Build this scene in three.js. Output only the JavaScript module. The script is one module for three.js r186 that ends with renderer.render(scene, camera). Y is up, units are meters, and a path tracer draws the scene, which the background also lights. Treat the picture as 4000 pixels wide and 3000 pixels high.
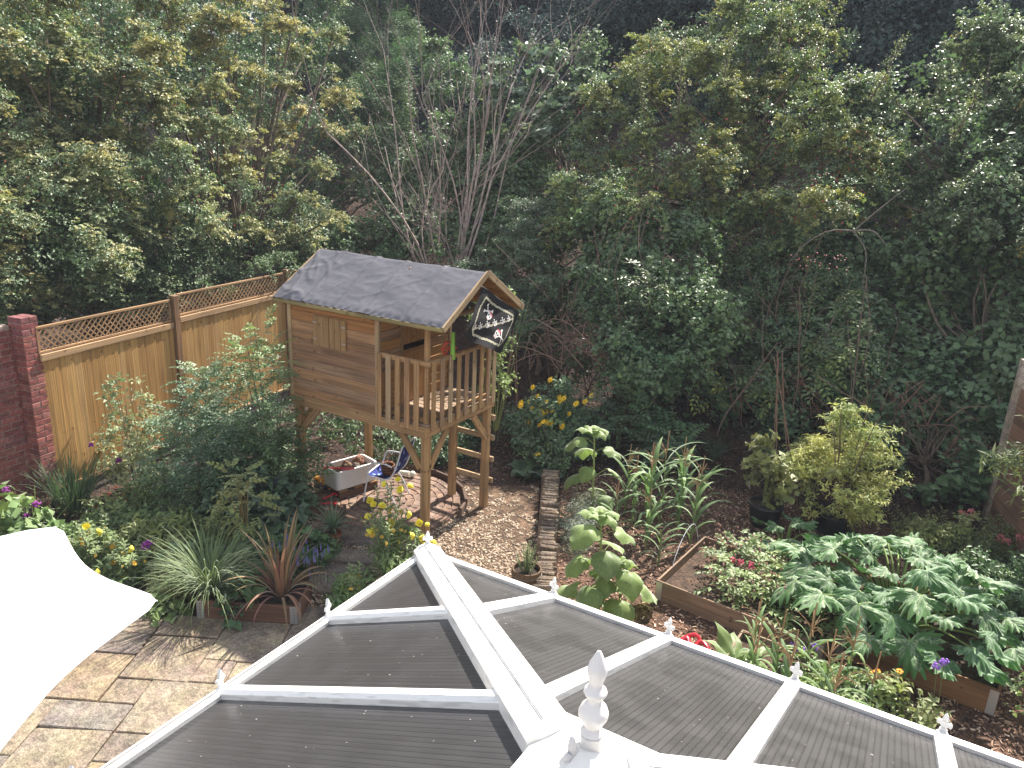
import * as THREE from 'three';
import { mergeGeometries } from 'three/addons/utils/BufferGeometryUtils.js';
import { ImprovedNoise } from 'three/addons/math/ImprovedNoise.js';

// ---------------------------------------------------------------- camera, sky, sun, exposure
const scene = new THREE.Scene();
const R = THREE.MathUtils.degToRad;
const camera = new THREE.PerspectiveCamera(53.68, 4 / 3, 0.1, 400);
camera.rotation.order = 'YXZ';
camera.rotation.set(R(-16.9), R(29.73), R(2.8));
camera.position.set(0, 4.5, 0);            // first-floor window, patio at y = 0, front eave of the conservatory along x

const SUN = new THREE.Vector3(0.03, 0.755, -0.68).normalize();
{
  const w = 128, h = 64, d = new Float32Array(w * h * 4);
  for (let j = 0; j < h; j++) for (let i = 0; i < w; i++) {
    const el = ((j + .5) / h - .5) * Math.PI, az = ((i + .5) / w - .5) * 2 * Math.PI;
    const v = new THREE.Vector3(Math.cos(el) * Math.cos(az), Math.sin(el), Math.cos(el) * Math.sin(az));
    const t = Math.max(0, v.y), k = Math.pow(1 - t, 2.2), glow = Math.pow(Math.max(0, v.dot(SUN)), 5);
    const dn = v.y < 0 ? Math.max(.25, 1 + v.y * 4) : 1;
    const o = (j * w + i) * 4;
    d[o] = (.64 + .62 * k + .75 * glow) * dn; d[o + 1] = (.73 + .55 * k + .72 * glow) * dn; d[o + 2] = (.92 + .38 * k + .62 * glow) * dn; d[o + 3] = 1;
  }
  const t = new THREE.DataTexture(d, w, h, THREE.RGBAFormat, THREE.FloatType);
  t.mapping = THREE.EquirectangularReflectionMapping; t.magFilter = THREE.LinearFilter; t.minFilter = THREE.LinearFilter; t.wrapS = THREE.RepeatWrapping; t.needsUpdate = true;
  scene.background = t; scene.environment = t;
  scene.backgroundIntensity = .39; scene.environmentIntensity = .39;
}
const sun = new THREE.DirectionalLight(new THREE.Color().setRGB(1, .93, .84), 5);
sun.position.copy(SUN).multiplyScalar(60).add(new THREE.Vector3(-5, 0, -8)); sun.target.position.set(-5, 0, -8);
sun.castShadow = true; sun.shadow.mapSize.set(4096, 4096); sun.shadow.radius = 1.6;
Object.assign(sun.shadow.camera, { left: -22, right: 22, top: 22, bottom: -22, near: 1, far: 140 });
scene.add(sun, sun.target);
scene.fog = new THREE.FogExp2(new THREE.Color().setRGB(.78, .86, 1), .0012);
const renderer = new THREE.WebGLRenderer({ antialias: true });
renderer.toneMapping = THREE.LinearToneMapping;
renderer.toneMappingExposure = 2.8;
renderer.shadowMap.enabled = true;

// ---------------------------------------------------------------- helpers
function rngOf(seed) { let a = seed >>> 0; return () => { a = (a + 0x6D2B79F5) >>> 0; let t = a; t = Math.imul(t ^ (t >>> 15), t | 1); t ^= t + Math.imul(t ^ (t >>> 7), t | 61); return ((t ^ (t >>> 14)) >>> 0) / 4294967296; }; }
const perlin = new ImprovedNoise();
const noise = (x, y, z) => perlin.noise(x + 100.5, y + 57.3, z + 31.7);
const V3 = (x, y, z) => new THREE.Vector3(x, y, z);
const clamp = (v, a, b) => Math.min(b, Math.max(a, v));
const lerp = (a, b, t) => a + (b - a) * t;
const sstep = (a, b, v) => { const t = clamp((v - a) / (b - a), 0, 1); return t * t * (3 - 2 * t); };

const used = new Map();
function numbered(name) { const n = used.get(name) || 0; used.set(name, n + 1); return n ? name + '_' + String(n).padStart(3, '0') : name; }
function tag(o, label, category, group, kind) {
  if (label) o.userData.label = label; if (category) o.userData.category = category;
  if (group) o.userData.group = group; if (kind) o.userData.kind = kind; return o;
}
function thing(name, label, category, [x, y, z] = [0, 0, 0], turn = 0, group) {
  const o = new THREE.Group(); o.name = numbered(name); o.position.set(x, y, z); o.rotation.y = turn; scene.add(o);
  return tag(o, label, category, group);
}
function struct(name, geo, mat) { const m = part(name, geo, mat, scene); m.name = numbered(name); m.userData.kind = 'structure'; return m; }
function part(name, geo, mat, parent, pos, rot) {
  const m = new THREE.Mesh(geo, mat); m.name = name; m.castShadow = m.receiveShadow = true;
  if (pos) m.position.set(...pos); if (rot) m.rotation.set(...rot);
  parent.add(m); return m;
}
function sub(name, parent, pos, rot) { const g = new THREE.Group(); g.name = name; if (pos) g.position.set(...pos); if (rot) g.rotation.set(...rot); parent.add(g); return g; }
function copyOf(src, label, [x, y, z], turn = 0, scale = 1) {
  const c = src.clone(); c.name = numbered(src.name.replace(/_\d{3}$/, '')); c.userData = { ...src.userData, label };
  c.position.set(x, y, z); c.rotation.y = turn; c.scale.setScalar(scale); scene.add(c); return c;
}
// geometry: indexed, with position / normal / uv
function raw(pos, idx, uv, smooth = true) {
  let g = new THREE.BufferGeometry();
  g.setAttribute('position', new THREE.Float32BufferAttribute(pos, 3));
  g.setAttribute('uv', new THREE.Float32BufferAttribute(uv || new Array(pos.length / 3 * 2).fill(0), 2));
  g.setIndex(idx);
  if (!smooth) g = g.toNonIndexed();
  g.computeVertexNormals(); return g;
}
function join(list) {
  list = list.map((g) => { const n = g.index ? g.toNonIndexed() : g; for (const k of Object.keys(n.attributes)) if (!['position', 'normal', 'uv', 'color'].includes(k)) n.deleteAttribute(k); return n; });
  if (list.some((g) => !g.attributes.color)) list.forEach((g) => g.deleteAttribute('color'));
  return mergeGeometries(list, false);
}
function paint(g, r, gg, b) { const n = g.attributes.position.count, c = new Float32Array(n * 3); for (let i = 0; i < n; i++) c.set([r, gg, b], i * 3); g.setAttribute('color', new THREE.BufferAttribute(c, 3)); return g; }
function move(g, x = 0, y = 0, z = 0, rx = 0, ry = 0, rz = 0, s = 1) {
  g.applyMatrix4(new THREE.Matrix4().compose(V3(x, y, z), new THREE.Quaternion().setFromEuler(new THREE.Euler(rx, ry, rz)), V3(s, s, s))); return g;
}
let uvSeed = 1;
// box with chamfered edges (44 triangles); the grain (u) runs along its longest side, in metres
function cbox(w, h, d, c = .004, jit = 0) {
  const rnd = rngOf(uvSeed++ * 7919), ou = rnd() * 7, ov = rnd() * 7, H = [w / 2, h / 2, d / 2]; c = Math.min(c, ...H.map((v) => v * .6));
  const longest = w >= h && w >= d ? 0 : h >= d ? 1 : 2, pos = [], uv = [];
  const cj = {}; const jitter = (s) => { const k = s.join(); return cj[k] || (cj[k] = [0, 1, 2].map(() => (rnd() - .5) * 2 * jit)); };
  const vert = (sx, sy, sz, ax) => { const s = [sx, sy, sz], j = jitter(s); return [0, 1, 2].map((i) => s[i] * (H[i] - (i === ax ? 0 : c)) + j[i]); };
  const push = (...vs) => {
    const a = V3(...vs[0]), n = V3(...vs[1]).sub(a).cross(V3(...vs[2]).sub(a)), ctr = vs.reduce((p, q) => p.add(V3(...q)), V3(0, 0, 0));
    if (n.dot(ctr) < 0) vs.reverse(); n.set(Math.abs(n.x), Math.abs(n.y), Math.abs(n.z));
    const dom = n.x > n.y && n.x > n.z ? 0 : n.y > n.z ? 1 : 2, U = dom === longest ? (longest + 1) % 3 : longest, Vv = 3 - dom - U;
    for (const t of vs.length === 4 ? [0, 1, 2, 0, 2, 3] : [0, 1, 2]) { pos.push(...vs[t]); uv.push(vs[t][U] + ou, vs[t][Vv] + ov); }
  };
  for (const s of [-1, 1]) {
    push(vert(s, -1, -1, 0), vert(s, 1, -1, 0), vert(s, 1, 1, 0), vert(s, -1, 1, 0));
    push(vert(-1, s, -1, 1), vert(1, s, -1, 1), vert(1, s, 1, 1), vert(-1, s, 1, 1));
    push(vert(-1, -1, s, 2), vert(1, -1, s, 2), vert(1, 1, s, 2), vert(-1, 1, s, 2));
    for (const t of [-1, 1]) {
      push(vert(s, t, -1, 0), vert(s, t, 1, 0), vert(s, t, 1, 1), vert(s, t, -1, 1));
      push(vert(s, -1, t, 0), vert(s, 1, t, 0), vert(s, 1, t, 2), vert(s, -1, t, 2));
      push(vert(-1, s, t, 1), vert(1, s, t, 1), vert(1, s, t, 2), vert(-1, s, t, 2));
      for (const r of [-1, 1]) push(vert(s, t, r, 0), vert(s, t, r, 1), vert(s, t, r, 2));
    }
  }
  const g = new THREE.BufferGeometry(); g.setAttribute('position', new THREE.Float32BufferAttribute(pos, 3)); g.setAttribute('uv', new THREE.Float32BufferAttribute(uv, 2)); g.computeVertexNormals(); return g;
}
// box whose long side (x) runs from a to b
function beam(name, a, b, h, d, mat, parent, c = .005, roll = 0) {
  const A = V3(...a), B = V3(...b), dir = B.clone().sub(A), L = dir.length(); dir.normalize();
  const m = part(name, cbox(L, h, d, c), mat, parent, A.clone().add(B).multiplyScalar(.5).toArray());
  const up = Math.abs(dir.y) > .99 ? V3(0, 0, 1) : V3(0, 1, 0), z = dir.clone().cross(up).normalize(), y = z.clone().cross(dir);
  m.quaternion.setFromRotationMatrix(new THREE.Matrix4().makeBasis(dir, y, z)); if (roll) m.rotateX(roll); return m;
}
// tapered tube along points
function tube(pts, r0, r1, radial = 5, seg = 0) {
  const P = pts.map((p) => (p.isVector3 ? p : V3(...p))), C = P.length > 2 && seg ? new THREE.CatmullRomCurve3(P).getPoints(seg) : P;
  const pos = [], idx = [], uv = []; let ref = null, len = 0;
  C.forEach((p, i) => {
    const t = C[Math.min(i + 1, C.length - 1)].clone().sub(C[Math.max(i - 1, 0)]).normalize();
    if (!ref) ref = Math.abs(t.y) < .9 ? V3(0, 1, 0) : V3(1, 0, 0);
    const x = ref.clone().sub(t.clone().multiplyScalar(ref.dot(t))).normalize(), y = t.clone().cross(x); ref = x;
    if (i) len += p.distanceTo(C[i - 1]);
    const f = i / (C.length - 1), r = lerp(r0, r1, f);
    for (let k = 0; k <= radial; k++) { const a = k / radial * 2 * Math.PI, q = p.clone().addScaledVector(x, Math.cos(a) * r).addScaledVector(y, Math.sin(a) * r); pos.push(q.x, q.y, q.z); uv.push(len, k / radial * .2); }
    if (i) for (let k = 0; k < radial; k++) { const a = (i - 1) * (radial + 1) + k, b = a + radial + 1; idx.push(a, a + 1, b, b, a + 1, b + 1); }
  });
  const n = pos.length / 3;
  for (const [e, s] of [[0, 1], [C.length - 1, -1]]) { pos.push(C[e].x, C[e].y, C[e].z); uv.push(0, 0); const o = e * (radial + 1), ci = pos.length / 3 - 1; for (let k = 0; k < radial; k++) s > 0 ? idx.push(ci, o + k + 1, o + k) : idx.push(ci, o + k, o + k + 1); }
  return raw(pos, idx, uv);
}
// prism with a cross-section [[x, y], ...] swept from a to b (section x to the side, y up)
function sweep(section, a, b, upHint = [0, 1, 0]) {
  const A = V3(...a), B = V3(...b), d = B.clone().sub(A).normalize(), s = d.clone().cross(V3(...upHint)).normalize(), u = s.clone().cross(d), pos = [], uv = [], n = section.length;
  const at = (P, q) => P.clone().addScaledVector(s, q[0]).addScaledVector(u, q[1]).toArray(), L = A.distanceTo(B);
  for (let i = 0; i < n; i++) { const p = section[i], q = section[(i + 1) % n]; const a0 = at(A, p), a1 = at(A, q), b0 = at(B, p), b1 = at(B, q); pos.push(...a0, ...b0, ...b1, ...a0, ...b1, ...a1); uv.push(0, i * .05, L, i * .05, L, i * .05 + .05, 0, i * .05, L, i * .05 + .05, 0, i * .05 + .05); }
  for (const t of THREE.ShapeUtils.triangulateShape(section.map((p) => new THREE.Vector2(...p)), [])) { for (const [P, o] of [[A, [0, 1, 2]], [B, [2, 1, 0]]]) for (const k of o) { pos.push(...at(P, section[t[k]])); uv.push(section[t[k]][0], section[t[k]][1]); } }
  const g = new THREE.BufferGeometry(); g.setAttribute('position', new THREE.Float32BufferAttribute(pos, 3)); g.setAttribute('uv', new THREE.Float32BufferAttribute(uv, 2)); g.computeVertexNormals(); return g;
}
// flat outline in x/z, extruded down by t
function sheet(outline, y, t = .02) {
  const s = new THREE.Shape(outline.map(([x, z]) => new THREE.Vector2(x, -z))), g = new THREE.ExtrudeGeometry(s, { depth: t, bevelEnabled: false });
  g.rotateX(-Math.PI / 2); g.translate(0, y - t, 0);
  const p = g.attributes.position, u = new Float32Array(p.count * 2); for (let i = 0; i < p.count; i++) { u[i * 2] = p.getX(i); u[i * 2 + 1] = p.getZ(i); }
  g.setAttribute('uv', new THREE.BufferAttribute(u, 2)); return g;
}
function inside(poly, x, z) { let r = false; for (let i = 0, j = poly.length - 1; i < poly.length; j = i++) { const [a, b] = poly[i], [c, d] = poly[j]; if ((b > z) !== (d > z) && x < (c - a) * (z - b) / (d - b) + a) r = !r; } return r; }

// ---------------------------------------------------------------- textures (periodic value noise, so that they tile)
function vnoise(px, py, seed) {
  const rnd = rngOf(seed), g = Array.from({ length: px * py }, rnd);
  return (u, v) => { const x = ((u % 1) + 1) % 1 * px, y = ((v % 1) + 1) % 1 * py, i = Math.floor(x), j = Math.floor(y), f = x - i, h = y - j, a = f * f * (3 - 2 * f), b = h * h * (3 - 2 * h), G = (m, n) => g[(n % py) * px + (m % px)]; return lerp(lerp(G(i, j), G(i + 1, j), a), lerp(G(i, j + 1), G(i + 1, j + 1), a), b); };
}
function texture(w, h, fn, srgb = true, rx = 1, ry = 1) {
  const d = new Uint8Array(w * h * 4);
  for (let j = 0; j < h; j++) for (let i = 0; i < w; i++) { const c = fn((i + .5) / w, (j + .5) / h), o = (j * w + i) * 4; for (let k = 0; k < 3; k++) d[o + k] = clamp(Array.isArray(c) ? c[k] : c, 0, 1) * 255; d[o + 3] = 255; }
  const t = new THREE.DataTexture(d, w, h); t.wrapS = t.wrapT = THREE.RepeatWrapping; t.magFilter = THREE.LinearFilter; t.minFilter = THREE.LinearMipmapLinearFilter; t.generateMipmaps = true;
  if (srgb) t.colorSpace = THREE.SRGBColorSpace; t.repeat.set(rx, ry); t.needsUpdate = true; return t;
}
function woodTextures(seed, weather) {           // 1.6 m along u, 0.4 m along v
  const a = vnoise(3, 40, seed), b = vnoise(6, 120, seed + 1), c = vnoise(5, 4, seed + 2), f = vnoise(90, 160, seed + 3), rnd = rngOf(seed + 9);
  const knots = Array.from({ length: 9 }, () => [rnd(), rnd(), .006 + rnd() * .008]);
  const fn = (u, v) => {
    let w = v + (c(u, v) - .5) * .03, k = 0;
    for (const [x, y, r] of knots) { let dx = Math.abs(u - x), dy = Math.abs(v - y); dx = Math.min(dx, 1 - dx); dy = Math.min(dy, 1 - dy); const q = Math.hypot(dx, dy * .28) / r; if (q < 4) { w += .05 * Math.exp(-q * q * .5) * (v > y ? 1 : -1); k = Math.max(k, Math.exp(-q * q * 1.6)); } }
    const g = a(u, w) * .5 + b(u, w) * .35 + f(u, v) * .15;
    return [g, k, c(u + .3, v + .6)];
  };
  const col = texture(512, 256, (u, v) => { const [g, k, s] = fn(u, v), t = .62 + .42 * g - .28 * k - weather * .25 * (s > .55 ? (s - .55) * 2 : 0); return [t, t * (.985 - .05 * k), t * (.96 - .1 * k)]; }, true, 1 / 1.6, 1 / .4);
  const bmp = texture(512, 256, (u, v) => { const [g, k] = fn(u, v); return g * .8 + k * .2; }, false, 1 / 1.6, 1 / .4);
  return { map: col, bumpMap: bmp };
}
const WOOD = [woodTextures(11, .3), woodTextures(29, .8)];
function wood(r, g, b, k = 0, bump = .0015, rough = .82) { return new THREE.MeshStandardMaterial({ color: new THREE.Color().setRGB(r, g, b), roughness: rough, ...WOOD[k], bumpScale: bump }); }
function plain(r, g, b, rough = .7, more = {}) { return new THREE.MeshStandardMaterial({ color: new THREE.Color().setRGB(r, g, b), roughness: rough, ...more }); }
function leafMat(r, g, b, t = .35, coat = .5, more = {}) { return new THREE.MeshPhysicalMaterial({ color: new THREE.Color().setRGB(r, g, b), roughness: .95, transmission: t, thickness: 0, clearcoat: coat, clearcoatRoughness: .42, side: THREE.DoubleSide, ...more }); }
const grit = vnoise(128, 128, 5), grit2 = vnoise(37, 37, 6), blot = vnoise(7, 7, 7), blot2 = vnoise(15, 15, 8);
const STONE = { map: texture(512, 512, (u, v) => { const s = .56 + .18 * blot(u, v) + .16 * blot2(u, v) + .2 * grit2(u, v) + .3 * (grit(u, v) - .5) - (grit(v, u) > .9 ? .2 : 0); return [s, s * (.96 + .05 * blot2(v, u)), s * (.92 + .09 * blot(v, u))]; }, true, .9, .9), bumpMap: texture(512, 512, (u, v) => .45 * blot2(u, v) + .3 * grit2(u, v) + .25 * grit(u, v), false, .9, .9) };
const SOILT = { map: texture(512, 512, (u, v) => { const s = .45 + .3 * blot2(u, v) + .3 * grit2(u, v) + .3 * (grit(u, v) - .4); return [s, s * .95, s * .88]; }, true, .8, .8), bumpMap: texture(512, 512, (u, v) => .5 * grit2(u, v) + .5 * grit(u, v), false, .8, .8) };
function stone(r, g, b, bump = .006, rough = .88) { return new THREE.MeshStandardMaterial({ color: new THREE.Color().setRGB(r, g, b), roughness: rough, ...STONE, bumpScale: bump }); }
function soil(r, g, b, bump = .02) { return new THREE.MeshStandardMaterial({ color: new THREE.Color().setRGB(r, g, b), roughness: .97, ...SOILT, bumpScale: bump }); }
const white = new THREE.MeshStandardMaterial({ color: new THREE.Color().setRGB(.8, .8, .81), roughness: .34, map: texture(256, 256, (u, v) => { const t = 1 - .1 * sstep(.55, .85, blot2(u, v)) - .12 * sstep(.78, .95, grit2(u, v)) * blot(u, v); return [t, t * .995, t * .975]; }, true, 1, 4) });

// ---------------------------------------------------------------- foliage helpers
// small leaf: two halves folded along the midrib
function leafTris(L, W, fold, pos, idx, M, droop = .15) {
  const o = pos.length / 3, f = Math.tan(fold) * W, q = [[0, 0, 0], [L * .45, f, W / 2], [L * .45, f, -W / 2], [L * .5, 0, 0], [L, -droop * L, 0]];
  for (const p of q) { const v = V3(...p).applyMatrix4(M); pos.push(v.x, v.y, v.z); }
  idx.push(o, o + 1, o + 3, o + 1, o + 4, o + 3, o, o + 3, o + 2, o + 3, o + 4, o + 2);
}
function clump(n, L, W, spread, seed, { flat = .6, fold = .35, twig = 0, order = 0 } = {}) {
  const rnd = rngOf(seed), pos = [], idx = [];
  for (let i = 0; i < n; i++) {
    const s = .7 + .6 * rnd(), p = V3(rnd() - .5, (rnd() - .5) * flat, rnd() - .5).multiplyScalar(2 * spread * Math.pow(rnd(), .3));
    const e = new THREE.Euler((rnd() - .5) * 1.3, rnd() * 6.283, (rnd() - .5) * 1.2, 'YXZ');
    leafTris(L * s, W * s, fold, pos, idx, new THREE.Matrix4().compose(p, new THREE.Quaternion().setFromEuler(e), V3(1, 1, 1)));
  }
  return raw(pos, idx);
}
// a spray: leaves in pairs along a short twig (x axis), good for ash, jasmine, rose, elder, fern
function spray(pairs, L, W, len, seed, { up = .3, droop = .5, sweepBack = .9, endLeaf = true, taper = .3 } = {}) {
  const rnd = rngOf(seed), pos = [], idx = [];
  const at = (t) => V3(len * t, -droop * len * t * t * .6 + up * len * t * .4, 0);
  for (let i = 0; i < pairs; i++) for (const s of [-1, 1]) {
    const t = (i + .6) / pairs, k = (1 - taper * Math.abs(t - .35) * 1.6) * (.85 + .3 * rnd());
    leafTris(L * k, W * k, .3, pos, idx, new THREE.Matrix4().compose(at(t), new THREE.Quaternion().setFromEuler(new THREE.Euler((rnd() - .5) * .5, s * (sweepBack + (rnd() - .5) * .3), .25 * (rnd() - .3), 'YXZ')), V3(1, 1, 1)));
  }
  if (endLeaf) leafTris(L, W, .3, pos, idx, new THREE.Matrix4().compose(at(1), new THREE.Quaternion().setFromEuler(new THREE.Euler(0, 0, -.3)), V3(1, 1, 1)));
  const o = pos.length / 3, a = at(0), b = at(1), m = at(.5); pos.push(a.x, a.y + .002, a.z, m.x, m.y + .003, m.z, b.x, b.y + .002, b.z, a.x, a.y - .002, a.z, m.x, m.y - .002, m.z); idx.push(o, o + 1, o + 3, o + 3, o + 1, o + 4, o + 1, o + 2, o + 4);
  return raw(pos, idx);
}
function scatter(name, geo, mat, parent, items, kind) {
  const m = new THREE.InstancedMesh(geo, mat, items.length), c = new THREE.Color(); m.name = name; m.castShadow = m.receiveShadow = true;
  items.forEach((t, i) => { m.setMatrixAt(i, t.m); m.setColorAt(i, c.setRGB(...t.c)); });
  m.userData.kind = kind || 'stuff'; parent.add(m); return m;
}
// instances spread through blobs [x, y, z, r] (parent-local); cols: linear tints that multiply the material
function crown(parent, name, geo, mat, blobs, { n = 400, seed = 1, size = [.8, 1.25], gap = -.12, freq = 1.6, cols = [[1, 1, 1]], squash = .85, inner = .5, up = .5, along = 0, kind, out = .7 } = {}) {
  const rnd = rngOf(seed), items = [], q = new THREE.Quaternion(), q2 = new THREE.Quaternion(), Y = V3(0, 1, 0);
  for (const [bx, by, bz, r] of blobs) {
    const N = Math.round(n * r * r);
    for (let i = 0; i < N; i++) {
      const d = V3(rnd() * 2 - 1, rnd() * 2 - 1, rnd() * 2 - 1); if (d.lengthSq() > 1 || d.lengthSq() < .001) { i--; continue; } d.normalize();
      const k = r * (inner + (1.05 - inner) * Math.sqrt(rnd())) * (1 + .35 * noise(bx * 3 + d.x * 1.5, by * 3 + d.y * 1.5, bz * 3 + d.z * 1.5)), p = V3(bx + d.x * k, by + d.y * k * squash, bz + d.z * k);
      const g = noise(p.x * freq + seed, p.y * freq, p.z * freq); if (g < gap) continue;
      const nrm = d.clone().multiplyScalar(out).addScaledVector(Y, up).add(V3(rnd() - .5, rnd() - .5, rnd() - .5)).normalize();
      q.setFromUnitVectors(Y, nrm); q2.setFromAxisAngle(Y, rnd() * 6.283);
      if (along) { q.setFromEuler(new THREE.Euler((rnd() - .5) * .8, Math.atan2(-d.z, d.x) + (rnd() - .5) * 1.2, along * (.3 + d.y * .7) + (rnd() - .5) * .6, 'YZX')); q2.identity(); }
      const s = lerp(size[0], size[1], rnd()), t = clamp(.5 + .9 * noise(p.x * .7 + 9, p.y * .7, p.z * .7 + seed) + (rnd() - .5) * .6, 0, .999), ci = t * (cols.length - 1), a = cols[Math.floor(ci)], b = cols[Math.min(cols.length - 1, Math.floor(ci) + 1)], f = ci % 1, br = .8 + .4 * rnd();
      items.push({ m: new THREE.Matrix4().compose(p, q.clone().multiply(q2), V3(s, s, s)), c: [0, 1, 2].map((j) => lerp(a[j], b[j], f) * br) });
    }
  }
  return scatter(name, geo, mat, parent, items, kind);
}
// leaves carried on thin outward twigs, which gives a feathery outline
function twigCrown(parent, name, geo, mat, blobs, { n = 60, seed = 1, size = [.8, 1.25], gap = -.1, freq = 1.2, cols = [[1, 1, 1]], len = [.7, 1.45], step = .075, droop = .25, up = .25, from = .3, squash = .8 } = {}) {
  const rnd = rngOf(seed), items = [], q = new THREE.Quaternion(), Y = V3(0, 1, 0);
  for (const [bx, by, bz, r] of blobs) {
    const N = Math.round(n * r * r) + 3;
    for (let i = 0; i < N; i++) {
      const d = V3(rnd() * 2 - 1, rnd() * 2 - 1 + up, rnd() * 2 - 1); if (d.lengthSq() < .05) { i--; continue; } d.normalize(); d.y *= squash;
      const L = r * lerp(len[0], len[1], rnd() * rnd()), o = V3((rnd() - .5) * r * .5, (rnd() - .5) * r * .4, (rnd() - .5) * r * .5), dr = droop * (.4 + rnd()), k = Math.max(3, Math.round(L * (1 - from) / step)), tw = (rnd() - .5) * .8, tone = rnd();
      for (let j = 0; j < k; j++) {
        const f = from + (1 - from) * (j + rnd() * .8) / k, p = V3(bx + o.x + d.x * L * f - d.z * tw * f * f * L * .5, by + o.y + d.y * L * f - dr * L * f * f, bz + o.z + d.z * L * f + d.x * tw * f * f * L * .5);
        if (noise(p.x * freq + seed, p.y * freq, p.z * freq) < gap) continue;
        p.add(V3(rnd() - .5, rnd() - .5, rnd() - .5).multiplyScalar(.05));
        const nrm = Y.clone().addScaledVector(d, .35).add(V3(rnd() - .5, rnd() - .5, rnd() - .5)).normalize(); q.setFromUnitVectors(Y, nrm).multiply(new THREE.Quaternion().setFromAxisAngle(Y, rnd() * 6.283));
        const s = lerp(size[0], size[1], rnd()) * (1.1 - .3 * f), t = clamp(.5 + .8 * noise(p.x * .6 + 9, p.y * .6, p.z * .6 + seed) + (tone - .5) * .5 + (rnd() - .5) * .3, 0, .999), ci = t * (cols.length - 1), a = cols[Math.floor(ci)], b = cols[Math.min(cols.length - 1, Math.floor(ci) + 1)], br = .8 + .4 * rnd();
        items.push({ m: new THREE.Matrix4().compose(p, q.clone(), V3(s, s, s)), c: [0, 1, 2].map((m) => lerp(a[m], b[m], ci % 1) * br) });
      }
    }
  }
  return scatter(name, geo, mat, parent, items, 'stuff');
}
// strap leaf growing up (+y) and bending towards +x
function strap(L, W, a0, a1, { seg = 7, fold = .25, twist = 0, tip = .9, mid = 0 } = {}) {
  const pos = [], idx = [], uv = []; let x = 0, y = 0;
  for (let i = 0; i <= seg; i++) {
    const t = i / seg, a = lerp(a0, a1, Math.pow(t, 1.3)); if (i) { x += Math.sin(a) * L / seg; y += Math.cos(a) * L / seg; }
    const w = W / 2 * (1 - Math.pow(t, tip * 3.2)) * (.55 + .45 * Math.sin(Math.min(1, t * 2.2 + .15) * Math.PI / 2)) + .0008, tw = twist * t, nx = -Math.cos(a), ny = Math.sin(a);
    for (const s of [-1, 0, 1]) { const f = (s ? fold * w : 0); pos.push(x + nx * -f + Math.sin(tw) * s * w * .6, y + ny * -f, s * w * Math.cos(tw)); uv.push(t * L, s * w); }
    if (i) for (let k = 0; k < 2; k++) { const o = (i - 1) * 3 + k; idx.push(o, o + 1, o + 3, o + 3, o + 1, o + 4); }
  }
  return raw(pos, idx, uv);
}
// broad leaf along +x, midrib on top; outline(t) gives the half-width factor
function blade(L, W, outline, { nu = 9, nv = 3, cup = .2, droop = .5, wave = .02, seed = 1, teeth = 0 } = {}) {
  const pos = [], idx = [], uv = [], rnd = rngOf(seed), ph = rnd() * 9; let x = 0, y = 0;
  for (let i = 0; i <= nu; i++) {
    const t = i / nu, a = -droop * (t - .15) + .15; if (i) { x += Math.cos(a) * L / nu; y += Math.sin(a) * L / nu; }
    for (let j = -nv; j <= nv; j++) { const s = j / nv, w = W / 2 * outline(t) * (1 + (Math.abs(s) === 1 ? teeth * (i % 2 ? 1 : -1) : 0)); pos.push(x - Math.abs(s) * (t < .25 ? (.25 - t) * L * .35 : 0), y - cup * Math.abs(s) * Math.abs(s) * w + wave * Math.sin(t * 11 + ph + s) * Math.abs(s), s * w); uv.push(t, s * .5 + .5); }
    if (i) for (let j = 0; j < 2 * nv; j++) { const o = (i - 1) * (2 * nv + 1) + j, p = o + 2 * nv + 1; idx.push(o, o + 1, p, p, o + 1, p + 1); }
  }
  return raw(pos, idx, uv);
}
const heart = (t) => (t < .2 ? .62 + .38 * Math.sin(t / .2 * Math.PI / 2) : Math.pow(1 - (t - .2) / .8, .85) * (1 + .22 * Math.sin((t - .2) / .8 * Math.PI)));
const ovate = (t) => Math.sin(Math.PI * Math.pow(t, .7)) * .98 + .01;
// limbs from a foot to each blob
function limbs(foot, blobs, r0, seed, twigs = 2) {
  const rnd = rngOf(seed), out = [], F = V3(...foot);
  for (const [x, y, z, r] of blobs) {
    const B = V3(x, y, z), m = F.clone().lerp(B, .45).add(V3((rnd() - .5) * .6, .15 * B.distanceTo(F) * rnd(), (rnd() - .5) * .6));
    out.push(tube([F.clone().add(V3((rnd() - .5) * .15, 0, (rnd() - .5) * .15)), m, B], r0 * (.35 + .3 * rnd()), .008, 5, 6));
    for (let i = 0; i < twigs; i++) { const d = V3(rnd() - .5, rnd() - .3, rnd() - .5).normalize().multiplyScalar(r * (.8 + .5 * rnd())); out.push(tube([B.clone().lerp(m, .3 * rnd()), B.clone().addScaledVector(d, .5).add(V3(0, .08, 0)), B.clone().add(d)], .008, .002, 4, 4)); }
  }
  return join(out);
}
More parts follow.
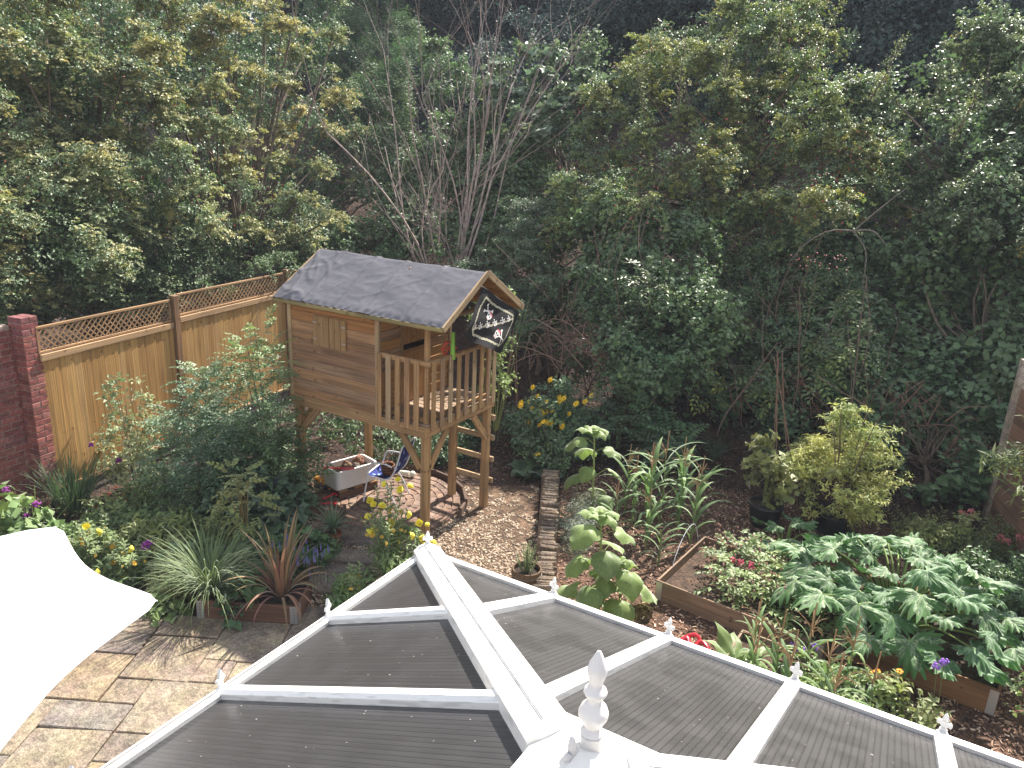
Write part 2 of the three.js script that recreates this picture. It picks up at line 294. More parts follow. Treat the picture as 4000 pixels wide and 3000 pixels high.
// ---------------------------------------------------------------- ground, bank, paving, gravel, mulch
const land = (x, z) => {
  const d = -10.7 - z - .25 * noise(x * .6, 0, 3), n = .03 * noise(x * 1.3, z * 1.3, 1);
  return -.07 + n * .6 + (d > 0 ? 7 * (1 - Math.exp(-d * d / (d + .7) * .95 / 7)) + .22 * noise(x * .9, z * .9, 5) * Math.min(1, d) : 0) - (z > -.2 ? 0 : 0);
};
{
  const axis = (a, b, c, d) => { const o = []; for (let v = a; v < b; v += Math.max(.3, (b - v) * .16)) o.push(v); for (let v = b; v < c; v += .3) o.push(v); for (let v = c; v <= d; v += Math.max(.3, (v - c) * .16)) o.push(v); o.push(d); return o; };
  const xs = axis(-160, -14, 5, 160), zs = axis(-300, -17, 1, 60), pos = [], uv = [], idx = [];
  zs.forEach((z, j) => xs.forEach((x, i) => { pos.push(x, land(x, z), z); uv.push(x, z); if (i && j) { const o = j * xs.length + i; idx.push(o - xs.length - 1, o - 1, o - xs.length, o - xs.length, o - 1, o); } }));
  struct('ground', raw(pos, idx, uv), soil(.10, .06, .045, .05));
}
const GRAVEL = [[-5.9, -4.6], [-6.5, -6.3], [-5.6, -8.1], [-4.55, -8.9], [-3.3, -6.5], [-2.3, -4.6], [-2.3, -3.2], [-4.3, -3.4], [-4.8, -4.1]];
const MULCH = [[-4.35, -9.2], [-3.75, -10.3], [1.6, -10.6], [3.6, -9.6], [3.6, -3.2], [-2.2, -3.2], [-3.1, -6.4]];
struct('gravel_area', sheet(GRAVEL, -.035, .03), soil(.17, .115, .08, .02));
struct('bark_mulch_bed', sheet(MULCH, -.031, .03), soil(.17, .1, .07, .03));
function strew(name, geo, mat, poly, count, y, seed, cols, size, keep, tilt = .5) {
  const rnd = rngOf(seed), items = [], xs = poly.map((p) => p[0]), zs = poly.map((p) => p[1]), a = Math.min(...xs), b = Math.max(...xs), c = Math.min(...zs), d = Math.max(...zs);
  for (let i = 0; i < count; i++) {
    const x = lerp(a, b, rnd()), z = lerp(c, d, rnd()), ss = lerp(size[0], size[1], rnd() * rnd()), col = cols[Math.floor(rnd() * cols.length)], br = .75 + .5 * rnd(), e = new THREE.Euler((rnd() - .5) * tilt, rnd() * 6.28, (rnd() - .5) * tilt), sy = .7 + .6 * rnd(), sz = .75 + .5 * rnd();
    if (!inside(poly, x, z) || (keep && !keep(x, z))) continue;
    items.push({ m: new THREE.Matrix4().compose(V3(x, y(x, z), z), new THREE.Quaternion().setFromEuler(e), V3(ss, ss * sy, ss * sz)), c: col.map((v) => v * br) });
  }
  const g = new THREE.Group(); const m = scatter(name, geo, mat, scene, items, 'stuff'); m.name = numbered(name); return m;
}
const pebble = (() => { const g = new THREE.IcosahedronGeometry(1, 0); const p = g.attributes.position; for (let i = 0; i < p.count; i++) p.setXYZ(i, p.getX(i) * 1.15, p.getY(i) * .62, p.getZ(i) * .85); g.computeVertexNormals(); return g; })();
tag(strew('gravel', pebble, plain(1, 1, 1, .85), GRAVEL, 42000, () => -.03, 3, [[.36, .265, .18], [.45, .35, .25], [.27, .19, .125], [.39, .31, .23], [.17, .12, .085], [.5, .41, .31]], [.008, .022], (x, z) => z > -7.3 + .5 * noise(x * 2, z * 2, 1) || Math.abs(noise(x * 5, z * 5, 4)) > .12 + .2 * (-7.3 - z)), 'pale buff gravel chippings covering the path and the ground in front of the playhouse', 'gravel');
const chip = (() => { const g = cbox(2, .28, .55, .1, .12); return g; })();
tag(strew('bark_chips', chip, plain(1, 1, 1, .9), MULCH, 30000, () => -.022, 4, [[.34, .21, .14], [.46, .3, .2], [.2, .12, .08], [.55, .4, .29], [.14, .085, .06], [.28, .16, .105]], [.012, .034], null, 1), 'brown bark chippings covering the vegetable garden floor', 'bark mulch');
const LITTER = [[-7.2, -8.4], [-7.4, -10.4], [-3, -11.2], [1.2, -11.2], [1.8, -10.2], [-3.7, -10.2], [-4.45, -9], [-4.6, -8.6], [-5.6, -8.0]];
tag(strew('leaf_litter', clump(3, 1.6, .9, .8, 91, { flat: .3 }), plain(1, 1, 1, .9, { side: THREE.DoubleSide }), LITTER, 9000, (x, z) => land(x, z) + .008, 6, [[.2, .12, .075], [.26, .17, .11], [.12, .075, .05], [.3, .22, .15]], [.012, .03]), 'dry brown leaf litter and twigs on the earth below the bank', 'leaf litter');

// patio: slabs on a 0.31 m grid, turned to face the garden path
{
  const patio = new THREE.Group(); patio.name = 'patio'; patio.userData.kind = 'structure'; patio.position.set(-5.049, 0, -3.444); patio.rotation.y = R(28); scene.add(patio);
  const U = .31, rnd = rngOf(77), tones = [[.30, .24, .18], [.265, .225, .185], [.315, .265, .2], [.24, .2, .168], [.285, .225, .178], [.26, .23, .197], [.31, .24, .168]].map((c) => stone(...c, .012));
  part('mortar_bed', (() => { const g = new THREE.PlaneGeometry(26 * U, 17 * U); g.rotateX(-Math.PI / 2); const p = g.attributes.uv; for (let i = 0; i < p.count; i++) p.setXY(i, p.getX(i) * 8, p.getY(i) * 5); return g; })(), soil(.13, .085, .05, .02), patio, [-3 * U, -.029, 5.4 * U]);
  const cell = new Set(), key = (i, j) => i + ',' + j;
  const far = (i) => (i >= 2 ? -4 : -3);
  const ok = (i, j) => { if (cell.has(key(i, j)) || j < far(i) || j > 13 || i < -15 || i > 9) return false; const x = -5.049 + (i + .5) * U * .883 + (j + .5) * U * .469, z = -3.444 - (i + .5) * U * .469 + (j + .5) * U * .883; return !(x > -2.35 && z > -3.25) && x > -9.35; };
  const slab = (i0, i1, j0, j1) => {
    for (let i = Math.floor(i0); i < i1; i++) for (let j = Math.floor(j0); j < j1; j++) cell.add(key(i, j));
    const w = (i1 - i0) * U - .011, d = (j1 - j0) * U - .011;
    part('paving_slab', cbox(w, .04, d, .007, .007), tones[Math.floor(rnd() * tones.length)], patio, [(i0 + i1) / 2 * U, -.02 + (rnd() - .5) * .005, (j0 + j1) / 2 * U], [(rnd() - .5) * .006, 0, (rnd() - .5) * .006]);
  };
  for (const s of [[0, 2, -3, -1], [-2, 0, -3, -2], [-4, -2, -3, -2], [-4, -2, -2, -1], [-2, 0, -2, 0], [-4, -2, -1, 1], [-2, -1, 0, 1], [-3, -1, 1, 2], [-1, 1, 0, 2], [0, 1, -1, 0], [1, 2, -1, 0], [1, 3, 0, 2], [-1, 0, 2, 3], [0, 2, 2, 4], [-3, -1, 2, 4], [-4, -3, 1, 3], [2, 4, -2, 0], [2, 4, -4, -2], [-6, -4, -3, -1]]) slab(...s);
  for (let j = -4; j <= 13; j++) for (let i = -15; i <= 9; i++) {
    if (!ok(i, j)) continue;
    const opts = [[2, 2], [2, 1], [1, 2], [1, 1], [3, 2]].sort(() => rnd() - .5).concat([[1, 1]]);
    for (const [a, b] of opts) { let fits = true; for (let m = 0; m < a; m++) for (let n = 0; n < b; n++) fits = fits && ok(i + m, j + n); if (fits) { slab(i, i + a, j, j + b); break; } }
  }
  // stepping stones of the path up to the playhouse
  const path = new THREE.Group(); path.name = 'garden_path'; path.userData.kind = 'structure'; path.position.copy(patio.position); path.rotation.y = R(28); scene.add(path);
  for (const [u0, u1, v0, v1, t] of [[.54, 1.2, -3.0, -2.56, 3], [.6, 1.24, -2.42, -2.13, 1], [.53, 1.12, -2.05, -1.49, 3], [.2, .5, -3.04, -2.75, 4]]) part('stepping_stone', cbox(u1 - u0, .06, v1 - v0, .008, .008), tones[t], path, [(u0 + u1) / 2, -.026, (v0 + v1) / 2], [(rnd() - .5) * .02, (rnd() - .5) * .04, (rnd() - .5) * .02]);
  // circle of brick pavers under the playhouse
  const ring = new THREE.Group(); ring.name = 'brick_paving'; ring.userData.kind = 'structure'; ring.position.set(-5.97, 0, -7.2); scene.add(ring);
  part('sand_bed', new THREE.CylinderGeometry(1.0, 1.0, .02, 40), soil(.22, .15, .1), ring, [0, -.03, 0]);
  const bm = [[.26, .16, .115], [.3, .195, .145], [.22, .145, .115], [.29, .2, .16]].map((c) => stone(...c, .006)), bg = [0, 1, 2].map(() => cbox(.198, .05, .096, .006, .004));
  part('brick', new THREE.CylinderGeometry(.06, .06, .05, 12), bm[1], ring, [0, -.028, 0]);
  for (let k = 1; k < 10; k++) { const r = k * .104 + .012, n = Math.max(4, Math.round(6.283 * r / .206)); for (let i = 0; i < n; i++) { const a = (i + .5 * (k % 2)) / n * 6.283 + k; part('brick', bg[(i + k) % 3], bm[Math.floor(rnd() * 4)], ring, [Math.cos(a) * r, -.027 + (rnd() - .5) * .006, Math.sin(a) * r], [0, -a + Math.PI / 2, 0]).scale.x = Math.min(1.06, 6.283 * r / n / .206); } }
}
// curved timber edging round the far side of the brick circle
{
  const t = thing('timber_edging', 'low curved dark timber edging around the far side of the brick circle', 'garden edging', [-5.97, -.06, -7.2]), m = wood(.15, .09, .06, 1);
  for (let i = 0; i < 5; i++) { const a = -1.95 + i * .36, b = a + .352, r = 1.08; beam('board', [Math.cos(a) * r, .06, Math.sin(a) * r], [Math.cos(b) * r, .06, Math.sin(b) * r], .14, .04, m, t); }
}
// edging of flat stones stood on edge between the gravel and the vegetable garden
{
  const A = [-4.47, -9.1], B = [-3.08, -6.3], n = 84, L = Math.hypot(B[0] - A[0], B[1] - A[1]), rnd = rngOf(15), ang = Math.atan2(B[0] - A[0], B[1] - A[1]);
  const t = thing('stone_edging', 'low edging wall of flat buff stones stood on edge beside the gravel', 'stone edging', [(A[0] + B[0]) / 2, -.04, (A[1] + B[1]) / 2], ang);
  const g = [0, 1, 2, 3, 4].map(() => cbox(.2, .25, .026, .008, .008)), ms = [[.36, .28, .21], [.29, .22, .165], [.42, .34, .26], [.22, .165, .125]].map((c) => stone(...c, .01));
  for (let i = 0; i < n; i++) { const s = part('stone', g[i % 5], ms[Math.floor(rnd() * 4)], t, [(rnd() - .5) * .05, .085 + (rnd() - .5) * .04, (i + .5) / n * L - L / 2], [(rnd() - .5) * .2, (rnd() - .5) * .12, (rnd() - .5) * .1]); s.scale.set(.85 + .3 * rnd(), .9 + .2 * rnd(), .95 + .35 * rnd()); }
}
// ---------------------------------------------------------------- brick pier and garden wall
{
  const bm = [[.36, .115, .1], [.42, .14, .12], [.32, .1, .095], [.4, .16, .14], [.3, .11, .115]].map((c) => stone(...c, .004)), mort = stone(.4, .31, .28, .004), rnd = rngOf(41);
  const bg = [0, 1, 2].map(() => cbox(.215, .065, .1025, .004, .002));
  const pier = thing('brick_pier', 'red brick pier with a flat brick top at the end of the fence', 'brick pier', [-9.36, 0, -4.68], R(100));
  // local +x runs along the fence away, +z towards the garden
  part('mortar', cbox(.205, 2.36, .205, .002), mort, pier, [0, 1.18, 0]);
  for (let k = 0; k < 32; k++) for (const s of [-1, 1]) { const m = part('brick', bg[(k + s + 3) % 3], bm[Math.floor(rnd() * 5)], pier, [k % 2 ? s * .0563 : 0, .0375 + k * .075, k % 2 ? 0 : s * .0563], [0, k % 2 ? Math.PI / 2 : 0, 0]); }
  const wall = thing('brick_wall', 'red brick garden wall behind the pier at the left edge', 'brick wall', [-9.46, 0, -4.56], R(100));
  part('mortar', cbox(2.2, 2.3, .09, .002), mort, wall, [-1.12, 1.15, 0]);
  for (let k = 0; k < 30; k++) for (let i = 0; i < 10; i++) part('brick', bg[(k + i) % 3], bm[Math.floor(rnd() * 5)], wall, [-.06 + (k % 2) * .1125 - i * .225, .0375 + k * .075, 0], [0, 0, 0]);
}
// ---------------------------------------------------------------- garden fence with trellis tops
{
  const f = thing('wooden_fence', 'tall golden board fence with diamond trellis tops between brick pier and playhouse', 'fence', [-9.27, 0, -4.74], R(100));
  const bms = [[.64, .37, .13], [.74, .45, .17], [.55, .31, .11], [.68, .42, .18]].map((c) => wood(...c, 0)), rail = wood(.52, .34, .19, 0), lat = wood(.46, .28, .14, 1), post = wood(.30, .17, .085, 1), dk = stone(.2, .18, .18);
  const bg = [0, 1, 2, 3].map(() => cbox(.122, 1.76, .018, .004)), panel = (s0, s1, dy) => {
    const n = Math.round((s1 - s0) / .113), w = (s1 - s0) / n; 
    for (let i = 0; i < n; i++) { const b = part('board', bg[i % 4], bms[Math.floor(Math.abs(noise(i * 3.7, s0, 0)) * 12) % 4], f, [s0 + (i + .5) * w, 1.02 + dy, .004 * (i % 2)], [0, -.09, 0]); }
    beam('rail', [s0, 1.88 + dy, .026], [s1, 1.88 + dy, .026], .085, .03, rail, f); beam('rail', [s0, .155 + dy, .026], [s1, .155 + dy, .026], .05, .03, rail, f);
    beam('rail', [s0, .5 + dy, -.03], [s1, .5 + dy, -.03], .06, .035, rail, f); beam('rail', [s0, 1.3 + dy, -.03], [s1, 1.3 + dy, -.03], .06, .035, rail, f);
    const tr = sub('trellis', f); const y0 = 1.945 + dy, y1 = 2.245 + dy;
    beam('trellis_rail', [s0, y1, 0], [s1, y1, 0], .035, .03, lat, tr); beam('trellis_rail', [s0, y0, 0], [s1, y0, 0], .03, .03, lat, tr);
    beam('trellis_rail', [s0 + .013, y0 + .016, 0], [s0 + .013, y1 - .018, 0], .026, .03, lat, tr); beam('trellis_rail', [s1 - .013, y0 + .016, 0], [s1 - .013, y1 - .018, 0], .026, .03, lat, tr);
    const h = y1 - y0 - .034, k = Math.floor((s1 - s0) / .088);
    for (const [dir, z] of [[1, .0065], [-1, -.0065]]) for (let i = -3; i < k + 3; i++) {
      let a = s0 + i * .088, b = a + h, ya = y0 + .016, yb = y1 - .018; if (a < s0) { ya += s0 - a; a = s0; } if (b > s1) { yb -= b - s1; b = s1; } if (b - a < .05) continue;
      dir > 0 ? beam('lattice_slat', [a, ya, z], [b, yb, z], .018, .008, lat, tr, .002) : beam('lattice_slat', [a, y0 + y1 - ya, z], [b, y0 + y1 - yb, z], .018, .008, lat, tr, .002);
    }
    part('gravel_board', cbox(s1 - s0, .15, .04, .005), dk, f, [(s0 + s1) / 2, .05 + dy, 0]);
  };
  panel(.02, 2.14, 0); panel(2.27, 4.76, .06); panel(4.9, 7.3, .06);
  for (const [s, h] of [[2.205, 2.36], [4.83, 2.42]]) { part('post', cbox(.1, h, .1, .006), post, f, [s, h / 2 - .05, .01]); }
}
// ---------------------------------------------------------------- right-hand fence: concrete post and lap panel
{
  const f = thing('lap_fence', 'concrete post and orange brown lap panel fence at the right edge', 'fence', [.98, -.05, -11.3], R(-73));
  const g = [0, 1, 2].map(() => cbox(2.4, .16, .014, .004)), ms = [[.36, .2, .13], [.4, .225, .14], [.31, .175, .12]].map((c) => wood(...c, 1));
  part('post', cbox(.11, 2.4, .1, .008), stone(.52, .43, .36), f, [0, 1.17, 0]);
  for (let i = 0; i < 13; i++) part('board', g[i % 3], ms[(i * 2) % 3], f, [1.27, .22 + i * .142, .0], [-.06, 0, 0]);
  part('gravel_board', cbox(2.4, .15, .04, .005), stone(.28, .25, .23), f, [1.27, .06, 0]);
}
// ---------------------------------------------------------------- playhouse on stilts
{
  const X0 = -6.89, X1 = -4.79, XW = -5.5, ZF = -6.52, ZB = -7.92, YD = 1.5;
  const h = thing('playhouse', 'wooden playhouse on stilts with grey felt roof, shuttered window and railed balcony', 'playhouse', [-5.84, 0, -7.22]);
  const q = (p) => [p[0] + 5.84, p[1], p[2] + 7.22];
  const W1 = [[.48, .27, .13], [.55, .32, .165], [.4, .23, .13], [.46, .29, .175], [.44, .245, .125]].map((c) => wood(...c, 1, .002)), warm = wood(.36, .17, .06, 0), post = wood(.54, .33, .155, 1), pale = wood(.58, .42, .25, 1), deckm = wood(.42, .30, .2, 1), orange = wood(.5, .26, .09, 0);
  const W2 = [[.56, .27, .09], [.5, .24, .085]].map((c) => wood(...c, 0, .002));
  const B = (n, a, b, hh, d, m, par = h, c) => beam(n, q(a), q(b), hh, d, m, par, c);
  // legs
  for (const [x, z] of [[-4.845, -6.57], [-4.845, -7.87], [-6.83, -6.57], [-6.83, -7.87], [-5.36, -7.87]]) part('leg', cbox(.09, 1.5, .09, .006), post, h, q([x, .61, z]));
  // floor frame
  B('floor_beam', [X0, 1.43, ZF + .022], [X1, 1.43, ZF + .022], .13, .044, post); B('floor_beam', [X0, 1.43, ZB - .022], [X1, 1.43, ZB - .022], .13, .044, post);
  B('floor_beam', [X0 + .022, 1.43, ZF - .002], [X0 + .022, 1.43, ZB + .002], .13, .044, post); B('floor_beam', [X1 - .022, 1.43, ZF - .002], [X1 - .022, 1.43, ZB + .002], .13, .044, post);
  for (const x of [-6.3, -5.8, -5.25]) B('joist', [x, 1.42, ZF - .003], [x, 1.42, ZB + .003], .1, .04, post);
  for (const [a, b] of [[[-5.2, 1.36, -6.545], [-4.9, .96, -6.545]], [[-4.82, 1.36, -6.95], [-4.82, .96, -6.6]], [[-4.82, 1.36, -7.5], [-4.82, .96, -7.84]], [[-6.48, 1.36, -6.545], [-6.79, 1.0, -6.545]], [[-6.86, 1.36, -6.95], [-6.86, 1.0, -6.6]]]) B('brace', a, b, .085, .04, post);
  const rnd = rngOf(8);
  for (let i = 0; i < 12; i++) B('deck_board', [X0, YD + .001 + (i % 3) * .001, ZF - .055 - i * .1165], [X1, YD + .001 + (i % 3) * .001, ZF - .055 - i * .1165], .024, .108, deckm, h, .004);
  // walls: lapped boards
  const wallBoards = (name, a, b, y0, y1, nrm, mats, skip) => {
    const g = sub(name, h), n = Math.round((y1 - y0) / .118), st = (y1 - y0) / n, L = Math.hypot(b[0] - a[0], b[1] - a[1]), ry = -Math.atan2(b[1] - a[1], b[0] - a[0]), gs = [0, 1, 2].map(() => cbox(L, st + .008, .019, .004));
    for (let i = 0; i < n; i++) { const y = y0 + (i + .5) * st; if (skip && skip(y)) continue; part('board', gs[i % 3], mats === W1 && y > 2.42 ? W2[Math.floor(rnd() * 2)] : mats[Math.floor(rnd() * mats.length)], g, q([(a[0] + b[0]) / 2, y, (a[1] + b[1]) / 2]), [0, ry, 0]).rotateX(nrm * .11); }
    return g;
  };
  wallBoards('front_wall', [X0 + .03, ZF + .006], [XW - .02, ZF + .006], 1.47, 2.69, 1, W1);
  wallBoards('back_wall', [X0 + .03, ZB + .01], [XW - .02, ZB + .01], 1.52, 2.69, -1, W1);
  const lw = wallBoards('side_wall', [X0 + .02, ZB + .03], [X0 + .02, ZF - .03], 1.52, 2.75, -1, W1);
  // gable end with the door
  wallBoards('door_wall', [XW, ZB + .03], [XW, -7.46], 1.52, 2.72, -1, [orange, W1[1], orange]); wallBoards('door_wall', [XW, -6.94], [XW, ZF - .03], 1.52, 2.72, -1, [orange, W1[3], orange]);
  const up = sub('gable', h); for (let i = 0; i < 4; i++) { const y = 2.76 + i * .115, w = .62 - i * .16; if (w > .1) { B('board', [XW, y, -7.22 - w], [XW, y, -7.22 + w], .118, .018, orange, up); B('board', [X0 + .02, y, -7.22 - w], [X0 + .02, y, -7.22 + w], .118, .018, W1[1], up); } }
  const door = sub('door', h); for (let i = 0; i < 5; i++) { const z = -7.41 + i * .105; part('board', cbox(.02, .66, .1, .004), orange, door, q([XW + .012, 1.86, z])); part('board', cbox(.02, .47, .1, .004), orange, door, q([XW - .02, 2.48, z])); }
  B('rail', [XW + .028, 2.14, -7.45], [XW + .028, 2.14, -6.96], .05, .02, orange, door);
  for (const z of [-7.47, -6.93]) part('door_post', cbox(.045, 1.22, .045, .004), post, h, q([XW, 2.12, z]));
  // corner trims and balcony posts
  for (const [x, z] of [[X0 + .01, ZF + .012], [X0 + .01, ZB - .012], [XW - .005, ZF + .012], [XW - .005, ZB - .012]]) part('corner_post', cbox(.055, 1.24, .04, .004), pale, h, q([x, 2.1, z]));
  part('roof_post', cbox(.055, 1.22, .055, .005), post, h, q([-4.85, 2.11, -6.575])); part('roof_post', cbox(.055, 1.22, .055, .005), post, h, q([-4.85, 2.11, -7.865]));
  B('tie_beam', [-4.85, 2.69, -6.61], [-4.85, 2.69, -7.83], .05, .04, pale); B('tie_beam', [XW + .03, 2.68, -6.56], [-4.6, 2.68, -6.56], .05, .035, warm);
  // balcony rails and balusters
  B('rail', [XW + .03, 2.235, ZF + .012], [X1 + .03, 2.235, ZF + .012], .055, .035, post); B('rail', [XW + .03, 1.56, ZF - .03], [X1 - .09, 1.56, ZF - .03], .045, .035, post);
  B('rail', [X1 - .012, 2.235, ZF - .01], [X1 - .012, 2.235, ZB + .02], .055, .035, post); B('rail', [X1 - .045, 1.56, ZF - .1], [X1 - .045, 1.56, ZB + .1], .045, .035, post);
  const bal = [0, 1, 2].map(() => cbox(.07, .82, .022, .005));
  [-5.46, -5.325, -5.19, -5.055, -4.925].forEach((x, i) => part('baluster', bal[i % 3], [post, pale, post, W1[1]][i % 4], h, q([x, 1.85, ZF + .042])));
  [-6.6, -6.765, -6.93, -7.095, -7.26, -7.425, -7.59, -7.755, -7.885].forEach((z, i) => part('baluster', bal[(i + 1) % 3], [post, W1[3], pale][i % 3], h, q([X1 + .018, 1.85, z]), [0, Math.PI / 2, 0]));
  // shuttered window
  const win = sub('window_shutters', h);
  for (const [x0, s] of [[-6.475, 1], [-6.215, -1]]) { const sh = sub('shutter', win); for (let i = 0; i < 3; i++) part('board', cbox(.082, .37, .016, .003), wood(.44, .27, .12, 0), sh, q([x0 + .042 + i * .0855, 2.37, ZF + .034 + .002 * i * s])); }
  for (const [x, y] of [[-6.44, 2.47], [-6.44, 2.27], [-5.99, 2.47], [-5.99, 2.27]]) part('hinge', cbox(.06, .02, .004, .001), plain(.45, .4, .34, .4, { metalness: .6 }), win, q([x, y, ZF + .047]));
  // ladder rungs between the two far legs
  for (const y of [.34, .64, .94, 1.22]) B('ladder_rung', [-5.43, y, ZB - .03 + .012], [-4.76, y, ZB - .03 + .012], .07, .035, pale);
  // roof: boards underneath, wrinkled felt on top
  const RX0 = -7.0, RX1 = -4.5, RZ = -7.2, RY = 3.215, EZ = .83, EY = 2.715;
  for (const s of [1, -1]) {
    const rf = sub('roof', h), ang = Math.atan2(RY - EY, EZ), len = Math.hypot(RY - EY, EZ);
    for (let i = 0; i < 7; i++) { const t = (i + .5) / 7; part('roof_board', cbox(RX1 - RX0 - .02, .016, len / 7 - .002, .003), [orange, warm][i % 2], rf, q([(RX0 + RX1) / 2, lerp(RY, EY, t) - .022, RZ + s * EZ * t]), [s * ang, 0, 0]); }
    for (const x of [-6.88, -5.5, -4.86]) beam('rafter', q([x, RY - .07, RZ + s * .02]), q([x, EY - .06, RZ + s * (EZ - .03)]), .06, .04, warm, rf);
    // felt sheet: folds, seams, sagging hem
    const nx = 150, nz = 44, pos = [], idx = [], uv = [];
    for (let j = 0; j <= nz; j++) for (let i = 0; i <= nx; i++) {
      const u = i / nx, v = j / nz, x = lerp(RX0, RX1, u), d = v * 1.0; let e = .010;
      for (const sx of [.19, .385, .565, .785]) { const w = Math.abs(u - sx - .02 * (v - .5)); e += .009 * Math.exp(-w * w * 30000) + .007 * sstep(.012, .008, w); }
      const wr = noise(u * 7 + v * 4, v * 3 - u * 2, 3 + s) , wr2 = noise(u * 22 + v * 9, v * 9, 8 + s), wr3 = noise(u * 40, v * 24, 2);
      const ridged = (q) => Math.pow(1 - Math.min(1, Math.abs(q) * 2.2), 3), left = sstep(.36, .02, u); e += .010 * ridged(noise(u * 6 + v * 2.5, v * 2 - u * 2, 3 + s)) * (.4 + left) + .004 * ridged(noise(u * 12 - v * 7, v * 6 + u * 3, 8 + s)) + .0008 * wr3 + .016 * left * ridged(noise(u * 12 - v * 3.2, v * 2.2 + u * 3, 4)) + .014 * noise(u * 6, v * 3, 6);
      const hem = sstep(.93, 1, v); e += .006 * hem * Math.sin(u * 130 + 4 * wr); 
      const zz = EZ * d, yy = RY - (RY - EY) * d - hem * .012 - sstep(.02, 0, v) * .006;
      pos.push(x, yy + e * Math.cos(ang), RZ + s * (zz + e * Math.sin(ang))); uv.push(u * 2.5, v);
      if (i && j) { const o = j * (nx + 1) + i; s > 0 ? idx.push(o - nx - 2, o - 1, o - nx - 1, o - nx - 1, o - 1, o) : idx.push(o - nx - 2, o - nx - 1, o - 1, o - nx - 1, o, o - 1); }
    }
    for (let i = 0; i < pos.length; i += 3) { const p = q(pos.slice(i, i + 3)); pos[i] = p[0]; pos[i + 1] = p[1]; pos[i + 2] = p[2]; }
    part('roof_felt', raw(pos, idx, uv), new THREE.MeshPhysicalMaterial({ color: new THREE.Color().setRGB(.125, .12, .133), roughness: .31, map: texture(256, 128, (u, v) => { const t = .86 + .08 * blot2(u, v) + .08 * grit2(u * 2, v); return [t, t, t]; }, true, .5, 1), side: THREE.DoubleSide }), rf);
    B('fascia', [RX0, EY - .028, RZ + s * (EZ + .006)], [RX1, EY - .028, RZ + s * (EZ + .006)], .045, .02, wood(.4, .33, .14, 1), rf);
    for (const x of [RX0 - .012, RX1 + .012]) beam('bargeboard', q([x, RY - .012, RZ + s * .004]), q([x, EY - .022, RZ + s * (EZ + .015)]), x < -5 ? .05 : .075, .022, pale, rf);
  }
  // pole that carries the flag
  const pole = thing('flag_pole', 'thin white stick under the roof edge holding the pirate flag', 'flag pole', [-4.53, 2.79, -7.78]);
  part('stick', tube([[0, .29, .68], [0, -.2, -.26]], .011, .011, 8), plain(.6, .52, .4, .6), pole);
}
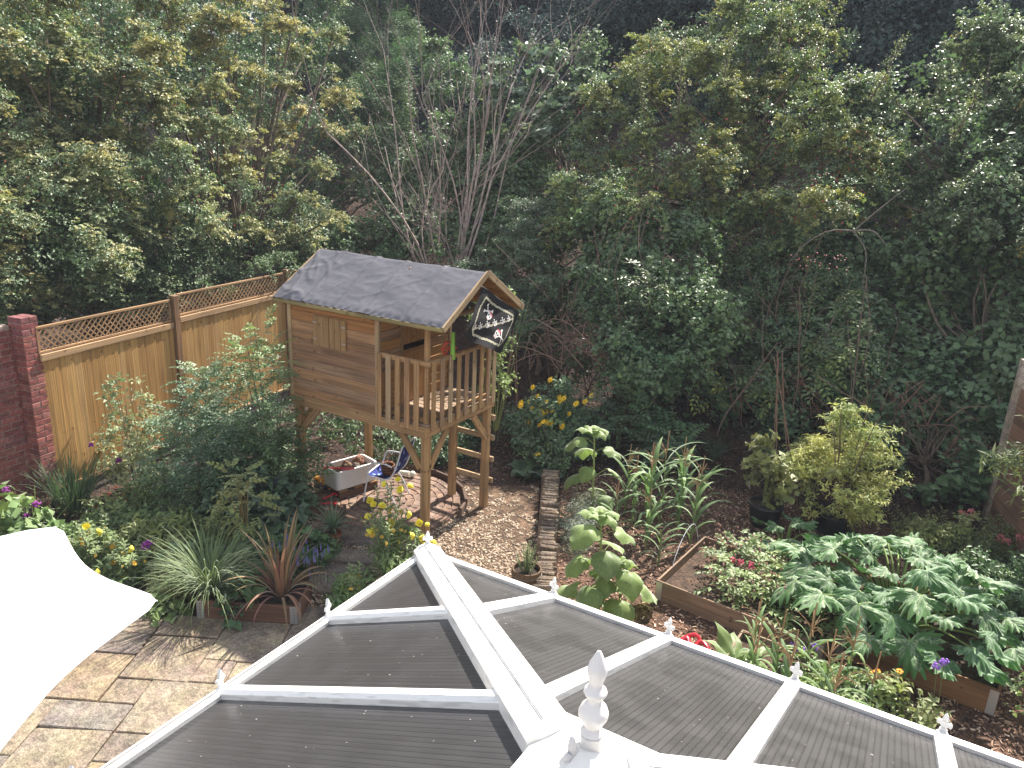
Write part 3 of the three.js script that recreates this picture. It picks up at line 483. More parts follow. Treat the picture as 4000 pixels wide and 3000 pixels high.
// ---------------------------------------------------------------- pirate flag
{
  const cv = document.createElement('canvas'); cv.width = 1024; cv.height = 640; const g = cv.getContext('2d');
  g.fillStyle = '#141216'; g.fillRect(0, 0, 1024, 640);
  const cream = '#ded8bb', rnd = rngOf(3);
  const chain = (pts) => { for (let k = 0; k + 1 < pts.length; k++) { const [ax, ay] = pts[k], [bx, by] = pts[k + 1], L = Math.hypot(bx - ax, by - ay), n = Math.max(2, Math.round(L / 24)), an = Math.atan2(by - ay, bx - ax); for (let i = 0; i < n; i++) { const t = (i + .5) / n; g.save(); g.translate(ax + (bx - ax) * t + (rnd() - .5) * 5, ay + (by - ay) * t + (rnd() - .5) * 8); g.rotate(an + (i % 2 ? .5 : -.5)); g.strokeStyle = cream; g.lineWidth = 6.5; g.beginPath(); g.ellipse(0, 0, 15, 9, 0, 0, 6.3); g.stroke(); g.restore(); } } };
  const bone = (x, y, L, a, w) => { g.save(); g.translate(x, y); g.rotate(a); g.fillStyle = '#efeae6'; g.fillRect(-L / 2, -w / 2, L, w); for (const s of [-1, 1]) for (const t of [-1, 1]) { g.beginPath(); g.arc(s * L / 2, t * w * .55, w * .75, 0, 6.3); g.fill(); } g.restore(); };
  const skull = (x, y, s, a, red) => {
    g.save(); g.translate(x, y); g.rotate(a); g.fillStyle = '#ece6e2'; g.beginPath(); g.ellipse(0, -s * .2, s * .78, s * .85, 0, 0, 6.3); g.fill(); g.fillRect(-s * .45, s * .3, s * .9, s * .55);
    if (red) { g.fillStyle = '#c03a4a'; g.beginPath(); g.ellipse(0, -s * .55, s * .8, s * .5, 0, Math.PI, 6.3); g.fill(); g.fillStyle = '#ece6e2'; for (const [u, v] of [[-.3, -.75], [.2, -.85], [.45, -.65]]) { g.beginPath(); g.arc(u * s, v * s, s * .1, 0, 6.3); g.fill(); } }
    g.fillStyle = '#17131a'; for (const t of [-1, 1]) { g.beginPath(); g.ellipse(t * s * .32, -s * .05, s * .2, s * .23, 0, 0, 6.3); g.fill(); } g.beginPath(); g.moveTo(0, s * .18); g.lineTo(-s * .1, s * .38); g.lineTo(s * .1, s * .38); g.fill();
    if (s > 30) { g.strokeStyle = red ? '#c03a4a' : '#17131a'; g.lineWidth = s * .07; for (const u of [-.25, 0, .25]) { g.beginPath(); g.moveTo(u * s, s * .5); g.lineTo(u * s, s * .85); g.stroke(); } }
    g.restore();
  };
  // the cloth hangs along its long side (u): chains round the rim, a chain of small skulls across, two big skulls with bones
  chain([[120, 100], [480, 105], [860, 90], [930, 160], [925, 330], [900, 500], [830, 560], [560, 545], [240, 560], [110, 500], [95, 300], [120, 100]]);
  chain([[900, 130], [560, 320], [140, 520]]);
  for (const [x, y] of [[800, 185], [690, 250], [560, 320], [430, 388], [300, 450], [180, 500]]) { bone(x - 30, y - 26, 70, .75, 8); bone(x - 30, y - 26, 70, -.6, 8); skull(x, y, 30, .5, false); }
  bone(330, 215, 190, .75, 17); bone(330, 215, 190, -.25, 17); skull(385, 265, 62, .6, true);
  bone(760, 450, 200, .2, 18); bone(760, 450, 200, 1.2, 18); skull(650, 430, 66, .5, true);
  const t = new THREE.CanvasTexture(cv); t.colorSpace = THREE.SRGBColorSpace;
  const flag = thing('pirate_flag', 'black pirate flag with white skulls, bones and chains hanging from the playhouse gable', 'flag', [-4.5, 2.5, -7.55]);
  // corners: upper left, upper right, lower right, lower left in (z, y)
  const C = [[-7.12, 3.06], [-7.98, 2.63], [-7.53, 2.21], [-6.66, 2.60]].map(([z, y]) => [z + 7.55, y - 2.5]), nu = 40, nv = 26, pos = [], idx = [], uv = [];
  for (let j = 0; j <= nv; j++) for (let i = 0; i <= nu; i++) {
    const u = i / nu, v = j / nv, z = lerp(lerp(C[0][0], C[1][0], u), lerp(C[3][0], C[2][0], u), v), y = lerp(lerp(C[0][1], C[1][1], u), lerp(C[3][1], C[2][1], u), v);
    pos.push(v * .06 + .028 * Math.sin(u * 9 + v * 2.5) * (.25 + v) + .03 * noise(u * 3, v * 3, 2), y - .02 * Math.sin(u * Math.PI) * v, z); uv.push(u, 1 - v);
    if (i && j) { const o = j * (nu + 1) + i; idx.push(o - nu - 2, o - 1, o - nu - 1, o - nu - 1, o - 1, o); }
  }
  part('cloth', raw(pos, idx, uv), new THREE.MeshStandardMaterial({ map: t, roughness: .9, side: THREE.DoubleSide }), flag);
}
// ---------------------------------------------------------------- conservatory: hipped roof of bronze polycarbonate and white bars
{
  const XL = -2.47, XR = 1.19, ZE = -3.39, EH = 2.1, K = .43, XM = -.64, ZB = .25, RYc = EH + K * (XM - XL);
  const t = thing('conservatory', 'white framed conservatory with hipped roof of dark ribbed plastic sheets below the window', 'conservatory', [0, 0, 0]);
  const yL = (x) => EH + K * (x - XL), yF = (z) => EH + K * (z - ZE), yR = (x) => EH + K * (XR - x);
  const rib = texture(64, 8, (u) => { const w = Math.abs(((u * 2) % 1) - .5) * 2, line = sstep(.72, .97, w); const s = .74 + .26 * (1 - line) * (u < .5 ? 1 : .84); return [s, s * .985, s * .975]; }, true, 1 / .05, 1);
  const ribB = texture(64, 8, (u) => 1 - sstep(.6, 1, Math.abs(((u * 2) % 1) - .5) * 2), false, 1 / .05, 1);
  const poly = new THREE.MeshPhysicalMaterial({ color: new THREE.Color().setRGB(.036, .0355, .038), roughness: .5, roughnessMap: texture(256, 256, (u, v) => .82 + .2 * sstep(.2, .8, blot2(u, v)) + .08 * (grit2(u, v) - .5), false, .7, .7), map: rib, bumpMap: ribB, bumpScale: .0012, clearcoat: .35, clearcoatRoughness: .22 });
  const n = { L: V3(-K, 1, 0).normalize(), F: V3(0, 1, -K).normalize(), R: V3(K, 1, 0).normalize() }, hgt = { L: (x) => yL(x), F: (x, z) => yF(z), R: (x) => yR(x) };
  // sheet from plan outline on one face, 25 mm thick, ribs run up the slope
  const panel = (face, out) => {
    const top = out.map(([x, z]) => V3(x, hgt[face](x, z), z)), bot = top.map((p) => p.clone().addScaledVector(n[face], -.025)), pos = [], uv = [];
    const put = (p) => { pos.push(p.x, p.y, p.z); uv.push(face === 'F' ? p.x : p.z, face === 'F' ? p.z : p.x); };
    const tri = THREE.ShapeUtils.triangulateShape(out.map((p) => new THREE.Vector2(...p)), []);
    for (const q of tri) { const w = V3().copy(top[q[1]]).sub(top[q[0]]).cross(V3().copy(top[q[2]]).sub(top[q[0]])).y > 0 ? q : [q[0], q[2], q[1]]; w.forEach((i) => put(top[i])); [w[0], w[2], w[1]].forEach((i) => put(bot[i])); }
    top.forEach((p, i) => { const j = (i + 1) % top.length; for (const v of [top[i], bot[i], bot[j], top[i], bot[j], top[j]]) put(v); });
    const g = new THREE.BufferGeometry(); g.setAttribute('position', new THREE.Float32BufferAttribute(pos, 3)); g.setAttribute('uv', new THREE.Float32BufferAttribute(uv, 2)); g.computeVertexNormals();
    return part('roof_panel', g, poly, t);
  };
  const zl = [-3.39, -2.558, -1.874, -1.2, -.5, .25], hipZ = (z) => Math.min(z - ZE + XL, XM);
  for (let i = 0; i < 5; i++) {
    const a = zl[i] + (i ? .02 : 0), b = zl[i + 1] - .02, kk = XM - XL + ZE, o = [[XL, a], [XL, b], [hipZ(b), b]]; if (b > kk && a < kk) o.push([XM, kk]); if (hipZ(a) > XL + .001) o.push([hipZ(a), a]);
    panel('L', o); panel('R', o.map(([x, z]) => [2 * XM - x, z]).reverse());
  }
  const xf = [XL, -1.621, -.94, -.3, .335, XR], hipX = (x) => ZE + Math.min(x - XL, XR - x);
  for (let i = 0; i < 5; i++) { const a = xf[i] + (i ? .02 : 0), b = xf[i + 1] - (i < 4 ? .02 : 0), o = [[a, ZE], [b, ZE]]; if (hipX(b) > ZE + .001) o.push([b, hipX(b)]); if (a < XM && b > XM) o.push([XM, hipX(XM)]); if (hipX(a) > ZE + .001) o.push([a, hipX(a)]); panel('F', o); }
  // bars
  const sec = [[-.034, -.012], [.034, -.012], [.034, .026], [.019, .042], [-.019, .042], [-.034, .026]];
  const hip = [[-.085, -.03], [.085, -.03], [.085, .03], [.05, .058], [.004, .07], [-.05, .058], [-.085, .03]];
  const bar = (nm, s, a, b, up) => part(nm, sweep(s, a, b, up), white, t);
  for (const z of zl.slice(1, 5)) { bar('glazing_bar', sec, [XL - .035, yL(XL - .035), z], [hipZ(z) - .05, yL(hipZ(z) - .05), z], n.L.toArray()); bar('glazing_bar', sec, [XR + .035, yL(XL - .035), z], [2 * XM - hipZ(z) + .05, yL(hipZ(z) - .05), z], n.R.toArray()); }
  for (const x of xf.slice(1, 5)) bar('glazing_bar', sec, [x, yF(ZE - .035), ZE - .035], [x, yF(hipX(x) - .05), hipX(x) - .05], n.F.toArray());
  const sl = (s) => [XL + s, EH + K * s, ZE + s];
  for (const mir of [0, 1]) { const f = (p) => (mir ? [2 * XM - p[0], p[1], p[2]] : p); bar('hip_beam', hip, f(sl(-.03)), f(sl(1.72)), [0, 1, 0]); const g1 = f([sl(0)[0] - .018, sl(0)[1] + .072, sl(0)[2] + .012]), g2 = f([sl(1.68)[0] - .018, sl(1.68)[1] + .072, sl(1.68)[2] + .012]); part('hip_seam', tube([g1, g2], .0022, .0022, 5), plain(.25, .24, .25), t); }
  bar('ridge', [[-.08, -.05], [.08, -.05], [.08, .01], [.03, .06], [-.03, .06], [-.08, .01]], [XM, RYc, -1.25], [XM, RYc, ZB], [0, 1, 0]);
  { // cap over the end of the ridge
    const w = .165, zf = -1.83, zb = -1.2, ya = (x, z) => EH + K * Math.min(x - XL, z - ZE, XR - x) + .07, P = [], add = (x, z, y) => P.push([x, y ?? ya(x, z), z]);
    add(XM - w, zf + .02); add(XM + w, zf + .02); add(XM + w, zb); add(XM - w, zb); add(XM, -1.58); add(XM, zb);
    const y0 = P[0][1], lo = P.slice(0, 4).map(([x, y, z]) => [x, y - .1, z]), tri = [[0, 4, 1], [0, 3, 5], [0, 5, 4], [1, 4, 5], [1, 5, 2]], pos = [];
    const T = (...q) => q.forEach((p) => pos.push(...p));
    for (const q of tri) T(P[q[0]], P[q[1]], P[q[2]]);
    T(P[0], P[1], lo[1], P[0], lo[1], lo[0]); T(P[1], P[2], lo[2], P[1], lo[2], lo[1]); T(P[3], P[0], lo[0], P[3], lo[0], lo[3]); T(P[2], P[5], P[3]); T(P[2], P[3], lo[3], P[2], lo[3], lo[2]);
    const g = new THREE.BufferGeometry(); g.setAttribute('position', new THREE.Float32BufferAttribute(pos, 3)); g.setAttribute('uv', new THREE.Float32BufferAttribute(new Float32Array(pos.length / 3 * 2), 2)); g.computeVertexNormals();
    part('ridge_cap', g, new THREE.MeshStandardMaterial({ color: 0xe6e4dd, roughness: .4, side: THREE.DoubleSide }), t);
  }
  // finial on the ridge end
  const fin = [[.0, .40], [.006, .395], [.012, .375], [.024, .335], [.0275, .31], [.026, .285], [.019, .25], [.0185, .235], [.024, .222], [.031, .21], [.033, .2], [.029, .188], [.022, .182], [.02, .165], [.022, .15], [.036, .125], [.042, .1], [.041, .08], [.032, .055], [.022, .03], [.021, .022], [.03, .012], [.033, 0]].reverse().map((p) => new THREE.Vector2(...p));
  const fg = sub('finial', t, [-.632, 2.885, -1.65]);
  part('turned_spire', new THREE.LatheGeometry(fin, 28), new THREE.MeshStandardMaterial({ color: 0xdedad6, roughness: .42 }), fg, [0, .085, 0]).scale.y = .66;
  part('finial_base', cbox(.06, .13, .06, .01), new THREE.MeshStandardMaterial({ color: 0xdedad4, roughness: .42 }), fg, [0, .022, 0], [0, .5, 0]);
  // fleur-de-lis
  const s = new THREE.Shape(); s.moveTo(0, .115); s.bezierCurveTo(.022, .085, .026, .065, .010, .036); s.bezierCurveTo(.022, .062, .05, .066, .052, .044); s.bezierCurveTo(.053, .026, .034, .026, .034, .038); s.bezierCurveTo(.026, .03, .02, .028, .016, .022); s.lineTo(.016, .008); s.bezierCurveTo(.03, .004, .03, -.008, .02, -.02); s.lineTo(-.02, -.02); s.bezierCurveTo(-.03, -.008, -.03, .004, -.016, .008); s.lineTo(-.016, .022); s.bezierCurveTo(-.02, .028, -.026, .03, -.034, .038); s.bezierCurveTo(-.034, .026, -.053, .026, -.052, .044); s.bezierCurveTo(-.05, .066, -.022, .062, -.010, .036); s.bezierCurveTo(-.026, .065, -.022, .085, 0, .115);
  const fl = new THREE.ExtrudeGeometry(s, { depth: .008, bevelEnabled: true, bevelSize: .003, bevelThickness: .003, bevelSegments: 1, curveSegments: 5 }); fl.translate(0, .02, -.004); fl.scale(.58, .72, 1);
  for (const z of zl.slice(1, 5)) for (const m of [0, 1]) part('fleur_finial', fl, white, t, [m ? XR + .04 : XL - .04, EH + .025, z], [0, m ? Math.PI / 2 : -Math.PI / 2 + .35, 0]);
  for (const x of xf.slice(1, 5)) part('fleur_finial', fl, white, t, [x, EH + .025, ZE - .04], [0, Math.PI - .3, 0]);
  part('fleur_finial', fl, white, t, [XL - .03, EH + .05, ZE - .03], [0, R(-140), 0]); part('fleur_finial', fl, white, t, [XR + .03, EH + .05, ZE - .03], [0, R(140), 0]);
  const grey = new THREE.MeshStandardMaterial({ color: 0xc9c6c4, roughness: .5 });
  part('ridge_fleur', fl, grey, t, [-.65, 2.905, -1.56], [0, R(84), 0]).scale.set(.85, 1.05, 1.2); part('ridge_fleur', fl, grey, t, [-.645, 2.90, -1.40], [0, R(84), 0]).scale.set(.85, 1.05, 1.2);
  // eaves and gutters
  const gut = [[0, -.06], [.07, -.06], [.078, .005], [.07, .005], [.064, -.05], [.008, -.05], [.008, -.03], [0, -.03]], mitre = .1, silt = soil(.09, .06, .05);
  const strip = [[-.03, -.05], [.0, -.05], [.0, .022], [-.03, .022]];
  bar('gutter', gut.map(([a, b]) => [-a - .012, b - .02]), [XL, EH, ZB], [XL, EH, ZE - .07], [0, 1, 0]);
  for (const [a, b, o] of [[[XL, EH, ZE], [XL, EH, ZB], -1], [[XL, EH, ZE], [XR, EH, ZE], 1], [[XR, EH, ZE], [XR, EH, ZB], 1]]) bar('eave_strip', strip.map(([x, y]) => [o > 0 && a[2] === b[2] ? -x - .03 : x + (o > 0 ? 0 : .03), y]), a, b, [0, 1, 0]);
  bar('gutter', gut.map(([a, b]) => [-a - .012, b - .02]), [XL - .0, EH, ZE], [XR, EH, ZE], [0, 1, 0]);
  part('gutter_silt', cbox(.05, .012, 3.4, .002), silt, t, [XL - .047, EH - .058, -1.6]); part('gutter_silt', cbox(3.5, .012, .05, .002), silt, t, [-.64, EH - .058, ZE - .047]);
  for (const [x, z] of [[XL - .042, -2.25], [XL - .042, -2.95], [-1.9, ZE - .042], [-2.1, ZE - .042], [.1, ZE - .042], [.8, ZE - .042]]) part('gutter_clip', cbox(.06, .008, .022, .003), white, t, [x, EH - .036, z], [0, z === ZE - .042 ? Math.PI / 2 : 0, 0]);
  // walls below the eaves
  const glass = new THREE.MeshPhysicalMaterial({ color: 0xf2f6f4, roughness: .02, transmission: 1, thickness: 0, ior: 1.5 });
  const wallRun = (a, b) => { const L = Math.hypot(b[0] - a[0], b[1] - a[1]), k = Math.round(L / .72), ry = -Math.atan2(b[1] - a[1], b[0] - a[0]), w = sub('glazed_wall', t, [a[0], 0, a[1]], [0, ry, 0]); part('lower_panel', cbox(L, .55, .08, .004), white, w, [L / 2, .275, 0]); part('frame', cbox(L, .09, .08, .004), white, w, [L / 2, 2.03, 0]); part('sill', cbox(L, .04, .13, .006), white, w, [L / 2, .575, 0]); for (let i = 0; i <= k; i++) part('frame', cbox(.06, 1.385, .07, .004), white, w, [clamp(i / k * L, .03, L - .03), 1.29, 0]); for (let i = 0; i < k; i++) part('pane', new THREE.BoxGeometry(L / k - .062, 1.385, .006), glass, w, [(i + .5) / k * L, 1.29, 0]); };
  wallRun([XL + .1, .2], [XL + .1, ZE + .145]); wallRun([XL + .145, ZE + .1], [XR - .145, ZE + .1]); wallRun([XR - .1, ZE + .145], [XR - .1, .2]);
  // specks of lichen and bird droppings
  { const rnd = rngOf(55), items = []; for (let i = 0; i < 420; i++) { const f = rnd() < .5, x = f ? lerp(-2.3, .9, rnd()) : lerp(-2.4, -.8, rnd()), z = f ? lerp(-3.35, -1.9, rnd()) : lerp(-3.1, 0, rnd()); if (f ? hipX(x) < z + .12 : hipZ(z) < x + .12) continue; const sc = .0016 + .0035 * rnd() * rnd(); items.push({ m: new THREE.Matrix4().compose(V3(x, (f ? yF(z) : yL(x)) + .0015, z), new THREE.Quaternion().setFromUnitVectors(V3(0, 1, 0), f ? n.F : n.L), V3(sc * (.7 + .8 * rnd()), sc * .3, sc)), c: rnd() < .6 ? [.3, .27, .25] : [.45, .42, .38] }); } scatter('lichen_specks', new THREE.IcosahedronGeometry(1, 0), plain(1, 1, 1, .9), t, items, 'stuff'); }
}
// ---------------------------------------------------------------- white parasol over the patio
{
  const C = [-4.14, -1.19], r = 1.265, y = 2.1, top = 2.5, p = thing('parasol', 'white hexagonal parasol with scalloped edges over the patio', 'parasol', [C[0], 0, C[1]]);
  const a0 = Math.atan2(-2.343 - C[1], -4.625 - C[0]), pos = [], idx = [], uv = [], nr = 14, na = 16, N = 6 * na;
  for (let j = 0; j <= nr; j++) for (let i = 0; i <= N; i++) {
    const k = i / na, f = k % 1, ang = a0 + k * Math.PI / 3, e = 1 - Math.abs(f - .5) * 2, apo = Math.cos(Math.PI / 6) / Math.cos((f - .5) * Math.PI / 3), s = j / nr, q = s * r * apo * (1 - .095 * Math.sin(e * Math.PI / 2) * s - (e < .07 ? .03 * s * Math.pow(1 - e / .07, 2) : 0)), dip = .05 * Math.sin(Math.PI * f) * s * (1.2 - s) * 2;
    const cl = f < .5 ? f : 1 - f; pos.push(Math.cos(ang) * q, top - (top - y) * Math.pow(s, 1.08) - dip - (s === 1 ? .006 : 0) + .006 * noise(f * 9, s * 6, k * .01) * sstep(.6, 1, s), Math.sin(ang) * q); uv.push(s, k);
    if (i && j) { const o = j * (N + 1) + i; idx.push(o - N - 2, o - N - 1, o - 1, o - N - 1, o, o - 1); }
  }
  const cloth = new THREE.MeshPhysicalMaterial({ color: new THREE.Color().setRGB(.88, .88, .87), roughness: .9, transmission: .15, thickness: 0, side: THREE.DoubleSide });
  part('canopy', raw(pos, idx, uv), cloth, p);
  const hem = []; for (let i = 0; i <= N; i++) hem.push([pos[(nr * (N + 1) + i) * 3], pos[(nr * (N + 1) + i) * 3 + 1] - .004, pos[(nr * (N + 1) + i) * 3 + 2]]); part('hem', tube(hem, .006, .006, 5), cloth, p);
  part('pole', new THREE.CylinderGeometry(.02, .02, 2.5, 14), plain(.75, .75, .75, .4), p, [0, 1.25, 0]); part('pole_cap', new THREE.SphereGeometry(.035, 14, 8), white, p, [0, top + .03, 0]);
  for (let k = 0; k < 6; k++) { const a = a0 + k * Math.PI / 3; part('rib', tube([[0, top - .03, 0], [Math.cos(a) * r * .98, y - .014, Math.sin(a) * r * .98]], .008, .006, 6), plain(.7, .7, .7, .4), p); }
  part('base', new THREE.CylinderGeometry(.26, .28, .09, 28), stone(.3, .3, .3), p, [0, .05, 0]);
}
// ---------------------------------------------------------------- things under and on the playhouse
{
  const T = thing('pallet', 'small wooden pallet under the white tub', 'pallet', [-6.58, -.005, -7.2], R(-15)), pm = wood(.42, .24, .1, 0);
  for (const z of [-.24, 0, .24]) part('board', cbox(.42, .022, .13, .004), pm, T, [0, .108, z]); for (const x of [-.17, .17]) part('bearer', cbox(.07, .09, .6, .004), wood(.2, .11, .07, 1), T, [x, .05, 0]);
  const tub = thing('tub', 'white rectangular plastic tub of sand and stones standing on a pallet', 'tub', [-6.58, .117, -7.2], R(-15));
  const rr = (w, d, r) => { const s = new THREE.Shape(); s.moveTo(-w + r, -d); s.lineTo(w - r, -d); s.absarc(w - r, -d + r, r, -Math.PI / 2, 0); s.lineTo(w, d - r); s.absarc(w - r, d - r, r, 0, Math.PI / 2); s.lineTo(-w + r, d); s.absarc(-w + r, d - r, r, Math.PI / 2, Math.PI); s.lineTo(-w, -d + r); s.absarc(-w + r, -d + r, r, Math.PI, Math.PI * 1.5); return s; };
  const sh = rr(.185, .32, .05); sh.holes.push(new THREE.Path(rr(.165, .30, .035).getPoints(6).reverse())); const tg = new THREE.ExtrudeGeometry(sh, { depth: .25, bevelEnabled: true, bevelSize: .004, bevelThickness: .004, bevelSegments: 2, curveSegments: 6 }); tg.rotateX(-Math.PI / 2);
  const tw = plain(.72, .7, .68, .45); part('sides', tg, tw, tub, [0, .005, 0]); part('bottom', cbox(.35, .012, .6, .004), tw, tub, [0, .012, 0]);
  { const g = new THREE.PlaneGeometry(.335, .605, 14, 22); g.rotateX(-Math.PI / 2); const p = g.attributes.position; for (let i = 0; i < p.count; i++) p.setY(i, .17 + .025 * noise(p.getX(i) * 9, 2, p.getZ(i) * 9)); g.computeVertexNormals(); part('sand', g, soil(.36, .25, .17), tub); }
  const rock = (lbl, x, y, z, s, col, sd) => { const g = new THREE.IcosahedronGeometry(1, 3), p = g.attributes.position; for (let i = 0; i < p.count; i++) { const v = V3().fromBufferAttribute(p, i), k = 1 + .35 * noise(v.x * 1.3 + sd, v.y * 1.3, v.z * 1.3) + .1 * noise(v.x * 4, v.y * 4 + sd, v.z * 4); p.setXYZ(i, v.x * k, v.y * k * .8, v.z * k * .85); } g.computeVertexNormals(); const m = part('rock', g, stone(...col), scene, [x, y, z], [sd, sd * 2, 0]); m.scale.setScalar(s); m.name = numbered('rock'); tag(m, lbl, 'rock'); };
  rock('small brown stone nearest the left corner inside the white tub', -6.6, .33, -6.98, .05, [.2, .13, .1], 1); rock('large brown stone in the middle of the white tub', -6.6, .35, -7.14, .085, [.3, .19, .13], 2); rock('flat grey stone beside the brown one in the white tub', -6.53, .33, -7.26, .055, [.26, .22, .2], 3); rock('reddish stone at the far end of the white tub', -6.6, .35, -7.39, .085, [.33, .16, .1], 4);
  const sp = thing('toy_spade', 'long red plastic toy spade lying across the tub rim', 'toy spade', [-6.56, .375, -6.98], R(28)), rd = plain(.62, .02, .03, .35);
  part('handle', tube([[-.2, 0, 0], [.05, .01, 0]], .012, .012, 8), rd, sp); part('grip', cbox(.03, .02, .09, .008), rd, sp, [-.2, 0, 0]); part('blade', (() => { const g = blade(.16, .09, (t) => 1 - .3 * t * t, { cup: .3, droop: .1, wave: 0, nu: 6 }); return g; })(), new THREE.MeshStandardMaterial({ color: rd.color, roughness: .35, side: THREE.DoubleSide }), sp, [.04, .012, 0]);
  // tipper truck
  const tr = thing('toy_truck', 'orange and grey plastic toy tipper truck beside the tub', 'toy truck', [-6.83, 0, -6.98], R(40)), or = plain(.72, .28, .02, .4), gr = plain(.1, .09, .09, .6);
  part('chassis', cbox(.3, .04, .1, .01), gr, tr, [0, .07, 0]); part('cab', cbox(.08, .1, .11, .015), or, tr, [-.11, .135, 0]); part('cab_window', cbox(.05, .04, .114, .006), gr, tr, [-.118, .15, 0]);
  { const g = join([move(cbox(.17, .012, .13, .004), 0, 0, 0), move(cbox(.17, .07, .01, .004), 0, .035, .06), move(cbox(.17, .07, .01, .004), 0, .035, -.06), move(cbox(.01, .08, .13, .004), -.085, .04, 0)]); part('tipper_body', g, or, tr, [.05, .12, 0], [0, 0, .28]); }
  for (const [x, z] of [[-.1, .06], [-.1, -.06], [.06, .06], [.06, -.06], [.11, .06], [.11, -.06]]) { const w = part('wheel', new THREE.CylinderGeometry(.04, .04, .03, 14), gr, tr, [x, .04, z], [Math.PI / 2, 0, 0]); part('hub', new THREE.CylinderGeometry(.018, .018, .034, 10), or, w); }
  for (const [lbl, x, z, a] of [['red plastic toy rake lying at the path edge among leaves', -6.42, -6.6, .6], ['short red plastic toy piece nearer the tub by the plants', -6.56, -6.76, 1.4]]) { const o = thing('toy_rake', lbl, 'toy', [x, .05, z], a); part('shaft', tube([[-.09, 0, 0], [.1, .015, 0]], .012, .01, 8), rd, o); part('head', cbox(.025, .03, .1, .008), rd, o, [.1, .01, 0]); }
  // garden chair
  const ch = thing('garden_chair', 'garden chair with white tube frame and blue patterned fabric', 'chair', [-6.0, 0, -7.28], R(-77)), tube_ = plain(.75, .75, .76, .3);
  const wt = texture(64, 64, (u, v) => { const s = .5 + .5 * Math.sin(u * 402) * Math.sin(v * 402); const f = blot2(u * .5, v) > .66 && blot(u, v * .5) > .5 ? 1 : 0; return f ? [.55, .68, .85] : [.03 + .03 * s, .10 + .05 * s, .38 + .1 * s]; });
  const fab = new THREE.MeshStandardMaterial({ map: wt, roughness: .85, side: THREE.DoubleSide });
  ch.scale.setScalar(.88);
  for (const s of [-1, 1]) {
    const x = s * .25;
    part('front_leg', tube([[x + s * .02, 0, .26], [x, .3, .22], [x, .55, .17], [x, .64, .12], [x, .655, .02], [x, .65, -.12], [x, .62, -.2]], .0125, .0125, 8, 22), tube_, ch);
    part('back_leg', tube([[x * .95, 0, -.26], [x * .92, .3, -.1], [x * .9, .4, .0]], .012, .012, 8, 8), tube_, ch);
    part('side_rail', tube([[x * .9, .42, .24], [x * .9, .4, -.1], [x * .9, .5, -.2], [x * .9, .92, -.34]], .0125, .0125, 8, 18), tube_, ch);
  }
  part('cross_rail', tube([[-.225, .42, .24], [.225, .42, .24]], .012, .012, 8), tube_, ch); part('top_rail', tube([[-.225, .92, -.34], [-.2, .955, -.35], [.2, .955, -.35], [.225, .92, -.34]], .0125, .0125, 8, 14), tube_, ch);
  { const surf = (pts) => { const pos = [], idx = [], uv = []; pts.forEach(([y, z], i) => { for (let k = 0; k <= 8; k++) { const u = k / 8; pos.push(lerp(-.22, .22, u), y - .022 * Math.sin(u * Math.PI), z); uv.push(u, i / pts.length); if (i && k) { const o = i * 9 + k; idx.push(o - 10, o - 9, o - 1, o - 9, o, o - 1); } } }); return raw(pos, idx, uv); };
    part('seat', surf([[.425, .24], [.42, .12], [.41, .0], [.41, -.1]]), fab, ch); part('backrest', surf([[.47, -.18], [.6, -.235], [.75, -.285], [.94, -.35]]), fab, ch); }
  // wicker basket on the chair
  const bk = thing('wicker_basket', 'small brown wicker basket sitting on the blue chair', 'basket', [-5.96, .365, -7.24]), wv = { map: texture(128, 64, (u, v) => { const a = Math.sin(u * 201) * Math.sin(v * 75 + (Math.floor(u * 64) % 2) * 3.14); const s = .55 + .35 * a; return [s, s * .9, s * .8]; }), bumpMap: texture(128, 64, (u, v) => .5 + .5 * Math.sin(u * 201) * Math.sin(v * 75 + (Math.floor(u * 64) % 2) * 3.14), false), bumpScale: .006 };
  part('bowl', new THREE.LatheGeometry([[.0, 0], [.07, 0], [.085, .06], [.09, .13], [.084, .132], [.078, .06], [.064, .012], [0, .012]].map((p) => new THREE.Vector2(...p)), 24), new THREE.MeshStandardMaterial({ color: new THREE.Color().setRGB(.32, .14, .06), roughness: .8, ...wv }), bk); part('rim', new THREE.TorusGeometry(.087, .008, 6, 24), wood(.34, .16, .07), bk, [0, .13, 0], [Math.PI / 2, 0, 0]);
  const b1 = part('loose_brick', cbox(.215, .065, .1, .005, .003), stone(.34, .12, .07), scene, [-6.72, .03, -8.1], [0, .4, 0]); tag(b1, 'single orange brick lying on the ground behind the chair', 'brick');
  const db = thing('toy_dumbbell', 'white plastic toy with a ball end lying by the timber edging', 'toy', [-6.2, .05, -7.98], .3); part('bar', new THREE.CylinderGeometry(.03, .035, .2, 12), plain(.62, .6, .5, .5), db, [-.08, 0, 0], [0, 0, Math.PI / 2]); part('ball', new THREE.SphereGeometry(.045, 14, 10), plain(.6, .58, .5, .5), db, [.07, 0, 0]);
  // toys on the balcony rail
  const tel = thing('toy_telescope', 'green plastic toy telescope on the playhouse balcony rail', 'toy telescope', [-4.79, 2.24, -6.98]), gm = plain(.2, .42, .03, .35);
  part('barrel', new THREE.CylinderGeometry(.024, .031, .3, 18, 1, true), new THREE.MeshStandardMaterial({ color: gm.color, roughness: .35, side: THREE.DoubleSide }), tel, [0, .11, 0], [-.14, 0, .1]); part('eyepiece', new THREE.CylinderGeometry(.027, .026, .05, 18), gm, tel, [-.014, .245, -.02], [-.14, 0, .1]); part('bracket', cbox(.03, .05, .03, .004), gm, tel, [0, .02, -.015]);
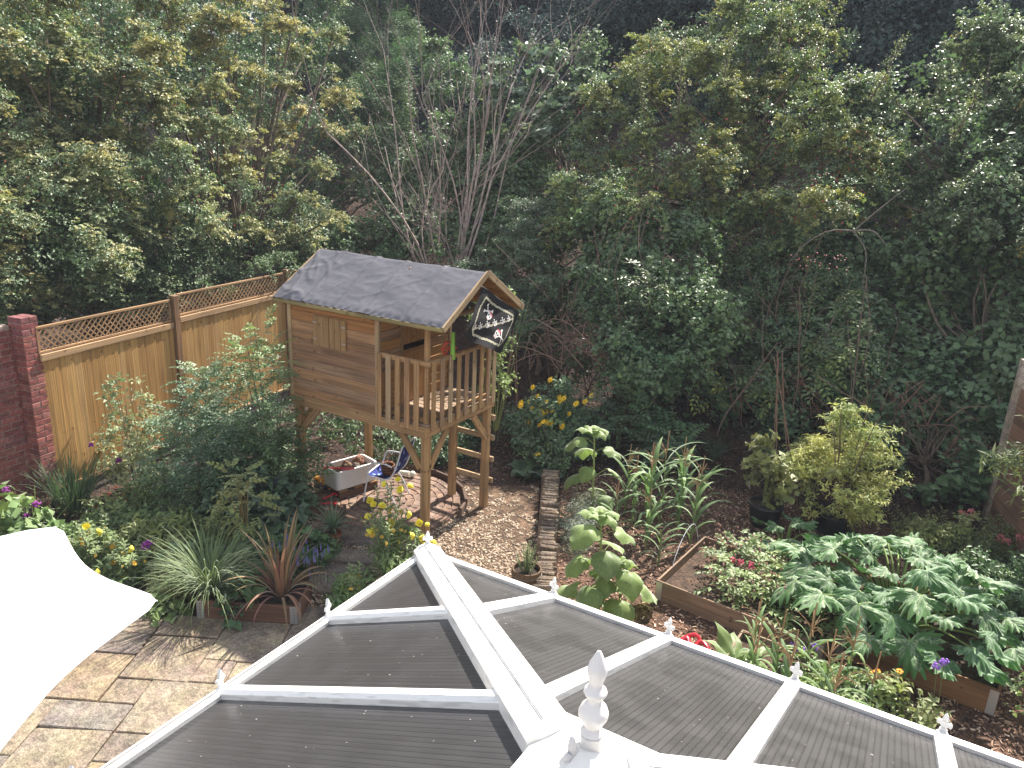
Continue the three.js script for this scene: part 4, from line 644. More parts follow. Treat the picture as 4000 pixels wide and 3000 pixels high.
  const wh = thing('steering_toy', 'red plastic toy steering wheel behind the green telescope', 'toy steering wheel', [-4.86, 2.31, -7.0], R(60)); part('rim', new THREE.TorusGeometry(.075, .012, 8, 26), plain(.6, .06, .03, .4), wh); for (let i = 0; i < 6; i++) part('spoke', tube([[0, 0, 0], [Math.cos(i * 1.047) * .11, Math.sin(i * 1.047) * .11, 0]], .007, .009, 6), plain(.6, .06, .03, .4), wh); part('bracket', cbox(.02, .09, .02, .004), plain(.1, .1, .1), wh, [0, -.045, -.01]);
}
// ---------------------------------------------------------------- garden plants
const FL_PRIM = [[-0.08,1.15,-0.06],[0.04,1.20,-0.11],[0.22,1.23,-0.09],[0.12,1.13,-0.07],[-0.22,0.95,0.05],[-0.12,0.95,0.08],[-0.05,0.99,0.04],[-0.23,0.81,0.08],[0.22,0.86,-0.11],[0.20,0.67,-0.29],[0.30,0.73,-0.28],[-0.13,0.67,0.11],[-0.12,0.66,0.08],[-0.09,0.63,0.10],[0.05,0.72,0.03],[0.28,0.65,-0.09],[0.22,0.54,-0.25],[0.40,0.55,-0.28],[0.07,0.79,0.00],[0.05,0.51,-0.11],[0.23,0.39,-0.35]];
const FL_PRIML = [[0.09,0.56,0.08],[0.01,0.42,-0.13],[-0.05,0.32,0.01],[0.00,0.29,0.19]];
const FL_PRIML2 = [[0.06,0.38,-0.06],[0.01,0.26,-0.03]];
const FL_PRIML3 = [[-0.07,0.21,0.25],[-0.15,0.00,0.03],[0.03,0.12,0.04],[-0.04,-0.03,0.02]];
const FL_PURPLE = [[-0.13,0.70,0.18],[0.04,0.44,-0.05]];
const FL_MALLOW = [[-0.06,0.66,0.23],[-0.06,0.28,0.06],[0.03,0.41,-0.03]];
const FL_PURPLE2 = [[0.07,0.33,-0.12],[0.06,0.31,-0.08]];
const FL_ORANGE = [[0.05,0.29,0.01],[0.04,0.20,-0.18],[0.21,0.23,-0.23],[-0.04,0.22,0.13],[-0.04,0.14,0.15],[0.11,0.37,-0.05],[0.08,0.14,-0.17],[0.04,0.21,0.03]];
const FL_RUD = [[0.10,1.41,0.12],[-0.20,1.05,-0.08],[-0.27,0.99,0.29],[-0.21,0.90,0.06],[-0.01,1.02,-0.00],[0.10,1.07,-0.21],[0.26,1.12,-0.04],[0.14,1.03,-0.16],[0.45,1.07,-0.06],[0.47,1.04,-0.33],[0.59,1.17,-0.27],[-0.02,0.85,-0.04],[-0.03,0.85,0.06],[0.26,0.82,-0.26],[-0.26,0.65,-0.01],[-0.03,0.69,0.12],[0.05,0.74,0.09],[0.09,0.70,-0.01],[0.30,0.72,0.04]];
const FL_RUD2 = [[0.08,0.29,-0.06],[-0.35,0.55,0.21],[-0.42,0.50,0.21]];
const FL_YEL = [[-0.11,1.67,0.18]];
const FL_LILAC = [[0.04,0.48,-0.03]];
const FL_PINK = [[-0.33,0.43,0.07],[-0.24,0.44,0.09],[-0.13,0.42,0.05]];
const FL_VIOLET = [[-0.43,0.36,0.04],[-0.37,0.29,-0.03],[-0.26,0.39,-0.00],[0.73,0.61,-0.06],[0.69,0.56,-0.05]];
const FL_MARI = [[-0.21,0.32,-0.03],[-0.18,0.37,0.01],[-0.02,0.42,-0.02]];
const FL_AZ = [[-0.12,0.59,-0.05],[-0.02,0.63,-0.00],[0.31,0.44,0.09],[0.37,0.43,0.12],[0.50,0.51,0.08]];
const FLW = new THREE.MeshPhysicalMaterial({ vertexColors: true, roughness: .8, transmission: .25, thickness: 0, side: THREE.DoubleSide });
const stemM = plain(.13, .17, .05, .7), stemR = plain(.2, .1, .06, .8), twigM = plain(.14, .095, .065, .9), barkM = stone(.2, .15, .11, .01), barkG = stone(.3, .26, .22, .008);
const cupFlower = (r, col, heart_ = [.6, .4, .02]) => { const L = []; for (let k = 0; k < 4; k++) { const g = blade(r * 1.9, r * 1.9, (t) => Math.sin(Math.PI * Math.min(1, .1 + t * .72)), { nu: 4, nv: 2, cup: -.5, droop: -1.6, wave: .002, seed: k }); L.push(paint(move(g, 0, 0, 0, 0, k * Math.PI / 2, 0), ...col)); } L.push(paint(move(new THREE.SphereGeometry(r * .3, 6, 4), 0, r * .3, 0), ...heart_)); return join(L); };
const daisy = (r, col, n = 11) => { const L = []; for (let k = 0; k < n; k++) L.push(paint(move(blade(r, r * .42, ovate, { nu: 3, nv: 1, cup: .15, droop: .3, wave: 0, seed: k }), 0, 0, 0, .15 * (k % 3 - 1), k / n * 6.283, 0), ...col)); L.push(paint(move(new THREE.SphereGeometry(r * .27, 8, 5), 0, r * .06, 0), col[0] * .75, col[1] * .5, col[2])); return join(L); };
const cluster = (r, col, n, seed, pr = .28) => { const rnd = rngOf(seed), L = []; for (let k = 0; k < n; k++) { const d = V3(rnd() - .5, rnd() * .7 - .2, rnd() - .5).normalize().multiplyScalar(r * (.5 + .5 * rnd())), b = .75 + .5 * rnd(); L.push(paint(move(new THREE.IcosahedronGeometry(r * pr, 0), d.x, d.y, d.z), col[0] * b, col[1] * b, col[2] * b)); } return join(L); };
const FG = { cup: cupFlower(.042, [.78, .68, .05]), cup2: cupFlower(.03, [.7, .48, .08]), daisy: daisy(.055, [.85, .6, .012]), orange: daisy(.034, [.55, .1, .015], 9), mari: daisy(.035, [.85, .35, .01], 14), purple: cluster(.045, [.3, .03, .3], 26, 3), violet: cluster(.035, [.33, .14, .6], 26, 4), lilac: cluster(.075, [.5, .38, .62], 46, 5, .2), pink: cluster(.045, [.55, .06, .12], 22, 6), coral: cluster(.06, [.55, .17, .16], 26, 7, .2), red: cluster(.04, [.5, .03, .02], 18, 8) };
function flowers(parent, list, geo, s = [.85, 1.15], tilt = .9, seed = 1, mat = FLW) { const rnd = rngOf(seed + 70); for (const p of list) { const m = part('flower', geo, mat, parent, p, [(rnd() - .2) * tilt, rnd() * 6.28, (rnd() - .5) * tilt]); m.scale.setScalar(lerp(s[0], s[1], rnd())); } }
function stems(parent, n, h, spread, mat, seed, r = .006, from = .05) { const rnd = rngOf(seed), L = []; for (let i = 0; i < n; i++) { const a = rnd() * 6.28, d = spread * Math.sqrt(rnd()); L.push(tube([[Math.cos(a) * from * rnd(), -.03, Math.sin(a) * from * rnd()], [Math.cos(a) * d * .5, h * .5, Math.sin(a) * d * .5], [Math.cos(a) * d, h * (.75 + .3 * rnd()), Math.sin(a) * d]], r, r * .4, 5, 5)); } return part('stems', join(L), mat, parent); }
const dome = (n, w, h, r, seed, y0 = .0) => { const rnd = rngOf(seed); return Array.from({ length: n }, () => { const a = rnd() * 6.28, d = Math.sqrt(rnd()) * w / 2, y = y0 + h * (.25 + .75 * rnd()) * (1 - .55 * Math.pow(2 * d / w, 2)); return [Math.cos(a) * d, y, Math.sin(a) * d, r * (.75 + .5 * rnd())]; }); };
const CL = {
  oval: clump(12, .075, .045, .11, 21), ovalBig: clump(8, .13, .085, .13, 22), small: clump(16, .04, .026, .09, 23), round: clump(9, .075, .07, .1, 24, { fold: .12, flat: .4 }), narrow: clump(12, .1, .024, .1, 25), tiny: clump(20, .026, .014, .07, 26),
  jasmine: spray(4, .07, .03, .2, 31, { droop: .6 }), rose: spray(3, .06, .04, .13, 32), fern: spray(13, .075, .02, .48, 33, { droop: .7, up: .9, taper: .7, sweepBack: 1.25 }), mahonia: spray(8, .11, .055, .46, 34, { droop: .75, up: 1.1, sweepBack: 1.2, taper: .4 }), ash: spray(3, .1, .045, .22, 35, { droop: .7 }), potato: spray(3, .065, .042, .15, 36),
};
const GREEN = [[.7, .8, .7], [1, 1, 1], [1.25, 1.2, .9], [.85, 1, 1]];
// a bush: blobs -> foliage + stems
function bush(name, label, cat, pos, { blobs, geo, mat, n = 500, seed = 1, cols = GREEN, size, along, gap = -.2, freq = 3, nStem = 6, stemMat = stemM, r = .008, group, inner = .35, up = .6, squash = 1 }) {
  const t = thing(name, label, cat, pos, 0, group); crown(t, 'foliage', geo, mat, blobs, { n, seed, cols, size, along, gap, freq, inner, up, squash });
  const h = Math.max(...blobs.map((b) => b[1])), w = Math.max(...blobs.map((b) => Math.hypot(b[0], b[2]))); if (nStem) stems(t, nStem, h, w * .9, stemMat, seed + 5, r); return t;
}
const gy = -.05;
// --- left bed, from the fence to the path
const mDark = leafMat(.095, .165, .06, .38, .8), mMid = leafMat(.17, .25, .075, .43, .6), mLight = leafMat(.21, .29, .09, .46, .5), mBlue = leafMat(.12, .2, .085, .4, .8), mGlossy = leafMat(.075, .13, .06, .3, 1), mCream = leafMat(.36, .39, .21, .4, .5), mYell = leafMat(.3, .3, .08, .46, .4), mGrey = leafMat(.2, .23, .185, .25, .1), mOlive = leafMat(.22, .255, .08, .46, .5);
bush('variegated_shrub', 'open shrub with pale cream edged leaves in front of the left fence panel', 'shrub', [-8.75, gy, -5.5], { blobs: [[0, .35, 0, .34], [.1, .7, .1, .34], [-.15, .95, 0, .3], [.2, 1.05, -.05, .26], [-.3, 1.3, 0, .16], [.25, 1.38, 0, .15], [-.2, .6, .1, .3], [-.33, 1.5, -.05, .1], [.28, 1.55, 0, .1]], geo: CL.oval, mat: mCream, n: 330, seed: 3, gap: -.1, cols: [[.55, .75, .6], [1, 1, .9], [1.2, 1.15, 1]], stemMat: twigM });
bush('flowering_shrub', 'large dark green shrub with glossy sunlit shoots between fence and playhouse', 'shrub', [-7.65, gy, -6.0], { blobs: [...dome(16, 1.3, 1.45, .34, 41), [-.25, 1.55, .05, .26], [.15, 1.6, 0, .25], [.45, 1.4, -.1, .28], [-.1, 1.72, .1, .16], [.3, 1.1, .2, .35], [-.4, 1.1, .2, .33], [0, 1.3, .15, .32], [.5, 1.0, .1, .32], [-.55, .8, .25, .3]], geo: CL.jasmine, mat: mBlue, n: 720, seed: 4, along: .6, cols: [[.7, .85, .9], [1, 1.05, 1], [1.3, 1.25, 1]] });
flowers(thing('yellow_flower', 'single yellow flower at the top of the dark shrub by the fence', 'flower', [-7.73, 0, -6.1]), FL_YEL, FG.daisy, [1, 1.1], .6, 2);
bush('climbing_jasmine', 'tall ferny green climber growing up the left corner of the playhouse', 'climber', [-7.0, gy, -6.25], { blobs: [...dome(10, .8, 1.3, .3, 43), [-.1, 1.5, 0, .3], [-.2, 1.8, .05, .26], [.05, 2.0, .0, .22], [-.25, 2.15, 0, .18], [.0, 2.35, .05, .15], [-.42, 1.9, 0, .2]], geo: CL.jasmine, mat: mMid, n: 650, seed: 5, along: .7, gap: -.15, cols: [[.6, .8, .8], [.9, 1, .9], [1.2, 1.15, .9]], stemMat: twigM });
bush('evergreen_shrub', 'low shrub with glossy dark rounded leaves at the foot of the playhouse', 'shrub', [-6.75, gy, -5.85], { blobs: dome(16, 1.15, .75, .26, 45), geo: CL.ovalBig, mat: mGlossy, n: 380, seed: 6, cols: [[.75, .9, .85], [1, 1, 1], [1.2, 1.2, 1.1]] });
flowers(thing('lilac_flower_head', 'round pale lilac flower head above dark glossy leaves', 'flower', [-6.75, 0, -6.05]), FL_LILAC, FG.lilac, [1, 1], .2, 3);
{ const t = bush('rose_bush', 'yellow green leaved rose bush on bare stems beside the canes', 'rose bush', [-6.28, gy, -5.15], { blobs: [[0, .62, 0, .2], [.1, .82, 0, .2], [-.08, .95, .02, .17], [.05, 1.05, -.02, .13], [-.12, .75, .1, .17], [.14, .6, .05, .16]], geo: CL.rose, mat: mYell, n: 620, seed: 7, along: .5, nStem: 8, stemMat: plain(.22, .16, .06), r: .012, cols: [[.6, .8, .8], [.9, 1, .9], [1.15, 1.1, 1]] }); }
for (const [i, x, z, h, lb] of [[0, -7.3, -6.1, .62, 'leftmost bamboo cane with a pink ball top among the shrubs'], [1, -7.45, -6.45, .78, 'tallest bamboo cane with a pink ball top, left of the playhouse leg'], [2, -7.3, -6.3, .7, 'middle bamboo cane with a pink ball top among the shrubs']]) { const c = thing('garden_cane', lb, 'garden cane', [x, gy, z], 0, 'canes with pink ball tops'); part('cane', tube([[0, 0, 0], [.01, h, .01]], .008, .007, 6), plain(.32, .14, .08), c); part('ball_top', new THREE.SphereGeometry(.018, 10, 8), plain(.7, .3, .25, .5), c, [.01, h + .01, .01]); }
{ const c = thing('wooden_stake', 'weathered wooden stake in front of the fence', 'stake', [-8.35, gy, -5.62]); part('stake', tube([[0, -.1, 0], [.005, .4, 0], [-.015, .72, .01]], .024, .02, 7, 5), wood(.3, .2, .12, 1), c); }
// grasses
function grass(name, label, pos, { n, L, W, mat, seed, lean = [.05, .5], bend = [.5, 1.6], spread = .08, kind }) {
  const rnd = rngOf(seed), t = thing(name, label, 'grass clump', pos), G = [];
  for (let i = 0; i < n; i++) { const l = L * (.6 + .5 * rnd()), g = strap(l, W * (.7 + .5 * rnd()), lerp(lean[0], lean[1], rnd()), lerp(bend[0], bend[1], rnd() * rnd() + .15 * rnd()), { seg: 6, twist: rnd() - .5 }); const a = rnd() * 6.28, d = spread * Math.sqrt(rnd()); G.push(move(g, Math.cos(a) * d, 0, Math.sin(a) * d, 0, -a + (rnd() - .5) * 1.4, 0)); }
  const m = part('blades', join(G), mat, t); m.userData.kind = 'stuff'; return t;
}
grass('green_grass', 'dark green grassy clump at the foot of the brick pier', [-8.95, gy, -4.75], { n: 230, L: .75, W: .014, mat: leafMat(.07, .125, .045, .3, .3), seed: 4, spread: .16, lean: [0, .55], bend: [.2, 1.4] });
grass('variegated_grass', 'arching pale striped grass in the wooden planter', [-5.82, .17, -4.32], { n: 330, L: .78, W: .008, mat: leafMat(.15, .215, .07, .4, .4), seed: 8, spread: .1, lean: [.05, .8], bend: [.9, 3.0] });
{ // phormium: every strap leaf is a part
  const t = thing('phormium', 'bronze red spiky phormium in the wooden planter', 'phormium', [-5.2, .15, -4.66]), rnd = rngOf(12);
  const ms = [[.26, .13, .075], [.21, .135, .06], [.32, .2, .09], [.24, .1, .075], [.2, .17, .07]].map((c) => leafMat(...c, .3, .35)), up = [0, 1, 2].map((k) => strap(.8 + .1 * k, .04, .05, .35 + .25 * k, { twist: .3 })), out = [0, 1, 2].map((k) => strap(.72, .036, .45 + .1 * k, 1.9 + .5 * k, { seg: 9, twist: .4 * k }));
  for (let i = 0; i < 52; i++) { const a = i * 2.4, u = i % 2, m = part('leaf', u ? up[i % 3] : out[i % 3], ms[Math.floor(rnd() * 5)], t, [Math.cos(a) * .05, 0, Math.sin(a) * .05], [(rnd() - .5) * .3, -a + (rnd() - .5) * .6, (rnd() - .5) * .3]); m.scale.setScalar(.65 + .45 * rnd()); }
}
{ // planter of pallet-collar boards with metal hinges
  const t = thing('wooden_planter', 'long low wooden planter with hinged corners at the patio edge', 'planter', [-5.42, 0, -4.52], R(28)), w = wood(.2, .105, .07, 1), me = plain(.4, .4, .4, .45, { metalness: .7 });
  part('front_board', cbox(1.0, .2, .022, .003), w, t, [0, .1, .205]); part('back_board', cbox(1.0, .2, .022, .003), w, t, [0, .1, -.24]); part('side_board', cbox(.022, .2, .42, .003), w, t, [-.488, .1, -.018]); part('side_board', cbox(.022, .2, .42, .003), w, t, [.488, .1, -.018]);
  part('earth', cbox(.95, .1, .42, .01), soil(.06, .04, .03), t, [0, .12, -.018]);
  for (const s of [-1, 1]) { const h = part('corner_hinge', cbox(.075, .19, .005, .001), me, t, [s * .46, .1, .2185]); part('hinge_side', cbox(.005, .19, .075, .001), me, t, [s * .5015, .1, .17]); for (const y of [-.07, -.035, 0, .035, .07]) part('screw', new THREE.CylinderGeometry(.005, .005, .004, 8), plain(.12, .11, .1, .5), h, [s * .005, y, .004], [Math.PI / 2, 0, 0]); }
  const e = thing('bed_edging', 'dark wooden edging board along the left side of the stepping stone path', 'garden edging', [-5.35, 0, -5.35], R(28)); part('board', cbox(.03, .16, 1.1, .004), wood(.11, .07, .05, 1), e, [-.1, .05, 0]); part('board', cbox(.03, .16, .9, .004), wood(.13, .085, .06, 1), e, [-.1, .05, -1.02]);
}
// evening primroses
const PRIM = (label, pos, h, n, lists, seed, spread = .35) => {
  const t = thing('evening_primrose', label, 'evening primrose', pos), rnd = rngOf(seed), S = [], tops = [];
  for (let i = 0; i < n; i++) { const a = i * 2.4, d = spread * (.3 + .7 * rnd()), top = V3(Math.cos(a) * d, h * (.62 + .38 * rnd()), Math.sin(a) * d); if (i === 0) top.set(-.02, h, 0); tops.push(top); S.push(tube([[0, -.03, 0], [top.x * .35, top.y * .5, top.z * .35], top], .008, .004, 5, 6)); for (let k = 0; k < 44; k++) { const f = .12 + .88 * k / 44, p = V3(top.x * f * f, top.y * f, top.z * f * f); S.push(move(strap(.055 + .12 * (1 - f), .02 + .018 * (1 - f), .7, 1.7, { seg: 3 }), p.x, p.y, p.z, 0, k * 2.4, 0)); } }
  part('stems_and_leaves', join(S), mLight, t);
  crown(t, 'foliage', CL.narrow, mMid, dome(8, spread * 1.7, h * .55, .17, seed + 3), { n: 520, seed, inner: .2, gap: -.3, freq: 4, cols: GREEN });
  for (const l of lists) flowers(t, l, FG.cup, [.6, .85], 3.2, seed); 
  const dead = tops.map((p) => [p.x * .8, p.y * .72, p.z * .8]); flowers(t, dead, FG.cup2, [.5, .8], 3, seed + 1); return t;
};
PRIM('tall evening primrose with many yellow cups beside the playhouse leg', [-4.66, gy, -5.68], 1.2, 12, [FL_PRIM], 21);
PRIM('low evening primrose on the path edge, nearest the conservatory roof corner', [-4.68, gy, -5.12], .5, 6, [[[.12, .12, .1], [.16, .2, .02]]], 22, .2);
PRIM('evening primrose with pale yellow flowers beyond the parasol tip', [-7.45, gy, -4.1], .6, 9, [FL_PRIML], 23);
PRIM('evening primrose with yellow flowers between parasol and striped grass', [-6.93, gy, -4.15], .5, 9, [FL_PRIML2, FL_PRIML3], 24);
bush('sedum', 'sedum with flat pale yellow green flower heads beside the planter', 'sedum', [-6.42, gy, -4.36], { blobs: [[-.2, .12, 0, .11], [0, .13, .06, .12], [.16, .1, .12, .12], [.05, .05, .2, .12], [-.1, .1, .14, .1]], geo: CL.tiny, mat: leafMat(.3, .3, .12, .3, .1), n: 2600, seed: 31, inner: .7, gap: -1, nStem: 5, cols: [[.8, .9, .7], [1, 1, 1], [1.1, .95, .8]] });
bush('mallow', 'mallow with large pale green leaves and purple flowers at the left edge', 'mallow', [-8.5, gy, -4.05], { blobs: [[0, .2, 0, .22], [.2, .25, .1, .2], [-.2, .3, 0, .22], [-.05, .55, .1, .14], [.35, .2, -.05, .2], [-.5, .3, .1, .25]], geo: clump(5, .12, .13, .12, 61, { fold: .1, flat: .4 }), mat: mLight, n: 260, seed: 32, nStem: 7, stemMat: stemM });
flowers(thing('mallow_flowers', 'purple mallow flowers at the left edge of the bed', 'flowers', [-8.54, 0, -4.1]), FL_MALLOW, FG.purple, [.8, 1.1], .5, 4);
{ const t = thing('purple_flower_spray', 'leaning stem with two purple flower heads before the fence', 'flower', [-8.9, 0, -5.3]); part('stem', tube([[.3, .1, -.2], [.04, .44, -.05], [-.13, .7, .18]], .006, .003, 5, 8), plain(.25, .22, .1), t); flowers(t, FL_PURPLE, FG.purple, [.8, 1.1], .3, 5); }
flowers(thing('magenta_flower', 'magenta flower between yellow primroses and the striped grass', 'flower', [-6.93, 0, -4.25]), FL_PURPLE2, FG.purple, [.9, 1.1], .3, 6);
{ const t = bush('helenium', 'patch of rusty orange daisies in the middle of the left bed', 'helenium', [-8.4, gy, -4.95], { blobs: [[0, .1, 0, .2], [.25, .1, .1, .2], [-.1, .1, .25, .2], [.3, .12, -.2, .2]], geo: CL.narrow, mat: mOlive, n: 420, seed: 33, nStem: 12 }); flowers(t, FL_ORANGE.map(([x, y, z]) => [x - .1, y + .02, z]), FG.orange, [.8, 1.2], .9, 8); }
for (const [lbl, x, z, bl, geo, mat, n, sd] of [
  ['leafy green perennials filling the bed beyond the parasol edge', -7.9, -4.5, dome(12, 1.3, .3, .22, 51), CL.oval, mMid, 420, 51], ['olive seedy perennials behind the yellow primroses', -7.1, -4.75, dome(12, 1.1, .4, .22, 52), CL.narrow, mOlive, 430, 52],
  ['bright green bushy perennials in the centre of the left bed', -7.75, -5.3, dome(12, 1.2, .35, .24, 53), CL.oval, mLight, 330, 53], ['dark leafy plants behind the planter', -6.35, -5.0, dome(12, 1.1, .38, .22, 54), CL.ovalBig, mDark, 300, 54], ['low fresh green plants at the left corner of the planter', -6.05, -4.1, dome(6, .4, .1, .1, 55), CL.round, mMid, 900, 55],
  ['round leaved nasturtium spilling over the path edging', -5.82, -5.4, dome(10, .55, .3, .17, 56), CL.round, leafMat(.075, .16, .05, .4, .3), 620, 56], ['mixed green leaves below the parasol edge at the far left', -8.9, -3.7, dome(12, 1.2, .25, .24, 57), CL.oval, mMid, 380, 57], ['small bushy plant with tiny blue green leaves beside the path', -5.68, -5.7, dome(5, .3, .14, .1, 58), CL.tiny, mBlue, 2600, 58],
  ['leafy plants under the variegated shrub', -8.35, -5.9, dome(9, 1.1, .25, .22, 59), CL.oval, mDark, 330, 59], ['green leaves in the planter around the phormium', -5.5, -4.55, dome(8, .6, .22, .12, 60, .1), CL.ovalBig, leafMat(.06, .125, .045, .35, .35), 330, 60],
]) bush('bed_plant', lbl, 'bedding plants', [x, gy, z], { blobs: bl, geo, mat, n, seed: sd, nStem: 8, gap: -.28 });
{ const t = thing('lavender_spikes', 'blue flower spikes behind the phormium', 'flowers', [-5.35, .1, -5.0]), rnd = rngOf(9), L = []; for (let i = 0; i < 40; i++) { const x = (rnd() - .5) * .7, z = (rnd() - .5) * .35, h = .25 + .2 * rnd(); L.push(paint(tube([[x, 0, z], [x + .02, h, z]], .003, .002, 4), .12, .15, .08), paint(move(new THREE.CylinderGeometry(.003, .009, .07, 6), x + .02, h, z), .17, .15, .42)); } part('spikes', join(L), FLW, t); }
{ const t = thing('terracotta_pot', 'terracotta pot with a strappy plant at the path edge', 'plant pot', [-5.72, -.02, -5.95]); part('pot', new THREE.LatheGeometry([[0, 0], [.07, 0], [.09, .13], [.1, .13], [.1, .16], [.088, .16], [.08, .12], [0, .12]].map((p) => new THREE.Vector2(...p)), 22), stone(.42, .15, .08, .003), t); const rnd = rngOf(3), L = []; for (let i = 0; i < 60; i++) L.push(move(strap(.2 + .3 * rnd(), .022, .1, .6 + 1.4 * rnd(), { seg: 5 }), 0, .12, 0, 0, rnd() * 6.28, 0)); part('leaves', join(L), mBlue, t); }
bush('twiggy_dry_plant', 'dry brown twiggy plant against the brick wall at the left edge', 'dead plant', [-9.15, gy, -4.35], { blobs: dome(6, .6, .6, .22, 63), geo: CL.tiny, mat: leafMat(.2, .14, .09, .2, .1), n: 160, seed: 63, nStem: 26, stemMat: plain(.3, .23, .18), r: .005 });
// --- gravel and vegetable side
{ const t = thing('rosemary_tub', 'rosemary in a half barrel on the gravel beside the stone edging', 'planted tub', [-3.37, -.03, -6.42]), w = wood(.26, .16, .085, 1), n = 16, g = cbox(.06, .27, .02, .004); for (let i = 0; i < n; i++) { const a = i / n * 6.283; part('stave', g, w, t, [Math.cos(a) * .15, .135, Math.sin(a) * .15], [0, -a + Math.PI / 2, 0]); } for (const y of [.06, .21]) part('hoop', new THREE.TorusGeometry(.163, .006, 5, 26), plain(.15, .12, .1, .6), t, [0, y, 0], [Math.PI / 2, 0, 0]); part('earth', new THREE.CylinderGeometry(.145, .145, .04, 20), soil(.06, .04, .03), t, [0, .2, 0]);
  const rnd = rngOf(5), L = []; for (let i = 0; i < 22; i++) { const a = rnd() * 6.28, d = .13 * rnd(), h = .2 + .15 * rnd(), top = V3(Math.cos(a) * d * 1.3, .22 + h, Math.sin(a) * d * 1.3); L.push(tube([[Math.cos(a) * d * .4, .2, Math.sin(a) * d * .4], top], .004, .002, 4)); for (let k = 0; k < 34; k++) { const f = .15 + .85 * k / 34; L.push(move(strap(.028, .005, .9, 1.0, { seg: 2 }), lerp(Math.cos(a) * d * .4, top.x, f), lerp(.2, top.y, f), lerp(Math.sin(a) * d * .4, top.z, f), 0, k * 2.4, 0)); } } const f = part('sprigs', join(L), leafMat(.14, .19, .06, .25, .2), t); f.userData.kind = 'stuff'; }
// sunflowers: stem, petioles and every leaf a part
const veinT = texture(128, 128, (u, v) => { const s = Math.abs(v - .5) * 2, mid = sstep(.05, .015, s), q = ((u * 7 - s * 2.2) % 1 + 1) % 1, side = sstep(.09, .02, Math.min(q, 1 - q)) * sstep(1, .6, s) * .6, t = .8 + .12 * blot2(u, v) + .12 * grit2(u, v) + .2 * Math.max(mid, side); return [t, t, t * .92]; }), sunMat = [[.19, .29, .07], [.23, .34, .08], [.16, .25, .07]].map((c) => leafMat(...c, .5, .5, { map: veinT })), sunLeaf = [0, 1, 2].map((k) => blade(.32, .29, heart, { nu: 10, nv: 4, cup: .3 + .15 * k, droop: 1.0 + .4 * k, wave: .02, seed: k + 5, teeth: .05 }));
function sunflower(label, pos, h, n, seed, top = 1) {
  const t = thing('sunflower', label, 'sunflower', pos, 0), rnd = rngOf(seed), bend = (y) => V3(-.07 * (y / h) * (y / h), y, .02 * Math.sin(y * 3));
  part('stem', tube([0, .25, .5, .75, 1].map((f) => bend(f * h)), .017, .011, 8, 12), plain(.22, .27, .08, .7), t);
  for (let i = 0; i < n; i++) {
    const f = .2 + .74 * (i / n), a = i * 2.4 + seed, P = bend(f * h), Lp = (.24 - .08 * f) * (.8 + .4 * rnd()), e = P.clone().add(V3(Math.cos(a) * Lp, .07 + .05 * rnd(), Math.sin(a) * Lp));
    part('leaf_stalk', tube([P, P.clone().lerp(e, .5).add(V3(0, .02, 0)), e], .006, .004, 5, 5), plain(.24, .28, .09, .7), t);
    const m = part('leaf', sunLeaf[i % 3], sunMat[Math.floor(rnd() * 3)], t, e.toArray()); m.rotation.set((rnd() - .5) * .3, -a + (rnd() - .5) * .5, -.15 - .4 * rnd(), 'YXZ'); m.scale.setScalar((1.08 - .12 * f) * (.75 + .4 * rnd()));
  }
  for (let i = 0; i < 11 * top; i++) { const a = i * 2.4, m = part('leaf', sunLeaf[i % 3], sunMat[1], t, bend(h).add(V3(Math.cos(a) * .02, .0, Math.sin(a) * .02)).toArray()); m.rotation.set(0, -a, .9 - .08 * i, 'YXZ'); m.scale.setScalar(.26 + .055 * i); }
  part('bud', new THREE.SphereGeometry(.03, 10, 8), plain(.2, .26, .07, .8), t, bend(h).add(V3(0, .02, 0)).toArray());
}
sunflower('tallest sunflower plant with broad drooping leaves beside the conservatory roof', [-2.5, gy, -6.4], 1.16, 11, 3);
sunflower('short sunflower plant just right of the tallest sunflower', [-2.3, gy, -6.5], .66, 8, 9, .6);
sunflower('farther sunflower plant with holed leaves at the end of the stone edging', [-3.52, gy, -8.46], 1.2, 8, 17);
bush('lavender', 'grey green lavender bush along the stone edging', 'lavender', [-3.5, gy, -8.05], { blobs: [[0, .2, 0, .24], [-.06, .22, -.35, .22], [.1, .18, .35, .22], [.2, .14, .6, .16]], geo: clump(22, .075, .007, .07, 71, { flat: 1, fold: .1 }), mat: mGrey, n: 1000, seed: 71, inner: .25, nStem: 10, gap: -.5 });
bush('lavender_seedlings', 'small grey lavender beside the stem of the tallest sunflower', 'lavender', [-2.55, gy, -5.95], { blobs: [[0, .12, 0, .16], [.15, .1, .15, .14]], geo: clump(22, .065, .007, .06, 72, { flat: 1, fold: .1 }), mat: mGrey, n: 1000, seed: 72, inner: .25, nStem: 10, gap: -.5 });
